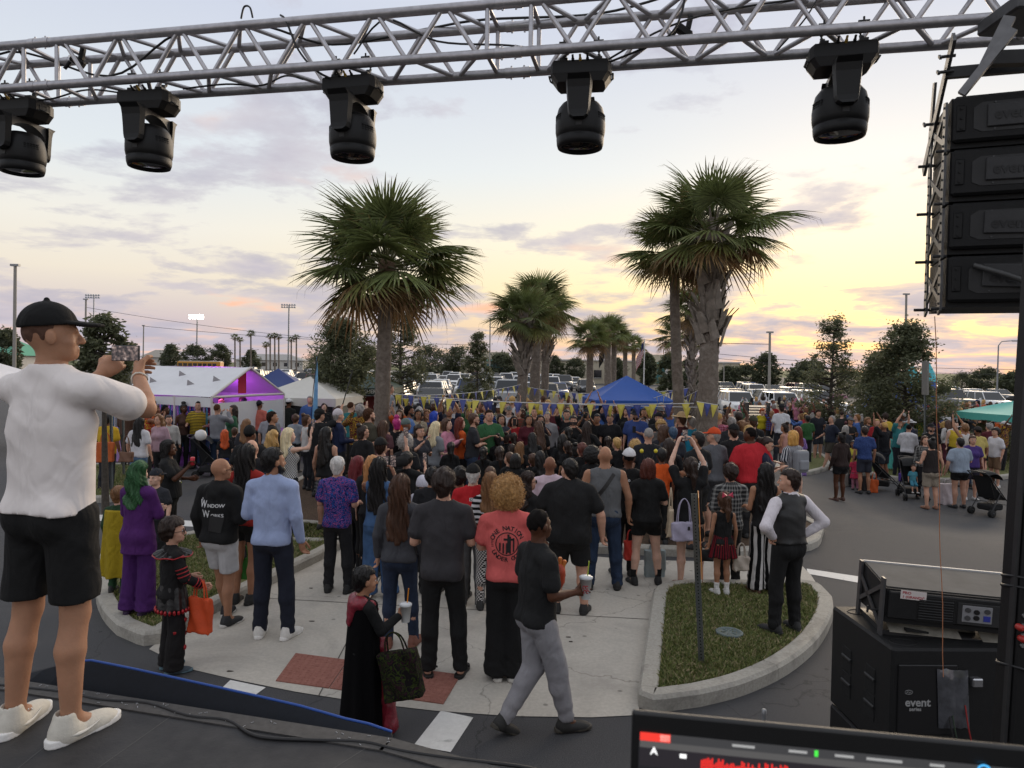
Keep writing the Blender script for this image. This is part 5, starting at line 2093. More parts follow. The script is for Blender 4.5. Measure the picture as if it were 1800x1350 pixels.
for yy in (.02,.42):
 b=MB()
 bar(b,(.006,yy,.0),(.006,yy,.41),.014,.05)
 b.build('rigging_plate',M_PLATE,ls)
for (za,zb) in ((.06,.30),(.34,.12)):
 b=MB()
 bar(b,(.006,.04,za),(.006,.41,zb),.010,.03)
 b.build('link_bar',M_PLATE,ls)
b=MB()
b.tube((-.06,.06,.16),(.02,.06,.16),.007,n=8).box((-.062,.06,.16),(.01,.014,.05))
b.build('quick_pin',M_BLK2,ls)
b=MB()
for (x0,x1,y0,y1) in ((.06,.48,.0,.06),(.44,.62,.0,.30),(.6,.95,.0,.05)):
 b.bbox(((x0+x1)/2,(y0+y1)/2+.02,.055),(x1-x0,.10,.006),.001,rot=(R(30),0,0))
b.build('base_plate',mat('scuffed_plate',(.27,.25,.21),.6,.3,noise=.4,nscale=12),ls)
for x in (.22,.78):
 MB().prism([(x-.07,-.012),(x+.06,-.012),(x-.07,.03)],.05,.066).build('plate_hole',mat('recess2',(.004,.004,.004),.9),ls)
b=MB()
b.box((.47,.22,.02),(.90,.40,.035))
b.build('foot',M_BLK2,ls)
# hanging string
A,B=AT(1643,556,3.72),AT(1659,1190,3.95)
P=[A.lerp(B,i/14)+Vector((.004*math.sin(i*1.3),0,0)) for i in range(15)]
o=MB().path(P,.0022,5).build('hanging_string',mat('string_orange',(.42,.17,.08),.8))
tag(o,'thin orange string hanging from the speaker array down to the subwoofer','string')
# ================================================================== LAPTOP on a table at the camera
lt0,lt1=AT(1108,1250,.665),AT(1830,1318,.612)
wd=(lt1-lt0)
yw=math.atan2(wd.y,wd.x)
LW=wd.length
lp=empty('laptop',(lt0.x,lt0.y,lt0.z-.235),yw,'open black laptop running DJ software in the lower right corner','laptop')
tilt=-math.asin(wd.z/LW) if False else 0
lp.rotation_euler=(0,-math.asin(wd.z/LW),yw)
b=MB()
b.bbox((LW/2,.004,.117),(LW,.007,.236),.0028,seg=2)
lid=b.build('lid',mat('laptop_black',(.010,.010,.011),.35),lp)
b=MB()
b.box((LW/2,.0,.108),(LW-.014,.0008,.212))
scr=b.build('screen',mat('screen_dark',(.004,.004,.005),.25,emit=(.010,.010,.012),estr=1.0),lid)
def ui(name,x,z,w,h,col,e=1.0,rot=0):
 key='ui_'+'_'.join('%.3f'%c for c in col)+'_%g'%e
 return MB().box((x,-.0012-.0004*ui.k,.213+(z-.1865)*.62),(w,.0004,h*.62),(0,rot,0)).build(name,mat(key,(.01,.01,.01),.4,emit=col,estr=e),scr)
ui.k=0
ui('toolbar',LW/2,.186,LW-.016,.013,(.030,.030,.032))
ui('toolbar',LW/2,.1745,LW-.016,.010,(.060,.058,.058))
ui('deck_strip',LW/2,.155,LW-.016,.028,(.012,.010,.013))
ui.k=1
ui('title_badge',.022,.1865,.028,.0125,(.60,.03,.02))
ui('badge_icon',.031,.1865,.009,.010,(.9,.35,.3))
for x,w in ((.102,.02),(.150,.016),(.166,.003),(.19,.016),(.224,.03),(.268,.012),(.40,.016),(.416,.003),(.46,.014)):
 ui('toolbar_text',x if x<LW else LW-.02,.1862,w,.0035 if w>.005 else .009,(.25,.25,.25) if w>.005 else (.05,.6,.05))
for x,c in ((.318,(.13,.45,.75)),(.338,(.3,.3,.3)),(.352,(.3,.3,.3)),(.366,(.05,.35,.85)),(.382,(.7,.05,.04))):
 if x<LW-.01:
  ui('deck_button',x if x!=.318 else .318,.1862 if c[0]<.5 else .184,.012,.005,c)
for x,c in ((.322,(.05,.35,.7)),(.395,(.6,.04,.04))):
 P=[Vector((x-.016*(x<.35)+.0048*math.cos(R(i*30)),-.0022,.2135+.0040*math.sin(R(i*30)))) for i in range(13)]
 MB().path(P,.0009,4).build('dial',mat('ui_dial_%g'%x,(.01,.01,.01),.4,emit=c,estr=1.0),scr)
link('deck_letter',text_mesh('A',.0095,.0002),scr,loc=(.018,-.0020,.197),rot=(R(90),0,0),mat=mat('ui_white',(.1,.1,.1),.5,emit=(.75,.75,.75),estr=1))
ui('slider_knob',.048,.162,.006,.006,(.85,.85,.85))
rg=random.Random(5)
x=.065
wf=MB()
while x<LW-.03:
 hgt=(.003+.012*rg.random()**1.6)*(1 if x<.2 else .65)
 wf.box((x,-.0022,.192),(.0013,.0004,hgt))
 x+=.0019
w_=wf.build('waveform',mat('ui_wave',(.01,.01,.01),.4,emit=(.62,.02,.015),estr=1.0),scr)
w_['kind']='stuff'
ui('playhead',.352,.158,.0015,.022,(.6,.6,.6))
b=MB()
b.bbox((LW/2,-.115,-.006),(LW,.24,.012),.003)
b.build('keyboard_base',MATS['laptop_black'],lp)
tb=empty('dj_table',(lt0.x+LW/2,lt0.y-.13,ST_Z),yw,'black table carrying the laptop','table')
b=MB()
ztop=lt0.z-.235-.05-ST_Z
b.bbox((0,0,ztop-.015),(.75,.42,.03),.004)
b.build('table_top',M_BLK,tb)
for sx in (-1,1):
 for sy in (-1,1):
  MB().tube((sx*.34,sy*.18,0),(sx*.34,sy*.18,ztop-.03),.015,n=8).build('leg',M_BLK2,tb)
  # ================================================================== PALMS
def frond_mesh(seed,dead=False):
 rg=random.Random(seed)
 V,Fq=[],[]
 Lp=.80
 # petiole: three-sided, arched
 pp=[]
 for i in range(5):
  t=i/4
  pp.append(Vector((Lp*t,0,.06*math.sin(t*2.2))))
 b=MB()
 b.path(pp,[.022,.018,.015,.012,.009],4)
 C=pp[-1]
 nl=40
 for i in range(nl):
  a=R(-138+276*i/(nl-1))+rg.uniform(-.03,.03)
  ln=(1.02-.34*abs(a)/2.4)*rg.uniform(.86,1.08)
  d=Vector((math.cos(a),math.sin(a),0))
  fold=-.55*abs(math.sin(a))**1.3 if abs(a)>.3 else -.08
  st=Vector((C.x-.10*(1-abs(a)/2.4),0,C.z))
  n=Vector((-d.y,d.x,0))
  drp=rg.uniform(.12,.46)*(2.4 if dead else 1)
  base=[]
  for (t,w) in ((.06,.010),(.34,.026),(.66,.019),(.88,.009),(1.02,.001)):
   z=fold*ln*t*.45-drp*ln*max(0,t-.30)**1.6+.015*(i%2)
   r=ln*(t-.10*max(0,t-.5))
   p=st+d*r+Vector((0,0,z))
   base.append((p-n*w+Vector((0,0,.010*(w/.026))),p-Vector((0,0,.008*(w/.026))),p+n*w+Vector((0,0,.010*(w/.026)))))
  v,q=[],[]
  for (p,m_,r_) in base:
   v+=[p,m_,r_]
  for k in range(len(base)-1):
   o_=k*3
   q+=[(o_,o_+1,o_+4,o_+3),(o_+1,o_+2,o_+5,o_+4)]
  b.add(v,q,1)
  if rg.random()<.25:
   p=base[-1][1]
   b.add([p,p+Vector((.004,0,0)),p+Vector((d.x*.04,d.y*.04,-.16))],[(0,1,2)],1)
 return b.mesh('frond',[mat('petiole',(.10,.10,.035),.6),M_FROND])
def frond_material():
 m=bpy.data.materials.new('frond')
 m.use_nodes=True
 t=m.node_tree
 p=t.nodes['Principled BSDF']
 p.inputs['Roughness'].default_value=.42
 p.inputs['Specular IOR Level'].default_value=.4
 oi=N(t,'ShaderNodeObjectInfo')
 tcn=N(t,'ShaderNodeTexCoord')
 # old growth: tips turn straw brown with distance from the fan's heart
 ln=N(t,'ShaderNodeVectorMath',operation='DISTANCE')
 ln.inputs[1].default_value=(.78,0,.05)
 t.links.new(tcn.outputs['Object'],ln.inputs[0])
 nz=N(t,'ShaderNodeTexNoise',inp={'Scale':5.0,'Detail':2.0})
 t.links.new(tcn.outputs['Object'],nz.inputs['Vector'])
 ad=N(t,'ShaderNodeMath',operation='MULTIPLY_ADD',inp={1:.5,2:0.0})
 t.links.new(nz.outputs['Fac'],ad.inputs[0])
 t.links.new(ln.outputs['Value'],ad.inputs[2])
 rp=ramp(t,[(.98,0.0),(1.22,.75)])
 t.links.new(ad.outputs[0],rp.inputs[0])
 mx=N(t,'ShaderNodeMix',data_type='RGBA')
 mx.inputs['B'].default_value=(.17,.115,.045,1)
 t.links.new(rp.outputs[0],mx.inputs['Factor'])
 n2_=N(t,'ShaderNodeTexNoise',inp={'Scale':9.0,'Detail':3.0})
 t.links.new(tcn.outputs['Object'],n2_.inputs['Vector'])
 mr=N(t,'ShaderNodeMapRange',inp={1:.3,2:.7,3:.7,4:1.35})
 t.links.new(n2_.outputs['Fac'],mr.inputs[0])
 sc=N(t,'ShaderNodeVectorMath',operation='SCALE')
 t.links.new(oi.outputs['Color'],sc.inputs[0])
 t.links.new(mr.outputs[0],sc.inputs['Scale'])
 t.links.new(sc.outputs[0],mx.inputs['A'])
 t.links.new(mx.outputs['Result'],p.inputs['Base Color'])
 tr_=N(t,'ShaderNodeBsdfTranslucent')
 t.links.new(mx.outputs['Result'],tr_.inputs['Color'])
 ms=N(t,'ShaderNodeMixShader',inp={0:.22})
 t.links.new(p.outputs[0],ms.inputs[1])
 t.links.new(tr_.outputs[0],ms.inputs[2])
 t.links.new(ms.outputs[0],t.nodes['Material Output'].inputs['Surface'])
 return m
M_FROND=frond_material()
FRONDS=[frond_mesh(s) for s in (1,2,3,4)]
DEADF=[frond_mesh(s,True) for s in (8,9)]
M_TRUNK=noise_mix_mat('palm_trunk',(.13,.108,.088),(.24,.20,.165),16,.3,.7,.95,.02,40,(.31,.27,.23),5,(.5,.7))
M_BOOT=noise_mix_mat('palm_boot',(.18,.155,.13),(.36,.315,.265),9,.3,.7,.9,.015,30)
M_FIBRE=noise_mix_mat('palm_fibre',(.07,.045,.028),(.16,.105,.065),20,.3,.7,.95,.02,50)
def palm(base,top,r0,r1,crown,label,nf=46,boots=0,group='sabal palms on the middle island',seed=1,lod=0,crossed=True,name='palm_tree',zsq=1.0):
 """base, top = foot and heart of the crown"""
 rg=random.Random(seed)
 base,top=Vector(base),Vector(top)
 r=empty(name,base,0,label,'palm tree',group)
 hgt=top.z-base.z
 b=MB()
 nseg=40 if lod==0 else 14
 nn_=16 if lod==0 else 9
 V,Q=[],[]
 prev=0
 dx,dy=top.x-base.x,top.y-base.y
 for i in range(nseg*2+1):
  t=i/(nseg*2)
  cx=dx*(t+.12*math.sin(t*math.pi))
  cy=dy*t
  rr=r0+(r1-r0)*min(1,t*1.15)
  if t<.06:
   rr*=1+(.06-t)*3
  rr*=(1.0 if i%2 else .935)*(1+.02*math.sin(i*1.7))
  for k in range(nn_):
   a=2*math.pi*k/nn_
   j=1+.03*math.sin(3*a+i*.6)
   V.append((cx+rr*j*math.cos(a),cy+rr*j*math.sin(a),hgt*t))
 for i in range(nseg*2):
  for k in range(nn_):
   a,c=i*nn_+k,i*nn_+(k+1)%nn_
   Q.append((a,c,c+nn_,a+nn_))
 b.add(V,Q,0,True)
 b.build('trunk',M_TRUNK,r)
 def axis(t):
  return Vector((dx*(t+.12*math.sin(t*math.pi)),dy*t,hgt*t))
  # leaf bases still on the stem, in a criss-cross
 if boots:
  bm_=MESHES.get('boot')
  if bm_ is None:
   q=MB()
   q.add([(-.085,0,0),(.085,0,0),(.055,.06,.26),(-.055,.06,.26),(-.07,.03,.0),(.07,.03,.0),(.03,.11,.30),(-.03,.11,.30)],[(0,1,5,4),(3,2,1,0),(4,5,6,7),(1,2,6,5),(3,0,4,7),(2,3,7,6)])
   q.add([(-.05,.05,.22),(-.012,.05,.22),(-.05,.15,.42),(-.075,.14,.40),(.012,.05,.22),(.05,.05,.22),(.075,.14,.40),(.05,.15,.42)],[(0,1,2,3),(4,5,6,7),(3,2,1,0),(7,6,5,4)])
   bm_=MESHES['boot']=q.mesh('leaf_base',[M_BOOT])
  nb=int(boots*120)
  for i in range(nb):
   t=1-boots*(i+.5)/nb
   a=i*2.3999
   p=axis(t)
   rr=r0+(r1-r0)*min(1,t*1.15)
   o=link('leaf_base',bm_,r,loc=p+Vector((math.cos(a)*rr*.95,math.sin(a)*rr*.95,-.12)))
   o.rotation_euler=(R(rg.uniform(-14,6)),R(rg.uniform(-26,26)),a-math.pi/2)
   s_=rg.uniform(1.0,1.5)*(r1/.17)
   o.scale=(s_,s_*rg.uniform(.8,1.5),s_)
   # fibre under the crown
 q=MB()
 V=[]
 pr=[(r1*.9,-.75),(r1*1.15,-.45),(r1*1.3,-.2),(r1*1.2,.0),(r1*.7,.12),(.02,.18)]
 q.lathe([(max(.01,a),z*crown/1.9) for i,(a,z) in enumerate(pr)],14,c=axis(1.0))
 q.build('crown_heart',M_FIBRE,r)
 # fronds
 for i in range(nf):
  u=(i+.5)/nf
  el=R(78-114*u**.85+rg.uniform(-12,12))
  az_=i*2.3999+rg.uniform(-.2,.2)
  dead=u>.88
  me=rg.choice(DEADF if dead else FRONDS)
  sc=crown/1.72*rg.uniform(.84,1.14)*(.74+.26*math.cos(el))
  if dead:
   c=rg.choice(((.25,.16,.075),(.20,.12,.055),(.32,.21,.10)))
  else :
   g=rg.uniform(.75,1.25)
   yl=max(0,u-.62)*rg.uniform(0,1.6)
   c=(.140*g+.18*yl,.170*g+.08*yl,.060*g)
  st=axis(1.0)+Vector((math.cos(az_)*r1*.6,math.sin(az_)*r1*.6,(.10-.30*u)*crown/1.9))
  o=link('frond',me,r,loc=st,color=c)
  o.rotation_euler=Euler((rg.uniform(-.35,.35),-el,az_))
  o.scale=(sc,sc*rg.uniform(.85,1.05),sc)
 return r
def palm_px(bx,by_depth,tx,ty,rpx,crown_px,label,**kw):
 """bx: pixel column of the foot, depth, heart of crown at pixel (tx, ty)"""
 Y=by_depth
 foot=AT(bx,700,Y)
 foot.z=.1
 top=AT(tx,ty,Y)
 k=Y/F_PX
 return palm(foot,top,rpx[0]*k,rpx[1]*k,crown_px*k,label,**kw)
palm_px(667,17.0,680,462,(15.5,12.5),165,'broad sabal palm with smooth trunk left of the middle',nf=46,seed=3)
palm_px(1243,14.5,1252,408,(20,16),152,'thick palm with shaggy leaf stubs, nearest on the right',nf=42,boots=.40,seed=5)
palm_px(1207,16.0,1184,442,(11.5,8.5),108,'thinner palm leaning left behind the thick right palm',nf=30,seed=8)
palm_px(1223,22.0,1216,545,(7,6),66,'palm with criss-cross stubs hidden behind the two right palms',nf=30,boots=.75,seed=9)
palm_px(917,24.0,921,556,(9.5,9.5),76,'palm with pale criss-cross trunk, left of the middle trio',nf=36,boots=.42,seed=10)
palm_px(937,27.0,945,534,(11,8),78,'tallest palm of the middle trio, smooth trunk',nf=36,seed=11)
palm_px(956,30.0,961,548,(7,7),62,'slim palm with stubs, right of the middle trio',nf=32,boots=.4,seed=12)
palm_px(1036,38.0,1038,595,(7,6),50,'palm just left of the blue canopy peak',nf=30,seed=13,lod=1)
palm_px(1070,44.0,1068,582,(7,6),46,'palm with two trunks behind the dark flag',nf=28,seed=14,lod=1)
palm_px(1077,46.0,1080,590,(5,5),38,'slender palm beside the dark flag',nf=26,seed=15,lod=1)
palm_px(1100,52.0,1099,604,(4.5,4),33,'small palm left of the striped flag',nf=24,seed=16,lod=1)
palm_px(1114,58.0,1114,606,(4,3.5),28,'smallest palm beside the striped flag pole',nf=24,seed=17,lod=1)
palm_px(1192,30.0,1190,590,(6,6),45,'low palm crown showing left of the right trunks',nf=26,seed=18,lod=1)
palm_px(1244,32.0,1238,602,(6,6),34,'low palm crown showing right of the thick trunk',nf=24,seed=19,lod=1)
for i,(x,y,cr,lb) in enumerate(((413,593,9,'leftmost far tall palm on the skyline'),(422,597,8,'second far tall palm on the skyline'),(441,587,10,'tallest far palm standing alone on the skyline'),(475,592,8,'far palm left of a close pair on the skyline'),(483,590,8,'left palm of a close far pair'),(490,592,8,'right palm of a close far pair'),(468,606,9,'short bushy far palm below the pair'),(512,597,8,'far palm left of the stadium light mast'),(521,593,9,'far palm right of the stadium light mast'))):
 palm_px(x,115.0,x,y,(1.7,1.3),cr,lb,nf=16,seed=30+i,lod=1,group='far palms on the skyline')
 # ================================================================== BROADLEAF TREES
M_BARK=noise_mix_mat('bark',(.05,.042,.035),(.10,.085,.07),12,.3,.7,.95,.02,30)
def leaf_mat(name,c1,c2):
 m=bpy.data.materials.new(name)
 m.use_nodes=True
 t=m.node_tree
 p=t.nodes['Principled BSDF']
 p.inputs['Roughness'].default_value=.55
 geo=N(t,'ShaderNodeNewGeometry')
 rp=ramp(t,[(0.0,c1),(1.0,c2)])
 t.links.new(geo.outputs['Random Per Island'],rp.inputs[0])
 t.links.new(rp.outputs[0],p.inputs['Base Color'])
 tr_=N(t,'ShaderNodeBsdfTranslucent')
 t.links.new(rp.outputs[0],tr_.inputs['Color'])
 ms=N(t,'ShaderNodeMixShader',inp={0:.48})
 t.links.new(p.outputs[0],ms.inputs[1])
 t.links.new(tr_.outputs[0],ms.inputs[2])
 t.links.new(ms.outputs[0],t.nodes['Material Output'].inputs['Surface'])
 return m
M_LEAF=leaf_mat('leaf_oak',(.07,.082,.042),(.18,.19,.105))
M_LEAF2=leaf_mat('leaf_far',(.06,.07,.042),(.13,.145,.08))
TREES={}
def tree_meshes(seed,h,cw,trunk,n,leaf,shape):
 """crown clusters spread through an uneven volume, each carried by its own limb"""
 key=(seed,h,cw,n,shape)
 if key in TREES:
  return TREES[key]
 rg=random.Random(seed)
 b=MB()
 z0=h*trunk
 lean=Vector((rg.uniform(-.03,.03)*h,rg.uniform(-.03,.03)*h,0))
 tp=[Vector((lean.x*t,lean.y*t,h*.93*t)) for t in (0,.2,.4,.6,.8,1)]
 r0=.020*h
 b.path(tp,[r0,r0*.85,r0*.7,r0*.5,r0*.3,r0*.1],7)
 lobes=[(rg.uniform(0,6.28),rg.uniform(.75,1.15)) for _ in range(6)]
 nc={'round':90,'droop':80,'cone':90,'open':110}[shape]
 cl=[]
 while len(cl)<nc:
  t=rg.random()
  a=rg.uniform(0,6.283)
  prof={'round':math.sin(math.pi*(t*.86+.12))**.6,'droop':math.sin(math.pi*(t*.8+.16))**.5,'cone':.25+.85*(1-t)**.8*min(1,t*5+.3),'open':.18+.95*(1-t)**.9*min(1,t*4+.35)}[shape]
  bump=sum(w_*max(0,math.cos(a-q))**3 for q,w_ in lobes)/2.2
  rr=cw*.5*prof*(.62+.38*min(1.2,bump))*math.sqrt(rg.uniform(.10,1.0))
  z=z0+(h-z0)*t
  cl.append(Vector((rr*math.cos(a)+lean.x*t,rr*math.sin(a)+lean.y*t,z)))
 for c in cl:
  zt=max(z0*.7,min(h*.9,c.z-rg.uniform(.25,.6)*math.hypot(c.x,c.y)))
  s_=Vector((lean.x*zt/h,lean.y*zt/h,zt))
  m_=s_.lerp(c,.55)+Vector((rg.uniform(-.04,.04)*h,rg.uniform(-.04,.04)*h,(.05 if shape=='droop' else -.01)*h))
  rb_=r0*.28
  b.path([s_,m_,c],[rb_,rb_*.6,rb_*.2],4)
 tm=b.mesh('trunk',[M_BARK])
 V,Fq=[],[]
 big=[rg.uniform(.55,1.3) for _ in cl]
 for i in range(n):
  j=rg.randrange(nc)
  c0=cl[j]
  sp=cw*{'open':.040,'cone':.05,'droop':.055,'round':.062}[shape]*big[j]
  s=leaf*rg.uniform(.6,1.3)
  c=c0+Vector((rg.gauss(0,sp),rg.gauss(0,sp),rg.gauss(0,sp*.8)-(abs(rg.gauss(0,sp*2.0)) if shape=='droop' else 0)))
  u=Vector((rg.gauss(0,1),rg.gauss(0,1),rg.gauss(0,.6))).normalized()
  w=u.cross(Vector((rg.gauss(0,1),rg.gauss(0,1),rg.gauss(0,1)))).normalized()*.42
  k=len(V)
  V+=[c-u*s,c+w*s,c+u*s,c-w*s]
  Fq.append((k,k+1,k+2,k+3))
 me=bpy.data.meshes.new('crown')
 me.from_pydata([tuple(v) for v in V],[],Fq)
 me.update()
 top=max(v[2] for v in V)
 TREES[key]=(tm,me,top)
 return TREES[key]
def tree(px,base_Y,top_px,w_px,label,seed=1,n=7000,leaf=.07,shape='round',trunk=.3,group=None,m=None,zb=0.05):
 foot=AT(px,700,base_Y)
 foot.z=zb
 top=AT(px,top_px,base_Y).z
 h=top-zb
 # build near unit proportions so far copies can share
 H0=6.0
 cw=w_px*base_Y/F_PX/h*H0
 cw=max(.2,round(cw,1)) if group is None else max(2,round(cw/2)*2)
 tm,cm_,tp=tree_meshes(seed if group is None else 40+seed%3,H0,cw,trunk,n,leaf*H0/h,shape)
 k=h/tp
 if px>1250:
  foot.z=zb=LOW
  k=(top-zb)/tp
 r=empty('broadleaf_tree' if shape!='open' else 'young_tree',foot,RNG.uniform(0,6.28),label,'tree',group,k)
 link('trunk',tm,r)
 link('crown',cm_,r,mat=m or M_LEAF)
 return r
tree(186,13.0,545,110,'small leafy tree behind the sign plate, right of the cap',seed=21,n=6500,leaf=.05,shape='round',trunk=.62)
tree(592,24.0,540,150,'drooping leafy tree just left of the broad palm trunk',seed=22,n=16000,leaf=.065,shape='droop',trunk=.40)
tree(703,30.0,520,125,'slender tree half hidden behind the broad palm trunk',seed=23,n=9000,leaf=.06,shape='cone',trunk=.3)
tree(838,33.0,578,100,'grey green tree between the broad palm and the middle trio',seed=24,n=8000,leaf=.06,shape='open',trunk=.25)
tree(1458,31.0,546,135,'airy tree right of the thick palm',seed=25,n=7500,leaf=.06,shape='open',trunk=.22)
tree(1592,27.0,552,200,'large dense leafy tree behind the tall grey sign post',seed=26,n=17000,leaf=.07,shape='open',trunk=.3)
tree(1545,29.0,612,130,'bushy tree left of the large dense tree',seed=27,n=8000,leaf=.07,shape='open',trunk=.3)
for i,(px,Y,tp,wd,lb) in enumerate(((340,150,600,60,'dark round tree behind the bus on the left skyline'),(300,160,602,50,'dark tree left of the bus on the skyline'),(390,155,602,50,'dark tree right of the bus on the skyline'),(12,90,570,60,'dark tree at the far left picture edge'),(440,150,612,40,'low dark tree below the far palms'),(645,150,596,110,'dark tree in the row left of the palm trunk'),(755,150,600,100,'dark broad tree right of the palm trunk'),(800,155,604,80,'dark tree behind the grey green tree'),(880,136,614,70,'round tree at the left end of the cream building'),(975,134,622,55,'round tree in front of the cream building, left one'),(1012,134,624,50,'round tree in front of the cream building, middle one'),(1085,134,626,50,'round tree in front of the cream building, right one'),(1140,100,618,45,'tree right of the striped flag'),(1178,70,612,60,'dark tree left of the right palm trunks'),(1278,98,640,60,'low dark tree right of the thick palm trunk'),(1310,96,634,60,'rounded tree left of the concrete pole'),(1345,97,616,80,'tall rounded tree behind the concrete pole'),(1420,92,628,110,'broad dark tree behind the airy tree'),(1490,92,640,90,'dark tree between the airy tree and the dense tree'),(1690,110,650,60,'dark tree on the right skyline left of the lamp'),(1735,108,640,70,'dark tree on the right skyline by the lamp'),(1780,95,650,60,'dark tree at the right edge behind the tower'),(1215,60,628,40,'shrub sized tree between the right trunks'),(560,150,614,70,'dark tree behind the drooping tree'))):
 tree(px,Y,tp,wd,lb,seed=40+i%5,n=4200,leaf=.30,shape='round',trunk=.12,group='trees along the far side of the car park',m=M_LEAF2)
 # ================================================================== CARS
M_GLASS=mat('car_glass',(.012,.014,.017),.08,spec=.7)
M_PAINT=mat('car_paint',rough=.32,objcol=True,coat=.6,spec=.5)
M_TYRE=mat('tyre',(.012,.012,.012),.85)
M_RIM=mat('rim',(.32,.32,.33),.35,.8)
M_LAMP=mat('headlight',(.55,.56,.58),.12,spec=.8)
M_TAIL=mat('tail_light',(.30,.012,.01),.2)
M_TRIM=mat('car_trim',(.018,.018,.019),.5)
def loft(b,secs,m=0,smooth=True):
 """secs: list of rings with the same number of points"""
 n=len(secs[0])
 V=[p for s in secs for p in s]
 Q=[]
 for i in range(len(secs)-1):
  for j in range(n):
   Q.append((i*n+j,i*n+(j+1)%n,(i+1)*n+(j+1)%n,(i+1)*n+j))
 b.add(V,Q,m,smooth)
 b.add(secs[0],[tuple(range(n-1,-1,-1))],m)
 b.add(secs[-1],[tuple(range(n))],m)
CARS={}
def make_car(kind):
 """nose towards -Y"""
 P={'sedan':dict(L=4.6,W=1.80,belt=.92,roof=1.44,hood=.88,ws0=-.95,ws1=-.28,rw0=1.05,rw1=1.70,deck=.98,clear=.20),'suv':dict(L=4.7,W=1.88,belt=1.08,roof=1.72,hood=1.04,ws0=-1.10,ws1=-.52,rw0=1.95,rw1=2.22,deck=1.1,clear=.26),'pickup':dict(L=5.6,W=1.98,belt=1.18,roof=1.88,hood=1.16,ws0=-1.15,ws1=-.65,rw0=.75,rw1=.95,deck=1.16,clear=.34),'van':dict(L=5.0,W=1.95,belt=1.10,roof=1.78,hood=1.0,ws0=-1.55,ws1=-.75,rw0=2.15,rw1=2.35,deck=1.1,clear=.22)}[kind]
 r=empty('parked_car',(0,0,-50))
 L2,w=P['L']/2,P['W']/2
 b=MB()
 secs=[]
 for (y,ws,zl,zt,ed) in ((-L2,.72,P['clear']+.16,P['hood']-.26,.10),(-L2+.10,.90,P['clear']+.04,P['hood']-.12,.1),(-L2+.45,.98,P['clear'],P['hood']-.04,.1),(P['ws0'],1.0,P['clear'],P['hood']+.02,.08),(P['ws1'],1.0,P['clear'],P['belt'],.05),(.6,1.0,P['clear'],P['belt'],.05),(P['rw1'] if kind!='pickup' else P['rw1']+.05,1.0,P['clear'],P['deck'],.06),(L2-.15,.97,P['clear']+.03,P['deck']-.02,.08),(L2,.86,P['clear']+.15,P['deck']-.12,.1)):
  x=w*ws
  secs.append([(-x*.90,y,zl),(x*.90,y,zl),(x,y,zl+.14),(x,y,(zl+zt)/2),(x*.985,y,zt-ed),(x*.90,y,zt),(-x*.90,y,zt),(-x*.985,y,zt-ed),(-x,y,(zl+zt)/2),(-x,y,zl+.14)])
 loft(b,secs)
 b.build('body',M_PAINT,r)
 # glasshouse
 zb,zr=P['belt']-.03,P['roof']
 wb,wr=w*.93,w*.76
 g=MB()
 def ring(y0,y1,z,ww,tp):
  return [(-ww,y0,z),(ww,y0,z),(ww,y1,z),(-ww,y1,z)]
 lo_=ring(P['ws0'],P['rw1'],zb,wb,0)
 hi_=ring(P['ws1'],P['rw0'],zr-.05,wr,0)
 g.add(lo_+hi_,[(0,1,5,4),(1,2,6,5),(2,3,7,6),(3,0,4,7),(4,5,6,7)])
 g.build('window',M_GLASS,r)
 rf=MB()
 rf.add([(x*1.015,y,z) for x,y,z in hi_]+[(x*.88,y+(.1 if y<0 else -.08),zr+.01) for x,y,z in hi_],[(0,1,5,4),(1,2,6,5),(2,3,7,6),(3,0,4,7),(4,5,6,7),(3,2,1,0)],0,False)
 rf.build('roof',M_PAINT,r)
 for s in (-1,1):
  for (ya,yb,rr) in ((P['ws0'],P['ws1'],.035),(P['rw1'],P['rw0'],.05)):
   MB().tube((s*wb,ya,zb),(s*wr,yb,zr-.04),rr,n=5).build('pillar',M_PAINT,r)
  for t in ((.42,) if kind in ('sedan','pickup') else (.36,.68)):
   y0,y1=P['ws0']+(P['rw1']-P['ws0'])*t,P['ws1']+(P['rw0']-P['ws1'])*t
   MB().tube((s*wb,y0,zb),(s*wr,y1,zr-.04),.035,n=5).build('pillar',M_PAINT,r)
  MB().bbox((s*w*.70,-L2+.07,P['hood']-.24),(w*.34,.12,.14),.02,rot=(0,0,-s*R(16))).build('headlight',M_LAMP,r)
  MB().bbox((s*w*.80,L2-.05,P['deck']-.24),(w*.26,.08,.17),.02).build('tail_light',M_TAIL,r)
  MB().bbox((s*(w+.08),P['ws0']+.35,P['belt']+.05),(.18,.09,.13),.02).build('mirror',M_PAINT,r)
  for y in (-L2+.85,L2-.95):
   rw_=.34 if kind in ('sedan','van') else .39
   wl=MB()
   wl.lathe([(rw_*.62,-.10),(rw_,-.085),(rw_,.085),(rw_*.62,.10)],16,0,c=(s*(w-.09),y,rw_),rot=(0,R(90),0))
   wl.lathe([(.01,-.108),(rw_*.60,-.102),(rw_*.60,.102),(.01,.108)],12,1,c=(s*(w-.09),y,rw_),rot=(0,R(90),0))
   wl.build('wheel',[M_TYRE,M_RIM],r)
 MB().bbox((0,-L2+.015,P['hood']-.27),(w*.86,.06,.16),.015).build('grille',M_TRIM,r)
 MB().bbox((0,-L2+.0,P['clear']+.22),(w*1.45,.10,.16),.02).build('bumper',M_TRIM if kind!='pickup' else M_RIM,r)
 if kind=='pickup':
  MB().box((0,L2-.95,P['deck']-.02),(w*1.6,1.6,.03)).build('bed',M_TRIM,r)
 return r
PAINTS=[('white',(.75,.75,.75),9),('silver',(.42,.43,.44),5),('dark grey',(.075,.078,.082),4),('black',(.012,.012,.013),3),('dark red',(.16,.015,.018),1),('blue',(.03,.07,.20),1),('beige',(.42,.38,.31),1)]
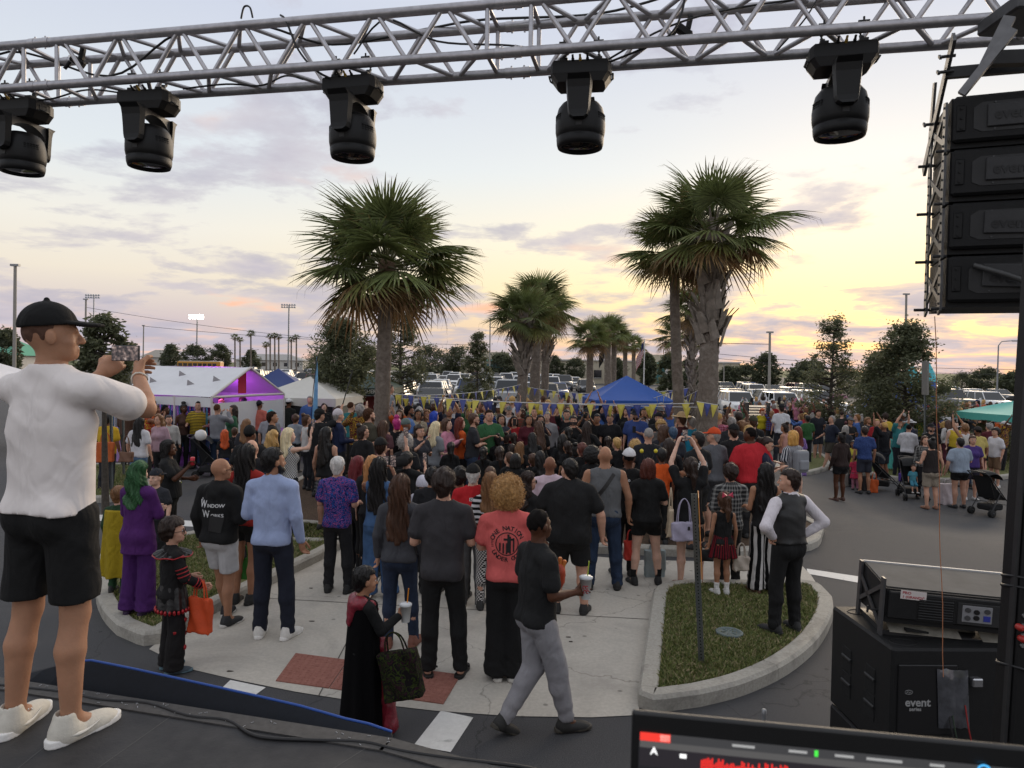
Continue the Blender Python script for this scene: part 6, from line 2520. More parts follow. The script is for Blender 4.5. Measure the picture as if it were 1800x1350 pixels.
for kd in ('sedan','suv','pickup','van'):
 CARS[kd]=make_car(kd)
used=set()
CNAME={'sedan':'sedan','suv':'SUV','pickup':'pickup','van':'minivan'}
crg=random.Random(77)
ORD=['first','second','third','fourth','fifth','sixth','seventh','eighth','ninth','tenth','eleventh','twelfth','thirteenth','fourteenth','fifteenth','sixteenth','seventeenth','eighteenth','nineteenth','twentieth','twenty-first','twenty-second','twenty-third','twenty-fourth','twenty-fifth']
def car_row(Y,px0,px1,rowname,nose=0,spacing=2.6,fill=.95):
 X0,X1=AT(px0,680,Y).x,AT(px1,680,Y).x
 n=int((X1-X0)/spacing)
 idx=0
 for i in range(n):
  if crg.random()>fill:
   continue
  x=X0+(i+.5)*spacing+crg.uniform(-.15,.15)
  kd=crg.choices(('sedan','suv','pickup','van'),(4,6,3,1))[0]
  pn,pc,_=crg.choices(PAINTS,[p[2] for p in PAINTS])[0]
  if kd in used:
   o=copy_tree(CARS[kd],None,pc,('body','roof','pillar','mirror'))
  else :
   used.add(kd)
   o=CARS[kd]
   for ch in o.children:
    if ch.name.split('.')[0] in ('body','roof','pillar','mirror'):
     ch.color=tuple(pc)+(1,)
  o.location=(x,Y+crg.uniform(-.4,.4),slope(x,Y))
  o.rotation_euler=(0,0,R(nose+crg.uniform(-3,3)))
  tag(o,'%s %s, %s from left in %s'%(pn,CNAME[kd],ORD[min(idx,24)],rowname),'car','cars in the car park')
  idx+=1
car_row(43,720,1010,'the row nearest the broad palm',0,2.9)
car_row(50,470,1010,'the second car park row',180)
car_row(62,480,1010,'the third car park row',0)
car_row(69,470,1020,'the fourth car park row',180)
car_row(84,430,1060,'the fifth car park row',0)
car_row(92,270,1060,'the sixth car park row',180)
car_row(106,250,1060,'the seventh car park row',0,3.0)
car_row(122,250,820,'the eighth car park row',180,3.4)
car_row(50,1262,1490,'the near row right of the thick palm',0,2.9,.95)
car_row(57,1255,1500,'the second row right of the thick palm',180,2.9,.8)
car_row(76,1250,1500,'the far row right of the thick palm',0,3.0,.6)
car_row(66,1250,1500,'the third row right of the thick palm',180,2.8,.8)
car_row(86,1250,1500,'the last row right of the thick palm',0,3.0,.8)
car_row(46,1640,1800,'the near row at the right edge',20,3.0,.9)
car_row(60,1640,1800,'the middle row at the right edge',0,3.0,.9)
car_row(82,1640,1800,'the far row at the right edge',0,3.2,.7)
for kd in CARS:
 if kd not in used:
  for ch in list(CARS[kd].children_recursive)+[CARS[kd]]:
   bpy.data.objects.remove(ch)
   # school bus
br_=empty('school_bus',AT(353,640,148)-Vector((0,0,AT(353,640,148).z)),R(4),'long orange yellow bus parked beyond the white tent','bus')
b=MB()
b.bbox((0,0,1.55),(8.6,2.4,2.2),.12,seg=2).bbox((4.8,0,1.0),(1.4,2.2,1.1),.12)
b.build('body',mat('bus_yellow',(.52,.25,.03),.45),br_)
for k in range(8):
 MB().bbox((-3.7+k*.98,-1.21,2.0),(.78,.03,.6),.02).build('window',M_GLASS,br_)
for x in (-2.6,3.9):
 MB().lathe([(.3,-.12),(.48,-.1),(.48,.1),(.3,.12)],14,c=(x,-1.1,.48),rot=(R(90),0,0)).build('wheel',M_TYRE,br_)
MB().bbox((0,0,2.72),(8.2,2.1,.12),.04).build('roof',mat('bus_roof',(.6,.58,.52),.5),br_)
# ================================================================== FAR BUILDINGS
M_CREAM=noise_mix_mat('cream_wall',(.50,.44,.33),(.56,.50,.39),3,.3,.7,.85,.002,20)
M_PALE=noise_mix_mat('pale_wall',(.52,.50,.46),(.60,.58,.54),3,.3,.7,.85,.002,20)
BX0,BX1,BY=AT(815,660,138).x,AT(1300,660,138).x,138
bl=empty('cream_building',(0,BY,LOW),0,'long low cream building with teal glass entrances across the far side','building')
b=MB()
b.box(((BX0+BX1)/2,8,2.2),(BX1-BX0,16,4.4))
b.build('wall',M_CREAM,bl)
MB().box(((BX0+BX1)/2,7.9,4.5),(BX1-BX0+.4,16.4,.25)).build('parapet',M_PALE,bl)
x=BX0+3
while x<BX1-2:
 w_=MB().box((x,-.02,1.9),(1.5,.12,1.5)).build('window',M_GLASS,bl)
 MB().box((x,-.06,1.1),(1.8,.2,.12)).build('sill',M_PALE,w_)
 x+=4.6
for px in (868,1150):
 cx=AT(px,660,BY).x
 t=MB().box((cx,-.5,2.9),(5.4,1.2,5.8)).build('entrance',M_CREAM,bl)
 MB().box((cx,-1.13,1.9),(3.6,.1,3.4)).build('door',mat('teal_glass',(.06,.15,.15),.15),t)
 for s in (-1,1):
  MB().box((cx+s*2.1,-1.2,2.4),(.5,.3,4.8)).build('pillar',M_PALE,t)
 MB().box((cx,-1.2,4.2),(4.6,.4,.35)).build('lintel',mat('teal_band',(.20,.38,.34),.6),t)
def house(px,Y,w,h,rc,label,roof='hip',wallm=None):
 c=AT(px,640,Y)
 r=empty('far_house',(c.x,Y,0),0,label,'building')
 MB().box((0,0,h/2),(w,8,h)).build('wall',wallm or M_PALE,r)
 b=MB()
 e=.6
 b.add([(-w/2-e,-4.6,h),(w/2+e,-4.6,h),(w/2+e,4.6,h),(-w/2-e,4.6,h),(-w/4,0,h+2.2),(w/4,0,h+2.2)],[(0,1,5,4),(1,2,5),(2,3,4,5),(3,0,4),(3,2,1,0)])
 b.build('roof',mat('roof_'+rc,hexc(rc),.8),r)
 for k in range(max(2,int(w/4))):
  MB().box((-w/2+(k+.5)*w/max(2,int(w/4)),-4.02,h*.55),(1.4,.1,1.3)).build('window',M_GLASS,r)
 return r
house(10,110,9,3.2,'5a9a80','pale building with green roof at the far left edge')
house(285,210,8,3.6,'9a948a','pale house with hipped grey roof on the left skyline')
house(480,260,24,3.4,'a3a09c','long white building behind the far palms')
# ================================================================== POLES, MASTS, WIRES
M_POLE=mat('pole_concrete',(.30,.28,.25),.85,noise=.15)
M_MAST=mat('mast_steel',(.28,.29,.30),.5,.5)
def pole(px,top,Y,wpx,label,kind='plain',name='utility_pole'):
 f=AT(px,700,Y)
 t=AT(px+(700-top)*.012,top,Y)
 h=t.z
 rr=wpx*Y/F_PX/2
 r=empty(name,(f.x,Y,0),0,label,'pole')
 b=MB()
 b.tube((0,0,LOW),(t.x-f.x,0,h),rr*1.15,rr*.85,n=10)
 b.build('shaft',M_POLE if kind=='plain' else M_MAST,r)
 if kind=='plain':
  MB().box((t.x-f.x,0,h),(rr*5,rr*2,rr*1.2)).build('head',M_MAST,r)
 else :
  k=Y/F_PX
  for j in range(2):
   MB().box((0,0,h-j*4*k),(26*k,.15,.6*k)).build('cross_arm',M_MAST,r)
   for i in range(6):
    lm=mat('flood_lit',(.8,.8,.75),.3,emit=(1.0,.93,.80),estr=22.0) if kind=='lit' else mat('flood_off',(.45,.47,.5),.3)
    MB().lathe([(.3*k,-.5*k),(1.7*k,.4*k),(1.7*k,.9*k),(.1,1.0*k)],8,c=((-11+i*4.4)*k,-.8*k,h-j*4*k+1.2*k),rot=(R(100),0,0)).build('floodlight',lm,r)
 return r
pole(24,466,34,6,'tall pale pole left of the man filming')
pole(149,526,70,3.4,'plain pole behind the small leafy tree')
pole(251,572,110,2.2,'short pole between the phone and the drooping tree')
pole(860,560,60,2.4,'thin pole left of the middle palm trio')
pole(1352,584,58,4.6,'pale concrete pole right of the thick palm')
pole(1591,517,40,4.2,'tall pole rising behind the large dense tree')
pole(1272,640,90,2,'short pole right of the thick trunk')
pole(163,520,120,2.0,'stadium light mast with unlit lamps on the left','off','stadium_light')
pole(345,556,150,2.4,'stadium light mast with lamps switched on','lit','stadium_light')
pole(506,537,150,2.6,'stadium light mast left of the drooping tree','off','stadium_light')
f=AT(1752,700,70)
r=empty('street_lamp',(f.x,70,LOW),0,'curved street lamp on the right skyline','street lamp')
MB().tube((0,0,0),(0,0,6),.09,.06).path([Vector((0,0,6)),Vector((.3,0,6.4)),Vector((1.4,0,6.5))],.05,6).build('shaft',M_MAST,r)
MB().bbox((1.7,0,6.48),(.7,.25,.12),.03).build('lamp_head',M_MAST,r)
for i,(x0,y0,x1,y1,Y,lb) in enumerate(((150,540,620,600,110,'overhead wire crossing the left sky behind the palms'),(250,573,860,606,105,'lower overhead wire on the left'),(860,575,1352,605,70,'overhead wire across the middle sky'),(1240,620,1820,650,95,'overhead wire low in the right sky'),(1240,628,1820,659,95,'lowest overhead wire in the right sky'))):
 A,B=AT(x0,y0,Y),AT(x1,y1,Y)
 P=[]
 for k in range(13):
  t=k/12
  p=A.lerp(B,t)
  p.z-=.012*(B-A).length*4*t*(1-t)
  P.append(p)
 tag(MB().path(P,.028,4).build('overhead_wire',M_TRIM),lb,'wire','overhead wires')
 # flags
def flag(px,top,Y,label,kind):
 f=AT(px,700,Y)
 h=AT(px,top,Y).z
 r=empty('flag_pole',(f.x,Y,0),0,label,'flag')
 MB().tube((0,0,0),(0,0,h),.05,.035,n=8).build('pole',mat('pole_white',(.6,.6,.6),.4),r)
 L_,H_=1.5,.95
 def cloth(name,u0,u1,v0,v1,m,off=0):
  b=MB()
  n=8
  V=[]
  for i in range(n+1):
   u=u0+(u1-u0)*i/n
   for v in (v0,v1):
    x=-.06-u*L_*.32-.04*math.sin(u*9)
    V.append((x,-.05-off+.12*math.sin(u*8+v*2),h-.15-v*H_-u*1.25))
  b.add(V,[(2*i,2*i+1,2*i+3,2*i+2) for i in range(n)])
  b.build(name,m,r)
 if kind=='us':
  for k in range(13):
   cloth('stripe',0,1,k/13,(k+1)/13,mat('flag_red',(.36,.02,.03),.8) if k%2==0 else mat('flag_white',(.6,.6,.6),.8))
  cloth('canton',0,.4,0,7/13,mat('flag_blue',(.02,.03,.12),.8),.012)
 else :
  cloth('cloth',0,1,0,1,mat('flag_dark',(.012,.012,.015),.8))
flag(1131,596,50,'striped flag with blue canton hanging on a white pole','us')
flag(1066,590,48,'dark flag hanging limp on a white pole','dark')
# grass strip and white rail by the building
b0,b1=AT(1150,680,66),AT(1262,680,66)
sheet('verge',[(b0.x-6,60),(b1.x+3,60),(b1.x+3,72),(b0.x-6,72)],LOW+.006,M_FIELD)
fr_=empty('white_rail',(b0.x-4,64,LOW),0,'low white post and rail fence behind the blue canopy','fence')
for k in range(7):
 MB().box((k*2.0,0,.5),(.12,.12,1.0)).build('post',mat('rail_white',(.6,.6,.58),.6),fr_)
MB().box((6,0,.85),(12,.06,.12)).build('rail',MATS['rail_white'],fr_)
# ================================================================== TENTS
M_TENT=mat('tent_white',(.66,.66,.68),.55,noise=.05,nscale=3)
def quad_cloth(b,A,B,C,D,n=6,sag=.03,m=0):
 """sagging sheet between four corners"""
 V=[]
 for j in range(n+1):
  for i in range(n+1):
   u,v=i/n,j/n
   p=A.lerp(B,u).lerp(D.lerp(C,u),v)
   p=p+Vector((0,0,-sag*16*u*(1-u)*v*(1-v)+.012*math.sin(u*9+v*4)))
   V.append(p)
 b.add(V,[(j*(n+1)+i,j*(n+1)+i+1,(j+1)*(n+1)+i+1,(j+1)*(n+1)+i) for j in range(n) for i in range(n)],m,True)
def canopy(c,w,eave,peak,col,label,rz=0,legs=True,name='pop_up_canopy',val=.24):
 r=empty(name,c,rz,label,'canopy')
 m=mat('canopy_%s'%col,hexc(col),.6,noise=.06,nscale=4)
 h=w/2
 top=MB()
 ap=Vector((0,0,peak))
 P=[Vector((-h,-h,eave)),Vector((h,-h,eave)),Vector((h,h,eave)),Vector((-h,h,eave))]
 for i in range(4):
  A,B=P[i],P[(i+1)%4]
  n=6
  V=[]
  for j in range(n+1):
   t=j/n
   for k in range(n+1):
    u=k/n
    p=A.lerp(B,u).lerp(ap,t)
    p.z-=.06*math.sin(u*math.pi)*math.sin(t*math.pi)
    V.append(p)
  top.add(V,[(j*(n+1)+k,j*(n+1)+k+1,(j+1)*(n+1)+k+1,(j+1)*(n+1)+k) for j in range(n) for k in range(n)],0,True)
 top.build('roof',m,r)
 for i in range(4):
  A,B=P[i],P[(i+1)%4]
  d=Vector((0,0,-val))
  v=MB()
  n=8
  V=[]
  for k in range(n+1):
   p=A.lerp(B,k/n)
   V+=[p,p+d+Vector((0,0,.02*math.sin(k*2.1)))]
  v.add(V,[(2*k,2*k+2,2*k+3,2*k+1) for k in range(n)])
  v.build('valance',m,r)
 if legs:
  for p in P:
   MB().tube((p.x*.98,p.y*.98,0),(p.x*.98,p.y*.98,eave),.022,n=6).build('leg',mat('leg_white',(.5,.5,.5),.4),r)
 return r,P,m
 # long white gabled tent, lit purple inside
TY=20.0
g0=AT(440,680,TY)
r=empty('white_party_tent',(g0.x,TY,0),R(0),'long white gabled tent with purple light inside at the left','tent')
bpy.context.view_layer.update()
# gable end at the right, ridge running to the left and back
W2=1.25
Lt=3.9
ridge=Vector((.0,0,2.70))
ud=Vector((-.93,.36,0)).normalized()
vd=Vector((-ud.y,ud.x,0))*-1
EA,EB=-vd*W2*1.15,vd*W2*1.15
if EA.y>EB.y:
 EA,EB=EB,EA
EAz,EBz=EA+Vector((0,0,1.92)),EB+Vector((0,0,1.92))
far=ud*Lt
b=MB()
quad_cloth(b,EAz,ridge,ridge+far,EAz+far,8,.04)
quad_cloth(b,ridge,EBz,EBz+far,ridge+far,8,.04)
b.build('roof',M_TENT,r)
for k,(u,v) in enumerate(((.15,.45),(.33,.3),(.52,.6),(.7,.35),(.86,.55))):
 p=EAz.lerp(ridge,v)+far*u+Vector((0,-.02,.03))
 MB().add([p,p+ud*-.28+Vector((0,0,.05)),p+ud*-.06+Vector((0,-.06,.17))],[(0,1,2),(2,1,0)]).build('roof_vent',mat('tent_grey',(.45,.44,.46),.7),r)  # vent flaps in a darker grey than the roof cloth
MB().add([EAz+far*.80+Vector((-.06,-.03,.3)),EAz+far*.80+Vector((.14,-.03,.26)),EAz+far*.80+Vector((.06,-.03,.40))],[(0,1,2),(2,1,0)]).build('roof_sticker',mat('sticker_orange',(.6,.2,.04),.6),r)
for (A,B) in ((EAz,ridge),(ridge,EBz),(EAz,EBz)):
 MB().tube(A,B,.035,n=8).build('gable_pole',mat('pole_cream',(.62,.58,.56),.5),r)
for P_ in (EA,EB,EA+far*.33,EA+far*.66,EA+far,EB+far):
 MB().tube((P_.x,P_.y,0),(P_.x,P_.y,1.92),.03,n=8).build('leg',MATS['pole_cream'],r)
b=MB()
quad_cloth(b,EAz+Vector((0,0,-.02)),EAz+far+Vector((0,0,-.02)),EAz+far+Vector((0,0,-.26)),EAz+Vector((0,0,-.26)),8,.0)
b.build('valance',M_TENT,r)
# streamers along the side
srg=random.Random(4)
for k in range(34):
 u=.04+.92*k/34
 p=EAz+far*u+Vector((0,.05,-.22))
 ln=srg.uniform(.7,1.3)
 MB().add([p,p+ud*.07,p+ud*.07+Vector((0,0,-ln)),p+Vector((0,0,-ln))],[(0,1,2,3),(3,2,1,0)]).build('streamer',mat('foil_%d'%(k%3),((.12,.34,.42),(.45,.5,.52),(.05,.18,.30))[k%3],.25,.3),r)
b=MB()
quad_cloth(b,EA+Vector((0,0,.9)),EB+Vector((0,0,.9)),EBz+Vector((0,0,-.16)),EAz+Vector((0,0,-.16)),4,0)
b.build('front_wall',M_TENT,r)
# back wall, red banner, purple lamp
b=MB()
quad_cloth(b,EA+far*.9+Vector((0,0,.0)),EB+far*.9,EBz+far*.9,EAz+far*.9,4,0)
b.build('back_wall',M_TENT,r)
b=MB()
quad_cloth(b,EB+Vector((0,0,0)),EB+far,EBz+far,EBz,4,0)
b.build('side_wall',M_TENT,r)
mid_=(EAz+EBz)/2
MB().box((mid_+ud*.35+Vector((.05,0,.36))),(.30,.02,.62),(0,0,math.atan2(vd.y,vd.x))).build('red_banner',mat('banner_red',(.5,.03,.05),.7),r)
MB().box((mid_+ud*.5+Vector((0,0,-.45))),(1.3,.02,.5),(0,0,math.atan2(vd.y,vd.x))).build('white_banner',M_TENT,r)
lb_=MB().lathe([(.02,0),(.07,.02),(.07,.12),(.02,.14)],10,c=mid_+ud*1.5+Vector((0,0,.1))).build('purple_lamp',mat('lamp_purple',(.3,.05,.4),.4,emit=(.65,.12,1.0),estr=30.0),r)
pl_=bpy.data.lights.new('tent_light','POINT')
pl_.energy=20
pl_.color=(.62,.10,1.0)
pl_.shadow_soft_size=.15
po=bpy.data.objects.new('tent_light',pl_)
COL.objects.link(po)
po.parent=r
po.location=mid_+ud*1.2+Vector((0,0,.05))
c=AT(1101,700,22.0)
canopy((c.x,22.0,0),2.35,1.90,2.62,'1f4f9e','bright blue pop-up canopy behind the pennants',R(4))
c=AT(489,690,30)
rr_,P_,m_=canopy((c.x,30,0),2.6,1.75,2.60,'20356e','navy and white peaked canopy behind the white tent',R(10))
MB().box((0,-1.312,1.66),(1.9,.02,.20)).build('white_panel',M_TENT,rr_)
c=AT(545,690,23)
rr_,P_,m_=canopy((c.x,23,0),2.7,1.78,2.42,'c8c5bd','off white canopy with black side walls left of the palm',R(-6))
MB().box((0,-1.30,.78),(2.6,.03,1.55)).build('side_wall',mat('wall_black',(.012,.012,.014),.7),rr_)
MB().box((1.30,0,.78),(.03,2.6,1.55)).build('side_wall',mat('wall_grey',(.075,.078,.072),.7),rr_)
c=AT(628,690,27)
rr_,P_,m_=canopy((c.x,27,0),3.1,1.98,2.65,'16352a','dark green canopy lettered in white behind the palm trunk',R(2))
link('lettering',text_mesh('ST. LUCIE COUNTY SHERIFF',.19,.002,'CENTER'),rr_,loc=(0,-1.575,1.80),rot=(R(90),0,0),mat=mat('letter_white',(.7,.7,.66),.6))
MB().box((.3,-.6,.9),(2.2,.05,1.5)).build('backdrop',mat('backdrop_red',(.20,.03,.03),.7),rr_)
c=AT(1775,700,25)
canopy((c.x+.3,25,LOW),2.6,1.88,2.36,'58b0a4','aqua pop-up canopy at the right edge',R(15))
c=AT(-10,660,22)
canopy((c.x-.6,22,0),3.0,2.2,2.9,'d0cfd2','white canopy corner behind the man filming at the left edge',R(0))
# feather flag
A=AT(545,722,20.5)
r=empty('feather_flag',(A.x,20.5,0),0,'tall pale blue feather banner left of the palm','banner')
b=MB()
V=[]
n=12
hh=AT(554,628,20.5).z
for i in range(n+1):
 t=i/n
 z=.45+(hh-.45)*t
 x=.02+.16*t
 wd_=.16*(1-t**3)+.01
 V+=[(x-.01,0,z),(x-.01+wd_*.9,.03*math.sin(t*8),z+.03)]
b.add(V,[(2*i,2*i+1,2*i+3,2*i+2) for i in range(n)])
b.build('cloth',mat('feather_blue',(.16,.38,.62),.6,noise=.3,nscale=5),r)
MB().path([Vector((0,0,0)),Vector((.01,0,1)),Vector((.09,0,hh*.7)),Vector((.2,0,hh+.03))],.012,6).build('pole',M_TRIM,r)
# inflatable behind the dense tree
c=AT(1588,690,36)
r=empty('inflatable_slide',(c.x,36,LOW),0,'blue and turquoise inflatable towers glimpsed through the dense tree','inflatable')
for k,(x,h_) in enumerate(((-1.5,3.6),(-.6,4.1),(.4,3.7),(1.2,3.9))):
 MB().lathe([(.38,0),(.42,h_*.3),(.36,h_*.36),(.42,h_*.45),(.40,h_*.72)],12,c=(x,0,0)).build('column',mat('inflate_blue',(.04,.12,.45),.4),r)
 MB().lathe([(.46,h_*.72),(.30,h_*.85),(.02,h_)],12,c=(x,0,0)).build('cone_top',mat('inflate_teal',(.05,.42,.48),.4),r)
MB().bbox((0,.3,.9),(3.6,.8,1.8),.2,seg=2).build('body',MATS['inflate_blue'],r)
# ================================================================== PENNANTS
def pennants(A,B,sag,n,label,size=.30,seed=0):
 rg=random.Random(seed)
 A,B=Vector(A),Vector(B)
 r=empty('pennant_string',A,0,label,'pennants','pennant strings')
 def pt(t):
  p=A.lerp(B,t)-A
  p.z-=sag*4*t*(1-t)
  return p
 MB().path([pt(i/24) for i in range(25)],.008,4).build('cord',mat('cord_white',(.62,.62,.62),.7),r)
 d=(B-A).normalized()
 for i in range(n):
  t=(i+.5)/n
  p=pt(t)
  s=size*rg.uniform(.9,1.08)
  w_=s*.56
  tw_=rg.uniform(-.35,.35)
  fw=Vector((-d.y,d.x,0))*tw_*s
  lean=d*rg.uniform(-.12,.12)*s
  b=MB()
  m1,m2=p-d*w_/2,p+d*w_/2
  tip=p+Vector((0,0,-s))+lean+fw
  cen=p+Vector((0,0,-s*.4))+fw*.25+Vector((0,-.02,0))
  b.add([m1,m2,tip,cen],[(0,3,1),(1,3,2),(2,3,0)],0,False)
  b.build('pennant',mat('pennant_yellow',(.58,.50,.09),.6) if i%2==0 else mat('pennant_blue',(.06,.08,.27),.6),r)
lp_=lambda x,y,Y:AT(x,y,Y)
pennants(lp_(690,692,16.6),lp_(1220,709,14.2),.10,21,'front string of yellow and blue pennants between the two big palms',.30,1)
pennants(lp_(700,700,16.7),lp_(1226,716,14.4),.02,17,'second front string of pennants just below the first',.26,2)
pennants(lp_(690,694,17.2),lp_(915,676,23.7),.12,20,'pennant string running back from the broad palm to the middle trio',.26,3)
pennants(lp_(925,680,24),lp_(1212,682,21.8),.22,24,'rear pennant string crossing behind the blue canopy',.28,4)
pennants(lp_(1162,715,20),lp_(1228,686,15.5),.02,10,'short pennant string from the blue canopy to the right palms',.26,5)
pennants(lp_(1140,702,22),lp_(1204,680,16.4),.02,9,'upper short pennant string beside the right palms',.24,6)
pennants(lp_(1225,706,14.15),lp_(1262,712,14.15),.0,3,'pennants wrapped round the thick right palm trunk',.3,7)
# ================================================================== PEOPLE
def hor(px):
 return 642+(px-900)*.0157
def HP(px,py,ht,gz=None):
 """where somebody of this height stands whose head shows its top at (px, py)"""
 if px>1405 and gz is not None:
  gz=None
 z=(.06 if px<1405 else LOW) if gz is None else gz
 for _ in range(5):
  d=ray(px,py)
  t=(z+ht-CAM_H)/d.z
  x,y=d.x*t,d.y*t
  if gz is None:
   z=ground_z(x,y)
 return (x,y,z)
def FH(px,yh,yf,gz=None):
 z=.01 if gz is None else gz
 Y=5
 for _ in range(3):
  Y=(CAM_H-z)*F_PX/(yf-hor(px))
  if gz is None:
   z=ground_z((px-900)/F_PX*Y,Y)
 p=AT(px,yh,Y)
 return (p.x,Y,z),p.z-z
M_SCREEN=mat('phone_screen',(.01,.01,.01),.2)
_t=M_SCREEN.node_tree
_tc=N(_t,'ShaderNodeTexCoord')
_n=N(_t,'ShaderNodeTexNoise',inp={'Scale':55.0,'Detail':4.0})
_t.links.new(_tc.outputs['Object'],_n.inputs['Vector'])
_r=ramp(_t,[(.36,(.01,.01,.012)),(.50,(.05,.04,.04)),(.60,(.14,.10,.09)),(.72,(.34,.28,.26))])
_t.links.new(_n.outputs['Fac'],_r.inputs[0])
_t.links.new(_r.outputs[0],_t.nodes['Principled BSDF'].inputs['Emission Color'])
_t.nodes['Principled BSDF'].inputs['Emission Strength'].default_value=.9
def phone_mesh():
 if 'phone' not in MESHES:
  b=MB()
  b.bbox((0,0,0),(.075,.009,.155),.003,m=0)
  MESHES['phone']=b.mesh('phone',[mat('phone_black',(.012,.012,.013),.3)])
  MESHES['screen']=MB().box((0,-.0050,0),(.068,.0006,.145)).mesh('screen',[M_SCREEN])
  b=MB()
  b.bbox((-.018,.0055,.052),(.03,.004,.032),.002)
  MESHES['lenses']=b.mesh('lenses',[mat('phone_lens',(.03,.03,.035),.15)])
 return MESHES['phone']
def phone_at(loc,rz,label,tilt=0,land=False,col=None,group='phones held by the crowd'):
 r=link('phone',phone_mesh(),None,loc=loc,rot=(R(tilt),R(90) if land else 0,rz))
 tag(r,label,'phone',group)
 s=link('screen',MESHES['screen'],r)
 link('camera_lenses',MESHES['lenses'],r)
 return r
def phone_for(pi,who,mode='both',land=False):
 f=R(pi['face'])
 if mode=='both':
  a,b=hand_at(pi,'L',.085),hand_at(pi,'R',.085)
  p=(a+b)/2+Vector((0,0,.03))
 else :
  p=hand_at(pi,mode,.10)+Vector((0,0,.04))
 fw=Vector((-math.sin(f),math.cos(f),0))
 return phone_at(p+fw*.02,f,'phone held %s by %s'%('up' if p.z>pi['root'].location.z+1.15*pi['k'] else 'low',who),0,land)
 # ---------------------------------------------------------------- man filming on the stage
P0,HT0=FH(92,528,1296,ST_Z)
P0=(AT(92,800,2.98).x,2.98,ST_Z)
man=person(P0,-12,1.80,skin=hexc('a67b61'),hs=.95,w=.96,lv=0,hair='buzz',hc='5a4034',hat='cap',hatc='0d0d0e',top='tee',tc='ddd6d3',hem=.035,bot='shorts',bc='0c0c0d',shoes='c9c4b8',sole='e4e2de',arms=(((.23,.25,1.31),(.135,.40,1.465)),((.285,.20,1.325),(.105,.375,1.455))),legs=('wide','stand'),yaw=-48,nod=-2,seed=.6,hands=(('phone',(.25,.2,1)),('phone',(-.3,.2,1))),label='man in white tee, black shorts and black cap filming from the stage',tm=mat('tee_white',hexc('ddd6d3'),.75,noise=.04,nscale=6) and wrinkle(mat('tee_white',hexc('ddd6d3'),.75),.010,.001))
ph=phone_for(man,'x','both',True)
ph['label']='phone held sideways by the man filming on the stage'
fw=Vector((math.sin(R(17)),math.cos(R(17)),0))
ph.location=AT(221,621,3.40)
# bits of the man: bracelet, shoe tick, laces
wr=man['M']@Vector(man['J']['wrR'])
dr=hand_dir(man,'R')
q=dr.to_track_quat('Z','Y')
P=[wr-dr*.02+q@Vector((.034*math.cos(R(i*30)),.034*math.sin(R(i*30)),.006*math.sin(R(i*60)))) for i in range(13)]
bc_=MB().path(P,.004,5).build('wristband',mat('band_white',(.6,.58,.52),.6))
tag(bc_,'thin white wristband on the wrist of the man filming','wristband')
# ---------------------------------------------------------------- front figures
def printed(pi,key,txts,mat_,z0=1.25,name='print'):
 """flat lettering laid on the back of a shirt: list of (text, size, x, z, rot)"""
 top=pi['parts']['top']
 from mathutils.bvhtree import BVHTree
 me=top.data
 bv=BVHTree.FromPolygons([v.co for v in me.vertices],[p.vertices for p in me.polygons])
 def lay(V):
  out=[]
  for (x,z) in V:
   h=bv.ray_cast(Vector((x,-.6,z)),Vector((0,1,0)))
   y=h[0].y if h[0] is not None else -.16
   out.append((x,y-.0035,z))
  return out
 for (V2,Fs) in txts:
  me2=bpy.data.meshes.new(name)
  me2.from_pydata(lay(V2),[],Fs)
  me2.update()
  link(name,me2,top,mat=mat_)
def text2d(s,size,cx,cz,rot=0,align='CENTER'):
 me=text_mesh(s,size,0.0,align)
 c,sn=math.cos(rot),math.sin(rot)
 bm=bmesh.new()
 bm.from_mesh(me)
 bmesh.ops.triangulate(bm,faces=bm.faces[:])
 V=[(cx+v.co.x*c-v.co.y*sn,cz+v.co.x*sn+v.co.y*c) for v in bm.verts]
 bm.verts.index_update()
 Fs=[[v.index for v in f.verts] for f in bm.faces]
 bm.free()
 return V,Fs
def arc_text(s,size,cx,cz,rad,a0,step,flip=False):
 out=[]
 for i,ch in enumerate(s):
  if ch==' ':
   continue
  a=a0-step*i if not flip else a0+step*i
  x,z=cx+rad*math.cos(a),cz+rad*math.sin(a)
  rt=a-math.pi/2 if not flip else a+math.pi/2
  out.append(text2d(ch,size,x,z,rt))
 return out
def strip2d(P,w):
 V,Fs=[],[]
 for i in range(len(P)-1):
  (x0,z0),(x1,z1)=P[i],P[i+1]
  L_=math.hypot(x1-x0,z1-z0) or 1
  nx,nz=-(z1-z0)/L_*w/2,(x1-x0)/L_*w/2
  k=len(V)
  n=max(1,int(L_/.03))
  for j in range(n+1):
   t=j/n
   V+=[(x0+(x1-x0)*t+nx,z0+(z1-z0)*t+nz),(x0+(x1-x0)*t-nx,z0+(z1-z0)*t-nz)]
  for j in range(n):
   Fs.append((k+2*j,k+2*j+1,k+2*j+3,k+2*j+2))
 return V,Fs
CROWD='people in the crowd'
def fp(px,yh,yf,face,label,gz=None,**kw):
 p,h=FH(px,yh,yf,gz)
 kw.setdefault('lv',1)
 return person(p,face,h,label=label,group=CROWD,**kw)
vest=fp(1388,826,1112,22,'man in black vest and white shirt with hands on hips on the lawn',w=1.05,skin='w',hair='short',hc='db',yaw=48,top='long',tc='d3cdd2',collar=1,hem=.125,arms=('hip','hip'),hands=(('fist',(0,1,.3)),('fist',(0,1,.3))),bot='pants',bc='0e0e0f',shoes='0b0b0b',legs=('wide','stand'),tl=('vest','101011',mat('satin_black',rough=.5,objcol=True,noise=.08,nscale=20,bump=.003,bscale=20)),seed=.4)
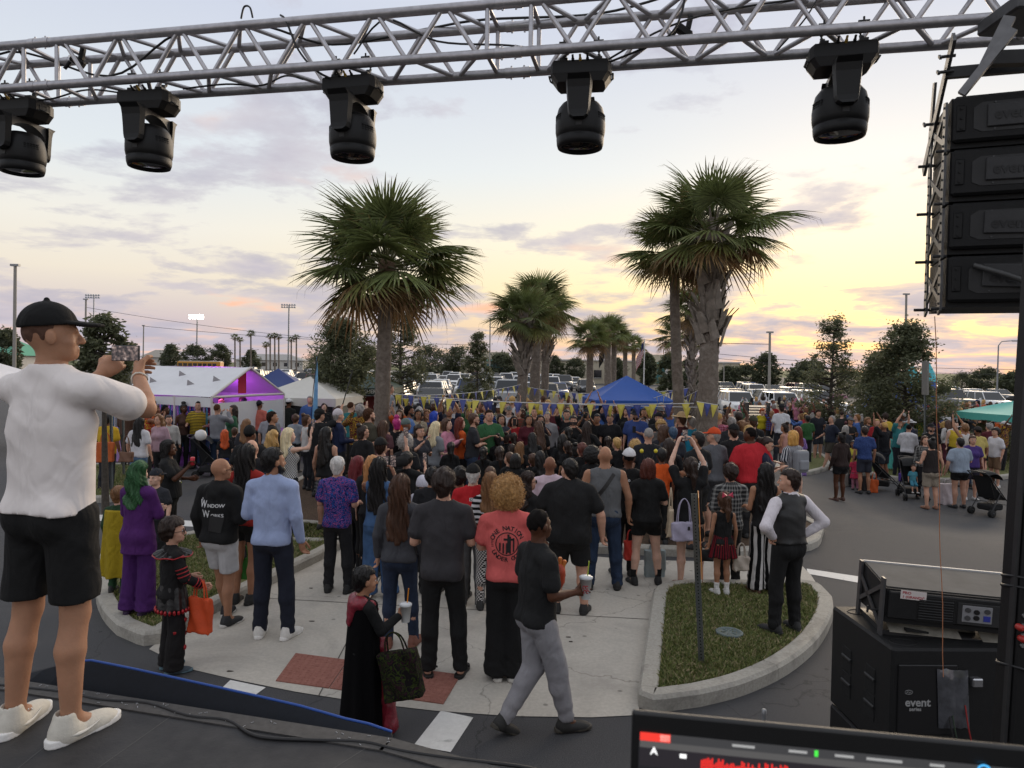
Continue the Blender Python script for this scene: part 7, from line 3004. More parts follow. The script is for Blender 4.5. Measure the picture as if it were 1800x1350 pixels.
sw=fp(948,897,1296,-62,'man in black tee and grey sweatpants walking with a drink',skin='d',w=1.0,hair='buzz',hc='bk',yaw=12,top='tee',tc='161617',bot='sweat',bc='8f8d90',shoes='15130f',sole='3a352c',arms=('fwd','fwd'),legs=('wb','wf'),hands=(('grip',(-.6,0,1)),('grip',(-.6,0,1))),beard=None,seed=.9)
curl=fp(893,846,1196,0,'curly blond person in coral tee lettered one nation under god',skin='w',hair='curly',hc='a37a45',top='tee',tc='cf5f5c',bot='wide',bc='0d0d0e',shoes='101010',sole='c9c6bf',arms=('cross','cross'),legs=('close','close'),hands=(('relax',(0,0,1)),('relax',(0,0,1))),seed=.2)
grey=fp(780,827,1190,2,'tall man in charcoal tee, black trousers and flip flops',skin='w',hair='mop',hc='db',w=1.03,top='tee',tc='343235',hem=-.05,bot='pants',bc='0f0f10',shoes=None,arms=('fwd','fwd'),legs=('stand','wide'),seed=1.4)
girl=fp(704,836,1140,-4,'woman with long straight brown hair in charcoal sweatshirt and blue jeans',fem=1,skin='w',hair='vlong',hc='br',top='long',tc='3e3f44',bot='skinny',bc='1f2b40',bm=m_denim(),shoes='7a4a3a',arms=('down','down'),legs=('stand','rest'),seed=.7)
pz,hz_=FH(640,997,1292)
robe=person(pz,-55,hz_,skin='t',hs=1.22,hair='short',hc='bk',yaw=-8,nod=4,top='long',tc='070708',bot='pants',bc='070708',lv=1,skirt=(1.42,.06,.185,.285,7,'060607',mat('velvet',(.0035,.0033,.0038),.95,spec=.1)),arms=('down',((.24,.10,1.16),(.19,.33,1.26))),hands=(('fist',(0,1,0)),('grip',(-.7,0,.8))),shoes='101010',label='child in long black robe with crimson hood holding a milk cup',group=CROWD)
blue=fp(480,789,1122,-6,'dark haired man in light blue dress shirt and navy trousers',skin='t',hair='short',hc='bk',yaw=-42,top='long',tc='98a6c8',hem=-.015,collar=1,bot='pants',bc='171c2b',shoes='d8d5cf',sole='e6e4e0',arms=('fwd','down'),legs=('stand','wide'),seed=.3,beard='bk')
wind=fp(388,806,1100,-14,'shaven headed man in black hoodie lettered window works and pale shorts',skin='t',hair=None,yaw=-32,w=1.05,top='hood',tc='0d0d0e',bot='shorts',bc='b3b2b3',shoes='17181c',sole='c8c5c0',arms=('down','fwd'),legs=('wf','stand'),glasses=True,seed=.5)
kid=fp(304,912,1183,-48,'boy with glasses in black and red ruffled costume holding an orange bag',skin='w',hs=1.22,hair='mop',hc='db',yaw=-22,top='long',tc='0f0c0d',bot='wide',bc='100c0d',shoes='33404a',sole='55707a',arms=(((.22,.0,1.14),(.10,.22,1.06)),('swf')),hands=(('relax',(0,0,1)),('fist',(0,0,1))),glasses=False,face_on=True,skirt=(1.08,.74,.16,.22,9,'0e0b0c',m_shine()),seed=1.1)
pur=fp(244,813,1080,-12,'person in purple trouser suit with long green hair standing on the kerb',gz=.14,fem=1,skin='p',hair='wavy',hc='gn',top='coat',tc='4a1a5e',bot='wide',bc='43175a',shoes='2a1038',arms=('cross','cross'),legs=('stand','stand'),hands=(('relax',(0,0,1)),('relax',(0,0,1))),seed=.8)
flo=fp(594,804,1042,-8,'white haired man in blue and pink palm leaf shirt',skin='w',hair='short',hc='wh',top='tee',tm=m_pattern('floral','1a1f55','2c58a8','a04a7c',1.6),hem=-.03,bot='pants',bc='1c1c1f',shoes='111111',arms=('fwd','fwd'),legs=('stand','wide'),seed=.1)
vet=fp(832,818,1066,-5,'man in red tee and black cap with gold band, grey jeans',skin='p',hair='crop',hc='wh',hat='cap',hatc='0e0d0d',top='tee',tc='b01820',bot='pants',bc='4b4a4b',bm=m_denim(),shoes='4a4a4c',sole='c0beb9',arms=('fwd','fwd'),seed=.35)
big=fp(1002,808,1078,-8,'very large man in black tee, black shorts and clogs',skin='w',w=1.5,hair='short',hc='bk',yaw=40,top='tee',tc='121213',hem=-.06,bot='shorts',bc='101011',shoes='0e0e0e',arms=('fwd','down'),legs=('stand','wide'),seed=.65)
tank=fp(1064,785,1036,0,'bald man in grey sleeveless top with dark crossbody strap and jeans',skin='t',w=1.22,hair=None,top='tank',tc='5d5e60',bot='pants',bc='1f2f47',bm=m_denim(),shoes='121212',arms=('down','down'),legs=('wide','wide'),seed=.25)
ant=fp(1139,808,1028,4,'red haired woman in black tee and shorts with yellow bobble headband',fem=1,w=1.18,skin='p',hair='bob',hc='au',top='tee',tc='0f0f10',bot='short',bc='0c0c0d',shoes='121212',socks='0e0e0e',arms=('fwd','fwd'),legs=('wide','wide'),seed=.45)
bagw=fp(1214,806,1034,3,'woman in black dress lifting a phone overhead with two shoulder bags',fem=1,w=1.06,skin='p',hair='tail',hc='db',top='tee',tc='0e0e10',bot=None,skirt=(1.05,.66,.155,.19,6,'0d0d0f'),shoes='7a5244',arms=('high','high'),legs=('stand','wide'),seed=.55)
phone_for(bagw,'woman with two shoulder bags','both')
pld=fp(1284,817,1036,3,'boy with brown hair in grey plaid flannel shirt',skin='w',hair='mop',hc='db',top='long',tm=m_pattern('plaid','2c2d2f','8a8a88',None,1.5),hem=-.04,bot='pants',bc='151516',shoes='bdbab5',arms=('fwd','fwd'),seed=.15)
chr_=fp(1273,866,1046,5,'girl in black and red pleated skirt with a red hair bow',skin='t',hs=1.22,fem=1,hair='tail',hc='br',top='tank',tc='0f0f10',bot=None,skirt=(1.07,.66,.15,.25,12,'7a1420',m_pattern('vstripe','6a1620','151214',None,1.1)),shoes='c9c8c4',socks='d8d6d2',arms=('down','down'),legs=('stand','close'))
hal=fp(1346,816,1042,2,'woman with long black hair in black and white halter dress',fem=1,skin='t',hair='vlong',hc='bk',top='tank',tc='0d0d0e',bot='wide',bc='0c0c0d',bm=m_pattern('vstripe','0b0b0c','b9b6b4',None,.45),shoes='5a3a2a',arms=('fwd','down'))
jump=fp(666,806,1052,-6,'woman with long black hair in blue denim jumpsuit holding two phones up',fem=1,skin='b',hair='vlong',hc='bk',top='tank',tc='3c5a80',tm=m_denim(),bot='wide',bc='3c5a80',bm=m_denim(),shoes='6a4434',arms=('photo','photo'),legs=('stand','rest'))
phone_for(jump,'woman in denim jumpsuit','L')
phone_at(hand_at(jump,'R',.1)+Vector((.03,0,.06)),R(-6),'second phone lit white beside the denim jumpsuit',0)
cape=fp(209,855,1042,-6,'child in yellow cape standing beside the purple suit',gz=.14,skin='p',hs=1.25,hair='short',hc='lb',top='long',tc='1e3a22',bot='pants',bc='22452a',shoes='161616',skirt=(1.42,.28,.225,.30,8,'9a8410'))
pnk=fp(967,803,1024,0,'bald dark skinned man in pale pink tee behind the large man',skin='b',hair=None,w=1.1,top='tee',tc='c3aeb8',bot='pants',bc='22242c',arms=('fwd','fwd'))
redw=fp(434,783,1062,-10,'woman with very long wavy black hair in red top and black shorts',fem=1,skin='t',hair='vlong',hc='bk',top='tee',tc='8e1d16',bot='short',bc='101010',shoes='141414',arms=('fwd','down'),legs=('stand','close'))
boy=person(HP(274,826,1.36,.01),172,1.36,skin='p',hs=1.2,hair='short',hc='lb',hat='capb',hatc='20242c',yaw=-6,top='tee',tc='2b2d33',bot='pants',bc='1c1c20',lv=1,arms=('down','down'),label='boy in backwards cap and dark tee with yellow oval badge facing the camera',group=CROWD)
can=person(HP(297,775,1.68,.01),-75,1.68,skin='d',fem=1,w=1.25,hair='bob',hc='bk',yaw=-6,top='tee',tc='101011',bot='skinny',bc='111113',lv=1,arms=('fwd',((.26,.14,1.2),(.16,.30,1.38))),hands=(('relax',(0,0,1)),('grip',(0,-.3,1))),label='woman in printed black tee drinking from a red can',group=CROWD)
gir=person(HP(291,818,1.2,.01),-70,1.2,skin='d',fem=1,hs=1.22,hair='bun',hc='bk',top='tank',tc='8a1a1c',bot=None,skirt=(1.05,.6,.13,.24,8,'8a1a1c'),lv=1,label='small girl with hair bun in red dress beside the woman with the can',group=CROWD)
def HPp(px,py,ht,face,label,**kw):
 p=HP(px,py,ht,kw.pop('gz',None))
 kw.setdefault('lv',1 if p[1]<9.2 else (2 if p[1]<21 else 3))
 return person(p,face,ht,label=label,group=CROWD,**kw)
HPL=[]
# ---- second rank, seen from behind
HPp(1325,764,1.80,8,'broad man in bright red tee seen from behind',skin='d',w=1.35,hair='buzz',hc='bk',yaw=40,top='tee',tc='b3202a',bot='pants',bc='1a1a1c',arms=('fwd','fwd'))
HPp(1228,760,1.78,30,'man in black tee with round white emblem and glasses',skin='t',hair='short',hc='bk',yaw=35,top='tee',tc='101114',bot='shorts',bc='151515',glasses=True,arms=('fwd','fwd'))
HPp(1256,754,1.76,25,'man in orange cap and grey tee',skin='w',hair='crop',hc='gr',hat='cap',hatc='c8481e',yaw=40,top='tee',tc='55575c',bot='shorts',bc='2b2b2e',arms=('fwd','fwd'))
HPp(1287,747,1.78,10,'man in black cap with white letter and black tee',skin='w',hair='short',hc='db',hat='cap',hatc='0e0e0f',top='tee',tc='121214',bot='pants',bc='1a1a1a',arms=('fwd','fwd'))
HPp(1317,749,1.66,20,'blonde woman with hand raised to her head',fem=1,skin='p',hair='bob',hc='bl',top='tee',tc='1b1b1d',bot='skinny',bc='202020',arms=('mouth','down'))
HPp(1352,769,1.64,-110,'woman with ponytail and glasses in navy tee with red strap',fem=1,skin='w',hair='tail',hc='db',glasses=True,top='tee',tc='161d33',bot='skinny',bc='1c1c22',arms=('text','text'),nod=15)
HPp(1392,757,1.66,20,'blonde woman in navy striped shirt with grey backpack',fem=1,skin='p',hair='bob',hc='c9974a',top='tee',tm=m_pattern('vstripe','11182e','c9c9cc',None,1.6),bot='skinny',bc='22344f',bm=m_denim(),arms=('fwd','fwd'))
HPp(1403,750,1.62,15,'person in purple patterned dress beside the blonde woman with backpack',fem=1,skin='p',hair='long',hc='rd',top='tee',tm=m_pattern('floral','6a4a86','9c86b6','4d3470',1.5),bot=None,skirt=(1.05,.55,.15,.24,8,'6f558c'))
HPp(1383,744,1.62,40,'woman in peach vest top with dark tied hair',fem=1,skin='t',hair='bun',hc='db',top='tank',tc='b98a7c',bot='short',bc='2a2a30',arms=('fwd','fwd'))
HPp(1099,775,1.74,0,'man in white cap and black tee with small emblem',skin='d',hair='buzz',hc='bk',hat='cap',hatc='c9c9cb',top='tee',tc='101011',bot='pants',bc='141416',arms=('fwd','fwd'))
HPp(1162,788,1.50,-5,'dark haired girl in bright orange tee',fem=1,skin='b',hs=1.08,hair='short',hc='bk',top='tee',tc='d4561a',bot='skinny',bc='151515')
HPp(1135,765,1.74,0,'grey haired man in dark tee in front of the performers',skin='w',hair='buzz',hc='gr',top='tee',tc='1a1b20',bot='pants',bc='1b1b1e')
HPp(1164,748,1.68,5,'woman with long brown hair beside the blue haired person',fem=1,skin='w',hair='long',hc='br',top='tee',tc='22222a',bot='skinny',bc='17171a')
HPp(1180,751,1.66,5,'person with short steel blue hair',skin='w',hair='short',hc='2f4a66',top='tee',tc='30323a',bot='pants',bc='1b1b1e')
HPp(1178,771,1.62,0,'woman with long brown hair left of the raised phone',fem=1,skin='w',hair='long',hc='db',top='tee',tc='16161a',bot='skinny',bc='131316')
HPp(1199,727,1.80,40,'man in pale straw cowboy hat',skin='w',hair='short',hc='br',hat='straw',hatc='b59a74',top='tee',tc='4a1d22',bot='pants',bc='22262e',arms=('fwd','fwd'))
HPp(1222,733,1.74,30,'man in turquoise tee holding up a phone by the trunk',skin='w',hair='short',hc='gr',top='tee',tc='1c7f9c',bot='shorts',bc='32343a',arms=('photo','photo'))
HPp(928,831,1.60,-40,'woman with dark wavy hair and sunglasses behind the curly head',fem=1,skin='w',hair='wavy',hc='db',yaw=-30,glasses=True,top='tee',tc='111113',bot='skinny',bc='121214')
HPp(862,832,1.60,-4,'woman with long highlighted hair in black and white striped top',fem=1,skin='w',hair='long',hc='lb',top='long',tm=m_pattern('hstripe','0e0e10','c4c2c4',None,.9),bot='skinny',bc='111113',bm=m_pattern('check','0d0d0e','bbb9b6',None,1.3))
HPp(760,824,1.56,0,'dark haired person behind the tall man in charcoal',skin='t',hair='mop',hc='bk',top='tee',tc='1a1a1e',bot='pants',bc='151517')
HPp(808,823,1.60,0,'dark haired person between charcoal tee and red tee',skin='b',hair='mop',hc='bk',top='tee',tc='161618',bot='pants',bc='151517')
HPp(749,837,1.32,0,'child in white hooded top with hood up',skin='w',hs=1.15,hair=None,hat='hoodup',hatc='c3c1cc',top='hood',tc='c3c1cc',bot='pants',bc='17171a')
HPp(623,803,1.58,-20,'girl with red braided hair behind the palm leaf shirt',fem=1,skin='b',hair='long',hc='6a1018',yaw=-20,top='tee',tc='141416',bot='skinny',bc='141416')
HPp(653,802,1.62,-5,'woman with strawberry blonde hair beside the denim jumpsuit',fem=1,skin='p',hair='long',hc='b07a45',top='tee',tc='16161a',bot='skinny',bc='161618')
HPp(631,838,1.28,-5,'child in pink hooded fleece',skin='p',hs=1.15,hair=None,hat='hoodup',hatc='b84f7e',top='hood',tc='b84f7e',bot='pants',bc='22222a')
HPp(441,751,1.74,-5,'man in black cap and black tee behind the woman in red',skin='b',w=1.1,hair='buzz',hc='bk',hat='beanie',hatc='101011',top='tee',tc='121214',bot='pants',bc='17171a')
HPp(453,772,1.70,0,'balding man behind the light blue shirt',skin='w',hair=None,top='tee',tc='17171a',bot='pants',bc='17171a')
HPp(481,758,1.64,-5,'woman with wavy blonde hair behind the light blue shirt',fem=1,skin='p',hair='wavy',hc='bl',top='tee',tc='1b1b20',bot='skinny',bc='1b1b20')
sel=HPp(511,754,1.68,-40,'woman with pale blonde ponytail in bare shouldered top lifting a phone',fem=1,skin='p',hair='long',hc='wb',yaw=-15,top='tank',tm=m_pattern('check','1a1a1c','cfcdca',None,1.2),bot='skinny',bc='141416',arms=('down','raise'))
phone_for(sel,'pale blonde woman','R')
HPp(575,752,1.68,-15,'woman with long black and white streaked hair and plaid skirt',fem=1,skin='w',hair='vlong',hc='bk',yaw=-25,top='tank',tc='0e0e10',bot=None,skirt=(1.05,.62,.15,.22,10,'33343a',m_pattern('plaid','242528','77777a',None,1.6)))
stick=HPp(563,719,1.80,-30,'man in black cap and tee holding up a selfie stick',skin='w',hair='short',hc='bk',hat='cap',hatc='111112',yaw=-15,nod=12,top='tee',tc='101012',bot='pants',bc='17171a',arms=('text','stick'))
A=hand_at(stick,'R',.08)
B=AT(620,650,A.y+.1)
o=MB().tube(A-(B-A)*.08,B,.013,.009,n=8).build('selfie_stick',M_TRIM)
tag(o,'long black selfie stick raised by the man in a black cap','selfie stick')
HPp(519,729,1.50,-10,'boy with brown hair in pale grey tee near the raised phone',skin='w',hs=1.1,hair='mop',hc='br',top='tee',tc='8f959e',bot='pants',bc='23252b')
HPp(543,729,1.62,-50,'woman with hair bun and glasses in white vest top',fem=1,skin='w',hair='bun',hc='br',glasses=True,top='tank',tc='c5c2c0',bot='skinny',bc='22242a')
HPp(600,721,1.78,-60,'man in navy shirt with white and red headband',skin='w',hair='short',hc='gr',hat='beanie',hatc='c4bcc0',top='long',tc='16203f',bot='pants',bc='1b1c22',arms=('fwd','fwd'))
HPp(621,731,1.40,-30,'brown haired child between navy shirt and bearded man',skin='w',hs=1.15,hair='short',hc='br',top='tee',tc='23242a',bot='pants',bc='1c1c22')
HPp(600,752,1.20,-60,'small blond boy in grey hooded top',skin='p',hs=1.2,hair='short',hc='bl',top='hood',tc='4c4e55',bot='pants',bc='1e1e24')
HPp(649,719,1.86,-55,'bearded man in olive tee in front of the palm trunk',skin='w',w=1.12,hair='crop',hc='br',beard='br',top='tee',tc='3c382c',bot='pants',bc='24252a',arms=('fwd','fwd'),lv=1)
HPp(642,749,1.66,-25,'woman with low bun and sunglasses in black top with pale tote straps',fem=1,skin='w',hair='bun',hc='db',yaw=-30,glasses=True,top='tee',tc='121215',bot='skinny',bc='131316')
pho=HPp(674,758,1.78,-10,'man in black cap with yellow badge taking a picture with both hands',skin='w',w=1.2,hair='crop',hc='db',hat='cap',hatc='101011',top='tee',tc='131315',bot='pants',bc='18181b',arms=('photo',('raise')))
phone_for(pho,'man in black cap with yellow badge','R')
HPp(667,740,1.64,-5,'woman with long brown hair at the foot of the palm',fem=1,skin='w',hair='long',hc='br',top='tee',tc='5a3a3e',bot='skinny',bc='1b1b20')
HPp(701,736,1.64,20,'person with magenta mohawk and black top',skin='w',hair='topk',hc='b01a70',top='tank',tc='131316',bot='pants',bc='18181c')
HPp(714,738,1.64,-60,'woman in grey headscarf beside the magenta mohawk',fem=1,skin='b',hair=None,hat='beanie',hatc='5d6b68',top='tee',tc='24262c',bot='skinny',bc='1b1b1e')
HPp(717,765,1.62,-10,'person with bushy grey hair seen from behind',fem=1,skin='w',hair='curly',hc='gr',top='tee',tc='1a1a1d',bot='skinny',bc='151518')
pb=HPp(716,783,1.56,-30,'boy in black cap holding a phone with green printed pack',skin='w',hair='mop',hc='bk',hat='cap',hatc='111112',top='tee',tc='121214',bot='pants',bc='141416',arms=('text','photo'))
phone_for(pb,'boy in black cap','R')
HPp(740,747,1.64,-140,'dark haired woman looking into her phone beside the blonde wig',fem=1,skin='w',hair='tail',hc='db',top='tee',tc='2b2c33',bot='skinny',bc='1a1a1d',arms=('text','photo'))
HPp(757,742,1.66,-35,'woman with long platinum hair in grey tee',fem=1,skin='p',hair='long',hc='wb',top='tee',tc='7d8085',bot='skinny',bc='20222a',arms=('down','fwd'))
HPp(774,743,1.46,-100,'boy with curly light brown hair in grey and yellow jersey',skin='p',hs=1.1,hair='mop',hc='lb',top='tee',tc='4c4c4a',bot='pants',bc='24262c')
HPp(789,736,1.66,-110,'woman in pink sweatshirt clasping her hands',fem=1,skin='p',hair='bob',hc='br',top='long',tc='bf7f93',bot='skinny',bc='23252b',arms=('clap','clap'))
HPp(813,735,1.66,-60,'woman with auburn hair in orange tee',fem=1,skin='p',hair='long',hc='rd',top='tee',tc='c8561f',bot='skinny',bc='1d1d22',arms=('text','text'))
HPp(828,727,1.78,-80,'man in dark tee and sunglasses right of the orange tee',skin='w',hair='short',hc='br',beard='br',glasses=True,top='tee',tc='26272c',bot='pants',bc='2d3a52',bm=m_denim(),arms=('cross','cross'))
HPp(768,724,1.68,-50,'person in bright blue wig',fem=1,skin='w',hair='bob',hc='bu',top='tee',tc='5a2430',bot='skinny',bc='20202a')
HPp(724,713,1.82,-80,'tall bearded man in light blue polo right of the palm trunk',skin='b',hair='crop',hc='bk',beard='bk',top='tee',tc='4a6fa8',bot='pants',bc='23252c',arms=('fwd','fwd'))
HPp(688,676,1.75,-60,'boy in grey tee raised above the crowd beside the palm trunk',skin='w',hs=1.05,hair='short',hc='bk',top='tee',tc='8a8f96',bot='pants',bc='22222a',gz=.55)
# ---- circle of onlookers facing the camera
for (x,y,h_,lb,kw) in ((856,730,1.66,'woman in burgundy dress cradling a baby',dict(fem=1,skin='w',hair='tail',hc='db',top='tank',tc='5c1c36',bot=None,skirt=(1.05,.3,.15,.27,8,'5c1c36'),arms=('hold','hold'))),(883,729,1.64,'woman with shoulder length hair right of the baby',dict(fem=1,skin='w',hair='long',hc='db',top='tee',tc='3a3d48',bot='skinny',bc='1e1e24',arms=('text','text'))),(908,732,1.60,'woman in red top looking at a phone',dict(fem=1,skin='w',hair='bob',hc='db',top='tee',tc='a01c24',bot='skinny',bc='1b1b20',arms=('text','photo'))),(929,730,1.66,'woman in maroon long sleeved dress facing the dancers',dict(fem=1,skin='t',hair='long',hc='bk',top='long',tc='4e1220',bot=None,skirt=(1.05,.3,.15,.25,8,'4e1220'),arms=('fwd','fwd'))),(947,730,1.64,'woman aiming a black camera left of the dancers',dict(fem=1,skin='w',hair='long',hc='bk',top='tee',tc='23212e',bot='skinny',bc='19191c',arms=('photo','photo'))),(965,724,1.70,'grey faced masked figure with white ruff',dict(skin='p',hair='topk',hc='gr',top='long',tc='8e8c90',bot='pants',bc='2c2c30')),(998,721,1.72,'man with both arms over his head filming',dict(skin='w',hair='short',hc='db',top='tee',tc='17171a',bot='pants',bc='17171a',arms=('high','high'))),(1010,731,1.62,'woman in black tee taking a photo with a sideways phone',dict(fem=1,w=1.2,skin='w',hair='bun',hc='db',top='tee',tc='101012',bot='skinny',bc='131316',arms=('photo','photo'))),(1035,718,1.74,'photographer in dark cap holding a large black camera',dict(skin='t',hair='short',hc='bk',hat='cap',hatc='1a1c22',top='tee',tc='16161a',bot='pants',bc='151518',arms=('photo','photo'))),(1053,728,1.62,'young man smiling with two fingers raised',dict(skin='t',hair='short',hc='bk',top='tee',tc='141416',bot='pants',bc='151518',arms=('down','raise'))),(1077,727,1.66,'man with brown hair looking down behind the costume head',dict(skin='w',hair='short',hc='br',top='tee',tc='17171b',bot='pants',bc='151518',nod=15)),(1082,748,1.36,'child with dark hair in rust coloured costume',dict(skin='d',hs=1.15,hair='short',hc='bk',top='long',tc='7a2f1a',bot='pants',bc='3a1e22',arms=('fwd','fwd'))),(1105,724,1.66,'man with dark hair just left of the blue tee',dict(skin='w',hair='short',hc='db',top='tee',tc='131316',bot='pants',bc='151518')),(1121,719,1.80,'man in royal blue tee and cap reading his phone',dict(skin='w',w=1.1,hair='short',hc='db',hat='cap',hatc='16181f',beard='db',top='tee',tc='33477f',bot='pants',bc='1e2230',arms=('text','down'),nod=14)),(1134,735,1.46,'boy in red vest and white shirt with glasses',dict(skin='w',hs=1.12,hair='short',hc='br',glasses=True,top='tee',tc='c2bec0',tl=('vest','a3182a'),bot='pants',bc='1b1b20')),(1159,726,1.72,'man in backwards cap right of the red vest',dict(skin='w',hair='short',hc='db',beard='db',hat='capb',hatc='141418',top='tee',tc='17171c',bot='pants',bc='151518',arms=('clap','clap'))),(1168,740,1.58,'woman with pale curly hair and hands together',dict(fem=1,skin='p',hair='curly',hc='bl',top='tee',tc='5e5a58',bot='skinny',bc='151518',arms=('clap','clap')))):
 kw.setdefault('lv',2)
 o_=HPp(x,y,h_,180+(960-x)*.12,lb,**kw)
 if 'phone' in lb:
  phone_for(o_,lb.split(' looking')[0].split(' taking')[0].split(' reading')[0],'both' if kw['arms'][0]=='photo' else ('R' if kw['arms'][1]=='photo' else 'L'),land='sideways' in lb)
 if 'camera' in lb:
  b=MB()
  b.bbox((0,0,0),(.15,.07,.10),.012).bbox((0,0,.06),(.07,.06,.04),.01).lathe([(.04,0),(.042,.05),(.046,.12),(.03,.12)],14,c=(0,.03,-.005),rot=(R(-90),0,0))
  p_=(hand_at(o_,'L',.07)+hand_at(o_,'R',.07))/2
  c_=b.build('camera',M_BLK,loc=p_,rot=(0,0,R(o_['face'])))
  tag(c_,'black camera held by the %s'%('photographer in a dark cap' if 'dark cap' in lb else 'woman left of the dancers'),'camera')
 if 'baby' in lb:
  pb_=(hand_at(o_,'L',.02)+hand_at(o_,'R',.02))/2
  if 'cradling' in lb:
   bby=person(pb_+Vector((.16,-.06,-.02)),90,.62,skin='p',hs=1.6,hair=None,top='tee',tc='c9b8b2',bot='pants',bc='c4b0ac',shoes=None,lv=2,face_on=False,label='baby in pale clothes held by the woman in burgundy',group=CROWD)
   bby['root'].rotation_euler=(R(-70),0,R(80))
   # penguin like plush head
   # ---- dancers and children in black inside the circle
rgk=random.Random(12)
DK=[(957,741,1.62,'dancer in black bending with long brown hair thrown forward','vlong','br',25),(1031,742,1.60,'dancer in black with long dark brown hair and hand on hip','vlong','db',-20),(940,762,1.45,'dancer in black tee left of the bending dancer','long','bk',10),(1000,752,1.5,'dancer in black between the two long haired dancers','tail','bk',0)]
for (x,y,h_,lb,hr,hc_,fc) in DK:
 HPp(x,y,h_,fc,lb,fem=1,skin='w',hair=hr,hc=hc_,top='tee',tc='0e0e10',bot='skinny',bc='0d0d0f',arms=('down','hip') if 'hip' in lb else ('fwd','fwd'),lean=10 if 'bending' in lb else 3,lv=2)
KD=[(876,764,'braids tied up','bun','bk','d'),(892,762,'a high bun','bun','db','w'),(904,762,'side parted hair','tail','db','w'),(879,785,'a white hair tie','tail','db','w'),(896,781,'loose dark hair','long','db','w'),(915,777,'light brown hair','long','lb','w'),(940,798,'a brown ponytail','tail','br','w'),(956,794,'black loose hair','long','bk','b'),(999,777,'a thick dark braid','tail','db','t'),(1024,779,'long auburn ponytail','tail','au','w'),(1012,781,'two small plaits','bun','bk','d'),(1044,802,'bushy dark hair','afro','bk','d'),(862,806,'short hair and bare neck','short','br','w'),(889,808,'short brown hair beside the plaits','short','br','w'),(906,811,'black bob','bob','bk','b'),(851,786,'a lilac bow','tail','bk','w'),(788,778,'a pink bow','tail','bk','d'),(808,767,'dark hair tied back','tail','bk','w'),(984,764,'very long black hair','vlong','bk','d'),(1090,770,'straw coloured hair','short','bl','w'),(1118,776,'blonde curls','curly','bl','p'),(1066,768,'dark brown plait','tail','db','w')]
for (x,y,d_,hr,hc_,sk_) in KD:
 HPp(x,y,rgk.uniform(1.22,1.42),rgk.uniform(-40,40),'girl in black dance clothes with %s'%d_,fem=1,hs=1.15,skin=sk_,hair=hr,hc=hc_,top='tee',tc='0f0f11',bot='skinny',bc='0e0e10',lv=2,arms=rgk.choice((('down','down'),('fwd','fwd'),('cross','cross'))))
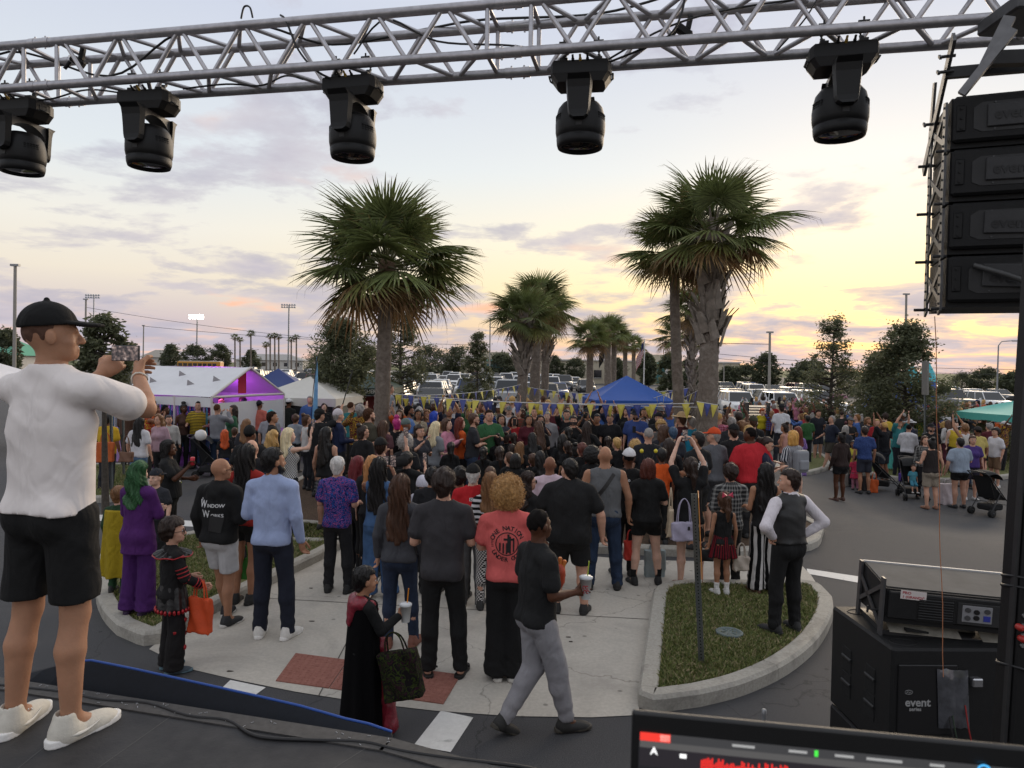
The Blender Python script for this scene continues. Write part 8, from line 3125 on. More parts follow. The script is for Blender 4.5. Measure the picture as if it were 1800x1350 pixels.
 # ---- left crowd
for (x,y,h_,fc,lb,kw) in ((241,734,1.66,-5,'woman with long black hair in white tee and jeans',dict(fem=1,w=1.1,skin='w',hair='vlong',hc='bk',top='tee',tc='c9c8cc',bot='skinny',bc='5b7798',bm=m_denim(),gz=.02)),(286,729,1.66,165,'woman with long blonde hair in pale pink blouse',dict(fem=1,skin='w',hair='wavy',hc='lb',top='long',tc='a98c98',bot='skinny',bc='17171b',lv=2)),(301,730,1.50,-150,'boy in white top beside the pink blouse',dict(skin='w',hs=1.1,hair='short',hc='db',top='long',tc='b9b6b2',bot='pants',bc='2c2c30')),(324,686,1.88,-120,'tall man in grey cap and dark green tee',dict(skin='w',w=1.1,hair='crop',hc='db',hat='cap',hatc='6d7072',top='tee',tc='35403a',bot='pants',bc='2a2a2e',beard='br')),(295,692,1.72,-110,'person in blue beanie and yellow and blue top',dict(skin='w',hair=None,hat='beanie',hatc='1f49a6',top='long',tc='b59a20',bot='pants',bc='1f2a4a')),(288,713,1.70,-80,'dark skinned man in dark top near the tent',dict(skin='d',hair='buzz',hc='bk',top='long',tc='16161a',bot='pants',bc='16161a')),(320,711,1.70,-130,'woman with tall hair bun in brown top',dict(fem=1,skin='d',hair='topk',hc='bk',top='tank',tc='4b332c',bot='skinny',bc='151518',arms=('hold','fwd'))),(341,720,1.52,175,'small child in orange on an arm near the bun',dict(skin='d',hs=1.25,hair='short',hc='bk',top='tee',tc='b8501f',bot='pants',bc='22222a')),(357,696,1.78,110,'man in black cap and black shirt looking left',dict(skin='w',hair='short',hc='bk',hat='cap',hatc='101012',beard='bk',top='tee',tc='121215',bot='pants',bc='18181c')),(358,711,1.68,0,'woman with long red brown hair in maroon top and jeans',dict(fem=1,skin='w',hair='long',hc='au',top='tee',tc='551a26',bot='skinny',bc='3d5676',bm=m_denim())),(389,702,1.76,172,'man with glasses in mint green tee',dict(skin='w',hair='crop',hc='bl',glasses=True,top='tee',tc='7fb394',bot='pants',bc='2a2c33',beard='lb')),(406,713,1.70,120,'woman with long dark hair in green v-neck tee',dict(fem=1,w=1.15,skin='w',hair='long',hc='db',top='tee',tc='2f5a41',bot='skinny',bc='1c1f2a')),(426,700,1.76,-10,'person in black hooded top seen from behind by the tent',dict(skin='b',hair='short',hc='bk',top='hood',tc='101013',bot='pants',bc='151518')),(457,705,1.74,-10,'man in salmon tee and dark cap',dict(skin='b',hair='buzz',hc='bk',hat='cap',hatc='22242b',top='tee',tc='c46a5c',bot='pants',bc='2b2c32')),(485,699,1.72,-20,'elderly man with white hair in navy jacket',dict(skin='p',hair='short',hc='wh',top='long',tc='1b2033',bot='pants',bc='24252b')),(504,702,1.74,-10,'man in white cap and black vest with orange trim',dict(skin='b',hair='buzz',hc='bk',hat='cap',hatc='d2d2d4',top='tee',tc='1a1c18',bot='pants',bc='1c1c20')),(470,722,1.68,0,'man in turquoise cap and grey tee',dict(skin='w',hair='short',hc='br',hat='cap',hatc='3c9aa6',top='tee',tc='85858c',bot='pants',bc='2b2c32')),(484,724,1.76,-70,'tanned man with receding hair in black shirt',dict(skin='t',hair='crop',hc='db',top='tee',tc='141417',bot='pants',bc='18181c')),(339,738,1.24,-95,'little girl in lilac dress carrying a white ball',dict(fem=1,hs=1.22,skin='d',hair='long',hc='bk',top='tee',tc='a585b8',bot=None,skirt=(1.0,.55,.14,.26,9,'8a5fae'),arms=('fwd','fwd'))),(381,736,1.10,170,'small child in black and white cat costume',dict(hs=1.3,skin='w',hair=None,hat='hoodup',hatc='131316',top='long',tc='131316',bot='pants',bc='131316')),(398,756,1.28,20,'child with long bright orange hair',dict(fem=1,hs=1.18,skin='p',hair='long',hc='or',top='tee',tc='16161a',bot='skinny',bc='1d2f66')),(415,752,1.30,0,'boy with short brown hair in black seen from behind',dict(hs=1.16,skin='w',hair='short',hc='br',top='tee',tc='121215',bot='pants',bc='151518')),(434,738,1.66,-5,'woman with light brown hair behind the orange haired child',dict(fem=1,skin='p',hair='long',hc='lb',top='tee',tc='2a2a30',bot='skinny',bc='1b1b20')),(186,728,1.70,-10,'person in yellow shirt half hidden by the sign post',dict(skin='b',w=1.1,hair='short',hc='bk',top='tee',tc='c09a20',bot='pants',bc='23252c')),(213,738,1.10,170,'toddler in yellow and white near the sign post',dict(hs=1.3,skin='w',hair='short',hc='br',top='tee',tc='b9a24a',bot='pants',bc='8f9094')),(225,742,1.12,160,'toddler beside the woman in white tee',dict(hs=1.3,skin='w',hair='short',hc='lb',top='tee',tc='c8c4bc',bot='pants',bc='44454a')),(257,726,1.60,-20,'person in dark top between white tee and pink blouse',dict(skin='b',hair='short',hc='bk',top='tee',tc='1c1c20',bot='pants',bc='17171a'))):
 HPp(x,y,h_,fc,lb,**kw)
 # ---- right side: walkers and the queue
for (x,y,h_,fc,lb,kw) in ((1440,720,1.86,-165,'tall man in navy shirt and shorts looking down with water bottle',dict(skin='w',w=1.12,hair='crop',hc='db',nod=15,top='tee',tc='12151f',bot='shorts',bc='23262f',shoes='141822',arms=('text','down'),gz=.0)),(1459,731,1.80,95,'man in navy tee and khaki shorts striding to the left',dict(skin='w',w=1.1,hair='crop',hc='gr',top='tee',tc='1a2030',bot='shorts',bc='3a352c',shoes='b9b6b0',legs=('wf','wb'),arms=('swb','swf'),gz=.0)),(1477,762,1.64,20,'dark skinned woman in brown jacket and black shorts',dict(fem=1,w=1.15,skin='d',hair='bun',hc='bk',top='long',tc='2b1e1b',bot='short',bc='0f0f11',shoes='4a2c20',gz=.0)),(1482,748,1.66,-20,'woman with grey blonde hair behind the brown jacket',dict(fem=1,skin='p',hair='bob',hc='gr',top='tee',tc='2a2c33',bot='skinny',bc='1d1d22',gz=.0)),(1502,775,1.30,165,'boy in yellow safety vest facing the camera',dict(hs=1.15,skin='b',hair='short',hc='bk',top='tee',tc='b3a83a',bot='pants',bc='1c1c22',gz=.0)),(1522,750,1.80,-5,'man in blue patterned short sleeved shirt seen from behind',dict(skin='t',hair='short',hc='db',top='tee',tm=m_pattern('floral','2c3c66','40568c','24305a',3),bot='shorts',bc='2c2f3a',gz=.0)),(1505,799,.98,-20,'toddler in pink dress with dark hair holding a bag',dict(fem=1,hs=1.4,skin='w',hair='short',hc='bk',top='tee',tc='b9304f',bot='pants',bc='a06a7a',skirt=(1.0,.6,.16,.24,7,'b9304f'),gz=.0)),(1561,758,1.34,-30,'girl in aqua gown with long dark hair',dict(fem=1,hs=1.15,skin='w',hair='long',hc='bk',top='long',tc='57b0a8',bot=None,skirt=(1.15,.14,.16,.36,9,'58b5ac'),gz=.0)),(1577,739,1.66,15,'woman in red, yellow and blue patterned dress',dict(fem=1,skin='w',hair='long',hc='lb',top='long',tm=m_pattern('floral','a32a2c','c29a2c','2c6a9a',.8),bot=None,skirt=(1.05,.45,.15,.24,8,'a8343a',m_pattern('floral','a32a2c','c29a2c','2c6a9a',.8)),gz=.0)),(1549,739,1.72,165,'man in black tee facing the camera behind the aqua gown',dict(skin='w',hair='short',hc='db',top='tee',tc='101013',bot='pants',bc='15151a',gz=.0)),(1597,735,1.76,20,'man in grey shirt with dark backpack',dict(skin='w',hair='short',hc='db',top='long',tc='55565a',bot='shorts',bc='4b4740',gz=.0)),(1640,745,1.78,175,'man in black cap and black tee in the right queue',dict(skin='w',hair='short',hc='db',hat='cap',hatc='121216',beard='db',top='tee',tc='101012',bot='pants',bc='1b1b20',gz=.0)),(1624,767,1.62,170,'smiling woman with long brown hair in dark plaid',dict(fem=1,skin='w',hair='long',hc='br',top='long',tm=m_pattern('plaid','141416','8d8b88',None,2),bot='skinny',bc='17171b',gz=.0)),(1640,772,1.68,-2,'woman in dark brown tank top and striped shorts seen from behind',dict(fem=1,w=1.2,skin='w',hair='bun',hc='bk',top='tank',tc='231c1b',bot='shorts',bm=m_pattern('vstripe','b7aa98','3c342e',None,2.6),shoes='8a5f48',arms=('fwd','down'),gz=.0)),(1689,770,1.70,2,'man in pale blue grey tee and black shorts with hands on a stroller',dict(w=1.28,skin='w',hair='short',hc='bk',top='tee',tc='8996a6',bot='short',bc='0e0e10',shoes='18191c',sole='bdbbb8',arms=('down','push'),gz=.0)),(1709,766,1.66,165,'woman in purple tee facing the camera',dict(fem=1,w=1.12,skin='w',hair='bun',hc='br',top='tee',tc='43306f',bot='shorts',bc='1f1b2a',shoes='b5b2b0',gz=.0)),(1724,751,1.76,10,'man in pale yellow tee and dark cap',dict(skin='b',hair='buzz',hc='bk',hat='cap',hatc='2a2624',beard='bk',top='tee',tc='b9a862',bot='shorts',bc='5a2f2a',gz=.0)),(1751,752,1.72,100,'slim young man in white tee and tan shorts',dict(skin='w',hair='mop',hc='bk',top='tee',tc='c6c4c8',bot='shorts',bc='6f5640',shoes='c4c2be',gz=.0)),(1667,739,1.64,5,'woman in white top with black harness backpack',dict(fem=1,skin='w',hair='long',hc='br',top='long',tc='b9b5b4',bot='skinny',bc='4a1c2c',gz=.0)),(1690,725,1.82,170,'large dark skinned man in black hooded top',dict(w=1.2,skin='d',hair='buzz',hc='bk',beard='bk',top='hood',tc='121214',bot='pants',bc='16161a',gz=.0)),(1725,735,1.34,10,'child in yellow headwrap near the aqua canopy',dict(hs=1.2,skin='d',hair=None,hat='beanie',hatc='c08a1c',top='tee',tc='a88a2c',bot='pants',bc='3a3a40',gz=.0)),(1745,741,1.50,175,'person in red top near the aqua canopy',dict(skin='b',hair='short',hc='bk',top='tee',tc='8e1f26',bot='pants',bc='1c1c20',gz=.0)),(1474,709,1.80,5,'man in royal blue tee beneath a pink parasol',dict(skin='w',hair='short',hc='br',top='tee',tc='2c4f9c',bot='shorts',bc='8a2f30',gz=.0)),(1509,728,1.70,175,'woman in black evening gown at the foot of the dense tree',dict(fem=1,skin='w',hair='long',hc='db',top='tank',tc='0e0e10',bot=None,skirt=(1.05,.1,.15,.28,6,'0e0e10'),gz=.0)),(1420,730,1.72,10,'person in green tee left of the tall man in navy',dict(skin='b',hair='short',hc='bk',top='tee',tc='2f5a30',bot='pants',bc='22252b',gz=.0)),(1371,711,1.80,0,'man in white tee and black cap seen from behind',dict(skin='w',hair='short',hc='db',hat='cap',hatc='101013',top='tee',tc='c5c6ca',bot='pants',bc='24262d',gz=.0)),(1321,732,1.74,5,'man in olive cap and black top',dict(skin='w',hair='short',hc='br',hat='cap',hatc='3f4030',top='tee',tc='141417',bot='pants',bc='17171b')),(1284,727,1.50,150,'blond child in white shirt and black waistcoat',dict(hs=1.1,skin='p',hair='bob',hc='wb',top='long',tc='c9c6c6',tl=('vest','141418'),bot='pants',bc='17171b')),(1338,719,1.66,165,'person in shaggy orange mane costume',dict(fem=1,skin='p',hair='curly',hc='b5541c',top='tee',tc='b5a51f',bot='pants',bc='6a3a1c')),(1281,714,1.70,20,'person in wide straw sun hat',dict(skin='w',hair='short',hc='br',hat='straw',hatc='a5753c',top='tee',tc='5a3a2c',bot='pants',bc='26282e'))):
 HPp(x,y,h_,fc,lb,**kw)
 # ---- the rest of the crowd, farther back
frg=random.Random(99)
TOPS=[('black','111114'),('dark grey','2d2e33'),('white','c4c3c6'),('red','9c1f26'),('navy','1a2038'),('blue','35558f'),('teal','2a6f72'),('maroon','4f1620'),('orange','c2571f'),('pink','b9748a'),('purple','4d3468'),('olive','45452c'),('yellow','b99d2c'),('grey','77787e'),('green','2f5c38'),('brown','4a3226'),('cream','b3a68e')]
HAIRS=[('black','bk'),('brown','br'),('dark brown','db'),('blonde','bl'),('grey','gr'),('light brown','lb')]
GAR=[('tee','tee'),('long sleeved top','long'),('vest top','tank'),('hooded top','hood')]
SEEN=set()
FARLV=False
def filler(x,y,zone,face=None,gz=None):
 for _ in range(40):
  fem=frg.random()<.5
  kidq=frg.random()<.12
  tn,tcol=frg.choices(TOPS,(5,3,2.5,1.6,2,1.4,.8,1.1,.9,1,.8,.8,.7,2,1,1,.7))[0]
  hn,hcol=frg.choice(HAIRS)
  gn,gk=frg.choices(GAR,(6,2,1.2,1))[0]
  hat=frg.choices((None,'cap','straw','beanie'),(8,1.6,.3,.3))[0]
  hstyle=frg.choice(('long','tail','bun','bob','wavy')) if fem else frg.choice(('short','crop','buzz','mop'))
  hw={'long':'long %s hair','tail':'%s ponytail','bun':'%s hair bun','bob':'%s bob','wavy':'wavy %s hair','short':'short %s hair','crop':'cropped %s hair','buzz':'shaved %s hair','mop':'tousled %s hair'}[hstyle]%hn
  hp_={'cap':'cap and ','straw':'straw hat and ','beanie':'beanie and '}.get(hat,'')
  lb='%s in %s%s %s with %s %s'%('child' if kidq else ('woman' if fem else 'man'),hp_,tn,gn,hw,zone)
  if lb not in SEEN and len(lb.split())<=16:
   break
 SEEN.add(lb)
 tm_=None
 if frg.random()<.2:
  pk=frg.choice((('hstripe','striped'),('plaid','plaid'),('floral','patterned')))
  t2=frg.choice(('c4c3c6','1a1c22','7a2a30','35558f'))
  tm_=m_pattern(pk[0],tcol,t2,'b99d2c',frg.choice((1.0,1.6)))
  lb=lb.replace(' %s '%gn,' %s %s '%(pk[1],gn),1) if len(lb.split())<16 else lb
 ht=frg.uniform(1.28,1.5) if kidq else (frg.uniform(1.58,1.70) if fem else frg.uniform(1.70,1.84))
 fc=face if face is not None else frg.choice((0,0,20,-30,60,-70,120,170,200,150))
 HPp(x,y,ht,fc+frg.uniform(-15,15),lb,**({'lv':4} if FARLV else {}),fem=int(fem),hs=1.12 if kidq else 1.0,w=frg.choice((1.0,1.0,1.15)),skin=frg.choices('wptbd',(5,3,3,2,2))[0],hair=hstyle,hc=hcol,top=gk,tc=tcol,tm=None if FARLV else tm_,bot=frg.choice(('pants','skinny','shorts')) if not fem else frg.choice(('skinny','skinny','short')),bc=frg.choice(('141417','1d2029','26354d','35322e','202024')),hat=hat,hatc=frg.choice(('131316','5a5c60','8e2024','1f2d55','bdbcbc')),arms=frg.choice((('down','down'),('fwd','fwd'),('cross','cross'),('text','text'),('photo','photo'),('down','raise'),('high','high'),('raise','fwd'))),gz=gz)
def band(x0,x1,y0,y1,n,zone,face=None,gz=None):
 for i in range(n):
  x=x0+(x1-x0)*(i+.5)/n+frg.uniform(-.3,.3)*(x1-x0)/n
  filler(x,frg.uniform(y0,y1),zone,face,gz)
STUFF_ROOTS=[]
band(190,400,698,714,15,'in front of the white tent')
band(400,560,694,712,10,'left of the feather banner')
band(570,650,700,716,6,'near the green canopy')
band(700,840,706,722,12,'behind the front pennants',180)
band(840,1000,704,722,15,'behind the mothers and photographers',180)
band(1000,1200,703,720,15,'below the blue canopy',180)
band(1262,1420,706,728,18,'right of the thick palm')
band(1260,1330,726,742,6,'close by the thick palm')
band(1490,1790,724,748,28,'in the right queue',None,0)
n0=len(PEOPLE)
FARLV=True
band(860,1180,694,704,20,'far behind')
band(1300,1470,696,710,26,'by the pickups')
band(1405,1640,704,728,40,'by the tree',None,0)
band(1630,1790,700,722,44,'by the canopy',None,0)
band(200,560,690,698,16,'behind the tent crowd')
V_,Q_,C_a,base_=[],[],[],0
bpy.context.view_layer.update()
KIDS={p_['root']:[] for p_ in PEOPLE[n0:]}
for o in bpy.data.objects:
 if o.parent in KIDS:
  KIDS[o.parent].append(o)
for pi_ in PEOPLE[n0:]:
 rt=pi_['root']
 for ch in KIDS[rt]:
  me=ch.data
  if len(me.polygons) and me.polygons[0].loop_total==4 and ch.name.split('.')[0] in ('body','shirt','trousers','shorts','hair','cap','hoodie','tank_top','straw_hat','beanie'):
   co=np.empty(len(me.vertices)*3,np.float32)
   me.vertices.foreach_get('co',co)
   qq=np.empty(len(me.polygons)*4,np.int32)
   me.loops.foreach_get('vertex_index',qq)
   M_=np.array(ch.matrix_world,np.float32)
   V_.append(co.reshape(-1,3)@M_[:3,:3].T+M_[:3,3])
   Q_.append(qq.reshape(-1,4)+base_)
   C_a.append(np.tile(np.array(ch.color,np.float32),(len(me.vertices),1)))
   base_+=len(me.vertices)
_gone=[o for p_ in PEOPLE[n0:] for o in [p_['root']]+list(KIDS[p_['root']])]
bpy.data.batch_remove(_gone)
del PEOPLE[n0:]
fm=bpy.data.materials.new('far_crowd')
fm.use_nodes=True
_a=N(fm.node_tree,'ShaderNodeAttribute',attribute_name='Col')
fm.node_tree.links.new(_a.outputs['Color'],fm.node_tree.nodes['Principled BSDF'].inputs['Base Color'])
fm.node_tree.nodes['Principled BSDF'].inputs['Roughness'].default_value=.85
me=np_mesh('far_crowd',np.concatenate(V_),np.concatenate(Q_),[fm])
ca_=me.color_attributes.new('Col','FLOAT_COLOR','POINT')
ca_.data.foreach_set('color',np.concatenate(C_a).ravel())
tag(link('far_crowd',me),'mass of people standing far back in front of the parked cars','crowd',None,'stuff')
FARLV=False
# ================================================================== PRINTS ON CLOTHES
M_PRB=mat('print_black',(.010,.010,.011),.8)
M_PRW=mat('print_white',(.62,.62,.62),.8)
ring=lambda cx,cz,r,w:strip2d([(cx+r*math.cos(R(i*15)),cz+r*math.sin(R(i*15))) for i in range(25)],w)
T=[]
T+=arc_text('ONE NATION',.052,0,1.225,.118,R(158),R(14.6))
T+=arc_text('UNDER GOD',.052,0,1.225,.152,R(214),R(13.4),True)
T+=arc_text('ESTD',.022,0,1.225,.122,R(192),R(7))
T.append(ring(0,1.225,.098,.008))
for i in range(5):
 x=-.062+i*.030
 hh=math.sqrt(.088**2-x*x)
 T.append(strip2d([(x,1.225-hh),(x,1.225+(.01 if i<3 else hh*.8))],.013))
T.append(strip2d([(.012,1.15),(.012,1.31)],.020))
T.append(strip2d([(-.03,1.265),(.055,1.265)],.018))
for i in range(3):
 for j in range(3):
  T.append(strip2d([(-.068+i*.02,1.262+j*.016),(-.064+i*.02,1.262+j*.016)],.005))
printed(curl,'c',T,M_PRB)
T=[text2d('W',.105,-.110,1.255),text2d('INDOW',.050,.042,1.262),text2d('W',.105,-.070,1.155),text2d('ORKS',.050,.060,1.160),strip2d([(-.150,1.337),(-.135,1.337)],.02)]
printed(wind,'w',T,M_PRW)
for pi_ in PEOPLE:
 lb=pi_['label']
 if 'round white emblem' in lb:
  printed(pi_,'k',[ring(0,1.24,.085,.012),ring(0,1.24,.06,.006),text2d('K',.08,0,1.212)]+[strip2d([(.1*math.cos(R(a)),1.24+.1*math.sin(R(a))),(.1*math.cos(R(a+14)),1.24+.1*math.sin(R(a+14)))],.008) for a in range(0,360,24)],M_PRW)
 if 'small emblem' in lb:
  printed(pi_,'e',[ring(0,1.34,.012,.01)],M_PRW)
V_=[(-.025,1.325),(.025,1.325),(.025,1.365),(-.025,1.365)]
printed(vet,'v',[(V_,[(0,1,2,3)])],M_PRW,name='emblem')
printed(vet,'v',[(strip2d([(-.018,1.345),(.018,1.345)],.028))],M_PRB,name='emblem_field')
printed(vet,'v',[text2d('N',.026,0,1.3355)],M_PRW,name='emblem_letter')
def front_print(pi,txts,m,name='print'):
 """as printed(), on the chest"""
 from mathutils.bvhtree import BVHTree
 top=pi['parts']['top']
 me=top.data
 bv=BVHTree.FromPolygons([v.co for v in me.vertices],[p.vertices for p in me.polygons])
 for (V2,Fs) in txts:
  out=[]
  for (x,z) in V2:
   h=bv.ray_cast(Vector((-x,.6,z)),Vector((0,-1,0)))
   out.append((-x,(h[0].y if h[0] is not None else .14)+.0035,z))
  me2=bpy.data.meshes.new(name)
  me2.from_pydata(out,[],[f for f in Fs])
  me2.update()
  link(name,me2,top,mat=m)
ov=[(.085*math.cos(R(a)),1.26+.05*math.sin(R(a))) for a in range(0,360,20)]
front_print(boy,[(ov,[tuple(range(len(ov)))])],mat('badge_yellow',(.55,.42,.03),.6),'oval_badge')
front_print(boy,[strip2d([(.06*math.cos(R(a)),1.262+.03*math.sin(R(a))) for a in range(20,170,30)],.018)],M_PRB,'badge_mark')
for k,(x,z,a,w_) in enumerate(((-.06,1.30,.3,.05),(.02,1.27,-.2,.06),(-.03,1.22,.5,.07),(.05,1.18,.1,.05),(-.06,1.14,-.3,.06),(.0,1.10,.2,.05))):
 front_print(can,[strip2d([(x,z),(x+w_*math.cos(a),z+w_*math.sin(a))],.016)],mat('print_lime',(.42,.48,.10),.8) if k%2 else M_PRW)
 # gold band on the veteran cap, white letter on another cap
eye_meshes()
def strap(pi,P,r,m,name='strap',n=6):
 o=MB().path([Vector(p) for p in smooth_poly(P,5,False)],r,n).build(name,m,pi['root'])
 return o
M_STRAP=mat('strap_dark',(.012,.010,.010),.6)
def surf_strap(pi,P,w,m,name='strap',part='top'):
 """a belt laid on the back of the body from point to point (x, z)"""
 from mathutils.bvhtree import BVHTree
 me=pi['parts'][part].data
 bv=BVHTree.FromPolygons([v.co for v in me.vertices],[p.vertices for p in me.polygons])
 V,Fs=strip2d(P,w)
 out=[]
 for (x,z) in V:
  h=bv.ray_cast(Vector((x,-.7,z)),Vector((0,1,0)))
  out.append((x,(h[0].y if h[0] is not None else -.1)-.006,z))
 me2=bpy.data.meshes.new(name)
 me2.from_pydata(out,[],Fs)
 me2.update()
 link(name,me2,pi['root'],mat=m)
surf_strap(tank,[(.10,1.43),(-.18,1.06)],.045,M_STRAP)
surf_strap(wind,[(-.02,1.10),(.12,1.08)],.16,mat('pouch_black',(.008,.008,.009),.5),'sling_bag')
surf_strap(vest,[(-.12,1.06),(.12,1.06)],.018,M_STRAP,'vest_belt','over')
# belts, antennae, bow, hood lining and other small clothes parts
for s in (-1,1):
 H=ant['H']
 P=[H@Vector((s*.05,-.02,1.755)),H@Vector((s*.075,-.02,1.82)),H@Vector((s*.10,-.03,1.875))]
 MB().path(P,.004,5).build('antenna_spring',M_TRIM,ant['root'])
 MB().lathe([(.004,-.03),(.022,-.018),(.028,0),(.022,.018),(.004,.03)],12,c=P[-1]).build('bobble',mat('bobble_yellow',(.60,.50,.02),.5),ant['root'])
H=chr_['H']
b=MB()
for s in (-1,1):
 b.add([H@Vector((0,-.13,1.735)),H@Vector((s*.075,-.135,1.785)),H@Vector((s*.085,-.14,1.70)),H@Vector((s*.03,-.165,1.735))],[(0,1,3),(1,2,3),(2,0,3),(0,2,1)])
b.add([H@Vector((-.015,-.14,1.73)),H@Vector((.015,-.14,1.73)),H@Vector((.04,-.15,1.60)),H@Vector((.01,-.15,1.61))],[(0,1,2,3),(3,2,1,0)])
b.build('hair_bow',mat('bow_red',(.42,.02,.06),.4),chr_['root'])
# crimson hood lining and gown of the robe child
b=MB()
V=[(-.13,-.05,1.50),(.13,-.05,1.50),(.17,-.12,1.36),(.0,-.215,1.12),(-.17,-.12,1.36),(0,-.13,1.44)]
M_CRIM=mat('crimson_satin',(.20,.015,.028),.35,noise=.4,nscale=18,bump=.006,bscale=30)
def sdf_part(pi,name,fn,lo,hi,h,m,color=None):
 F=Field(lo,hi,h)
 fn(F)
 v,q=F.net()
 return link(name,np_mesh(name,v,q),pi['root'],mat=m,color=color)
def hood_fn(F):
 F.cone((-.10,-.06,1.44),(.10,-.06,1.44),.075,None,.03)
 F.cone((0,-.12,1.40),(0,-.17,1.22),.10,.035,.04,.6)
 F.cone((-.13,.03,1.43),(-.06,.12,1.34),.045,.03,.03)
 F.cone((.13,.03,1.43),(.06,.12,1.34),.045,.03,.03)
 F.ell((0,.02,1.53),(.085,.095,.09),.01,'sub')
 F.disp(folds(.006,1.6,.4))
sdf_part(robe,'hood_lining',hood_fn,(-.25,-.30,1.10),(.25,.22,1.56),.011,M_CRIM)
P=[(.08*math.sin(R(a)),-.012-.085*math.cos(R(a)),1.495-.012*abs(math.sin(R(a)))) for a in range(-160,161,20)]
strap(robe,P,.008,mat('trim_ivory',(.6,.56,.48),.6),'hood_trim')
def gown_fn(F):
 F.cone((.10,.16,.95),(.17,.22,.12),.10,.17,.03,.6)
 F.disp(folds(.012,1.8,.9))
 F.cut(lambda x,y,z:.05-z+.03*np.sin(30*x))
sdf_part(robe,'gown',gown_fn,(-.12,-.05,.0),(.42,.42,1.12),.012,M_CRIM)
# costume boy: red ruff, sleeve stripes and patches
M_FOIL=mat('red_foil',(.36,.015,.02),.28,.3,noise=.4,nscale=25)
def ruff_fn(F):
 x,y,z=F.full()
 th=np.arctan2(y,x)
 r=np.sqrt(x*x+(y*1.15)**2)
 F.f=(np.maximum(np.abs(z-1.435+.32*(r-.10)-.012*np.sin(14*th))-.010,np.maximum(r-.24-.012*np.sin(9*th),.075-r))*.8).astype(np.float32)
sdf_part(kid,'ruff',ruff_fn,(-.30,-.28,1.30),(.30,.28,1.56),.010,m_shine(),hexc('0c0a0b'))
P=[(.245*math.cos(R(a)),.215*math.sin(R(a)),1.388+.006*math.sin(R(a*7))) for a in range(0,361,12)]
strap(kid,P,.008,M_FOIL,'ruff_edge')
for s in 'LR':
 J=kid['J']
 for t in np.linspace(.1,.9,6):
  for (a_,b_,r_) in (('sh','el',.068),('el','wr',.058)):
   c=Vector(J[a_+s]*(1-t)+J[b_+s]*t)
   d=Vector(J[b_+s]-J[a_+s]).normalized()
   q=d.to_track_quat('Z','Y')
   if int(t*10)%2==1:
    MB().path([c+q@Vector((r_*math.cos(R(i*45)),r_*math.sin(R(i*45)),0)) for i in range(9)],.008,4).build('sleeve_stripe',M_FOIL,kid['root'])
P=[(.225*math.cos(R(a)),.18*math.sin(R(a)),.745) for a in range(0,361,15)]
for i in range(0,len(P)-1):
 MB().lathe([(.002,-.03),(.018,-.015),(.018,.015),(.002,.03)],6,c=P[i]).build('hem_foil',M_FOIL,kid['root'])
for (x,y,z) in ((.13,.09,.62),(.09,.10,.45),(.15,.08,.30),(-.09,.10,.52),(-.13,.09,.33),(.16,-.02,.5),(.17,0,.2)):
 MB().lathe([(.004,-.045),(.03,-.02),(.034,.01),(.006,.04)],8,c=(x,y,z)).build('foil_patch',M_FOIL,kid['root'])
eye_meshes()
gl=link('glasses',MESHES['glasses'],kid['root'])
gl.matrix_local=kid['H']
gl2=MB()
# halo of sandals for the tall man in charcoal
for s in 'LR':
 a=grey['J']['an'+s]
 sg=1 if s=='R' else -1
 so=link('sandal_sole',shoe_mesh('sole',1),grey['root'],loc=a+np.array((0,0,-.004)),rot=(0,0,-sg*R(13)),color=hexc('141312'),mat=m_shoe())
 MB().path([Vector(a)+Vector((-.045,.10,-.055)),Vector(a)+Vector((sg*.03,.10,-.012)),Vector(a)+Vector((.075,.09,-.055))],.009,5).build('sandal_strap',M_STRAP,grey['root'])
 # swooshes and laces on the white shoes of the man filming
for s in 'LR':
 a=man['J']['an'+s]
 sg=1 if s=='R' else -1
 for k in range(4):
  z=-.012-k*.011
  MB().path([Vector((a[0]-.022+sg*.012*k/2,a[1]+.035+k*.024,a[2]+z)),Vector((a[0]+sg*.008+sg*.006*k,a[1]+.038+k*.024,a[2]+z+.014)),Vector((a[0]+.030+sg*.012*k/2,a[1]+.035+k*.024,a[2]+z))],.0035,5).build('lace',mat('lace_white',(.7,.7,.68),.7),man['root'])
for ch in man['root'].children:
 if ch.name.startswith('shoe'):
  for sg in (-1,1):
   P=[Vector((sg*.043,-.055,-.040)),Vector((sg*.050,-.01,-.052)),Vector((sg*.0505,.04,-.052)),Vector((sg*.046,.10,-.036))]
   MB().path([Vector(p) for p in smooth_poly(P,4,False)],[.003,.004,.006,.008,.009,.009,.008,.007,.006,.005,.004,.003,.002],5).build('side_tick',mat('tick_cream',(.66,.64,.58),.6),ch)
P=[man['H']@Vector(v) for v in ((-.088,-.055,1.735),(-.090,-.03,1.726),(-.089,.0,1.730),(-.082,.035,1.745))]
MB().path(P,[.001,.004,.0032,.001],5).build('cap_tick',mat('tick_grey',(.25,.25,.25),.5),man['root'])
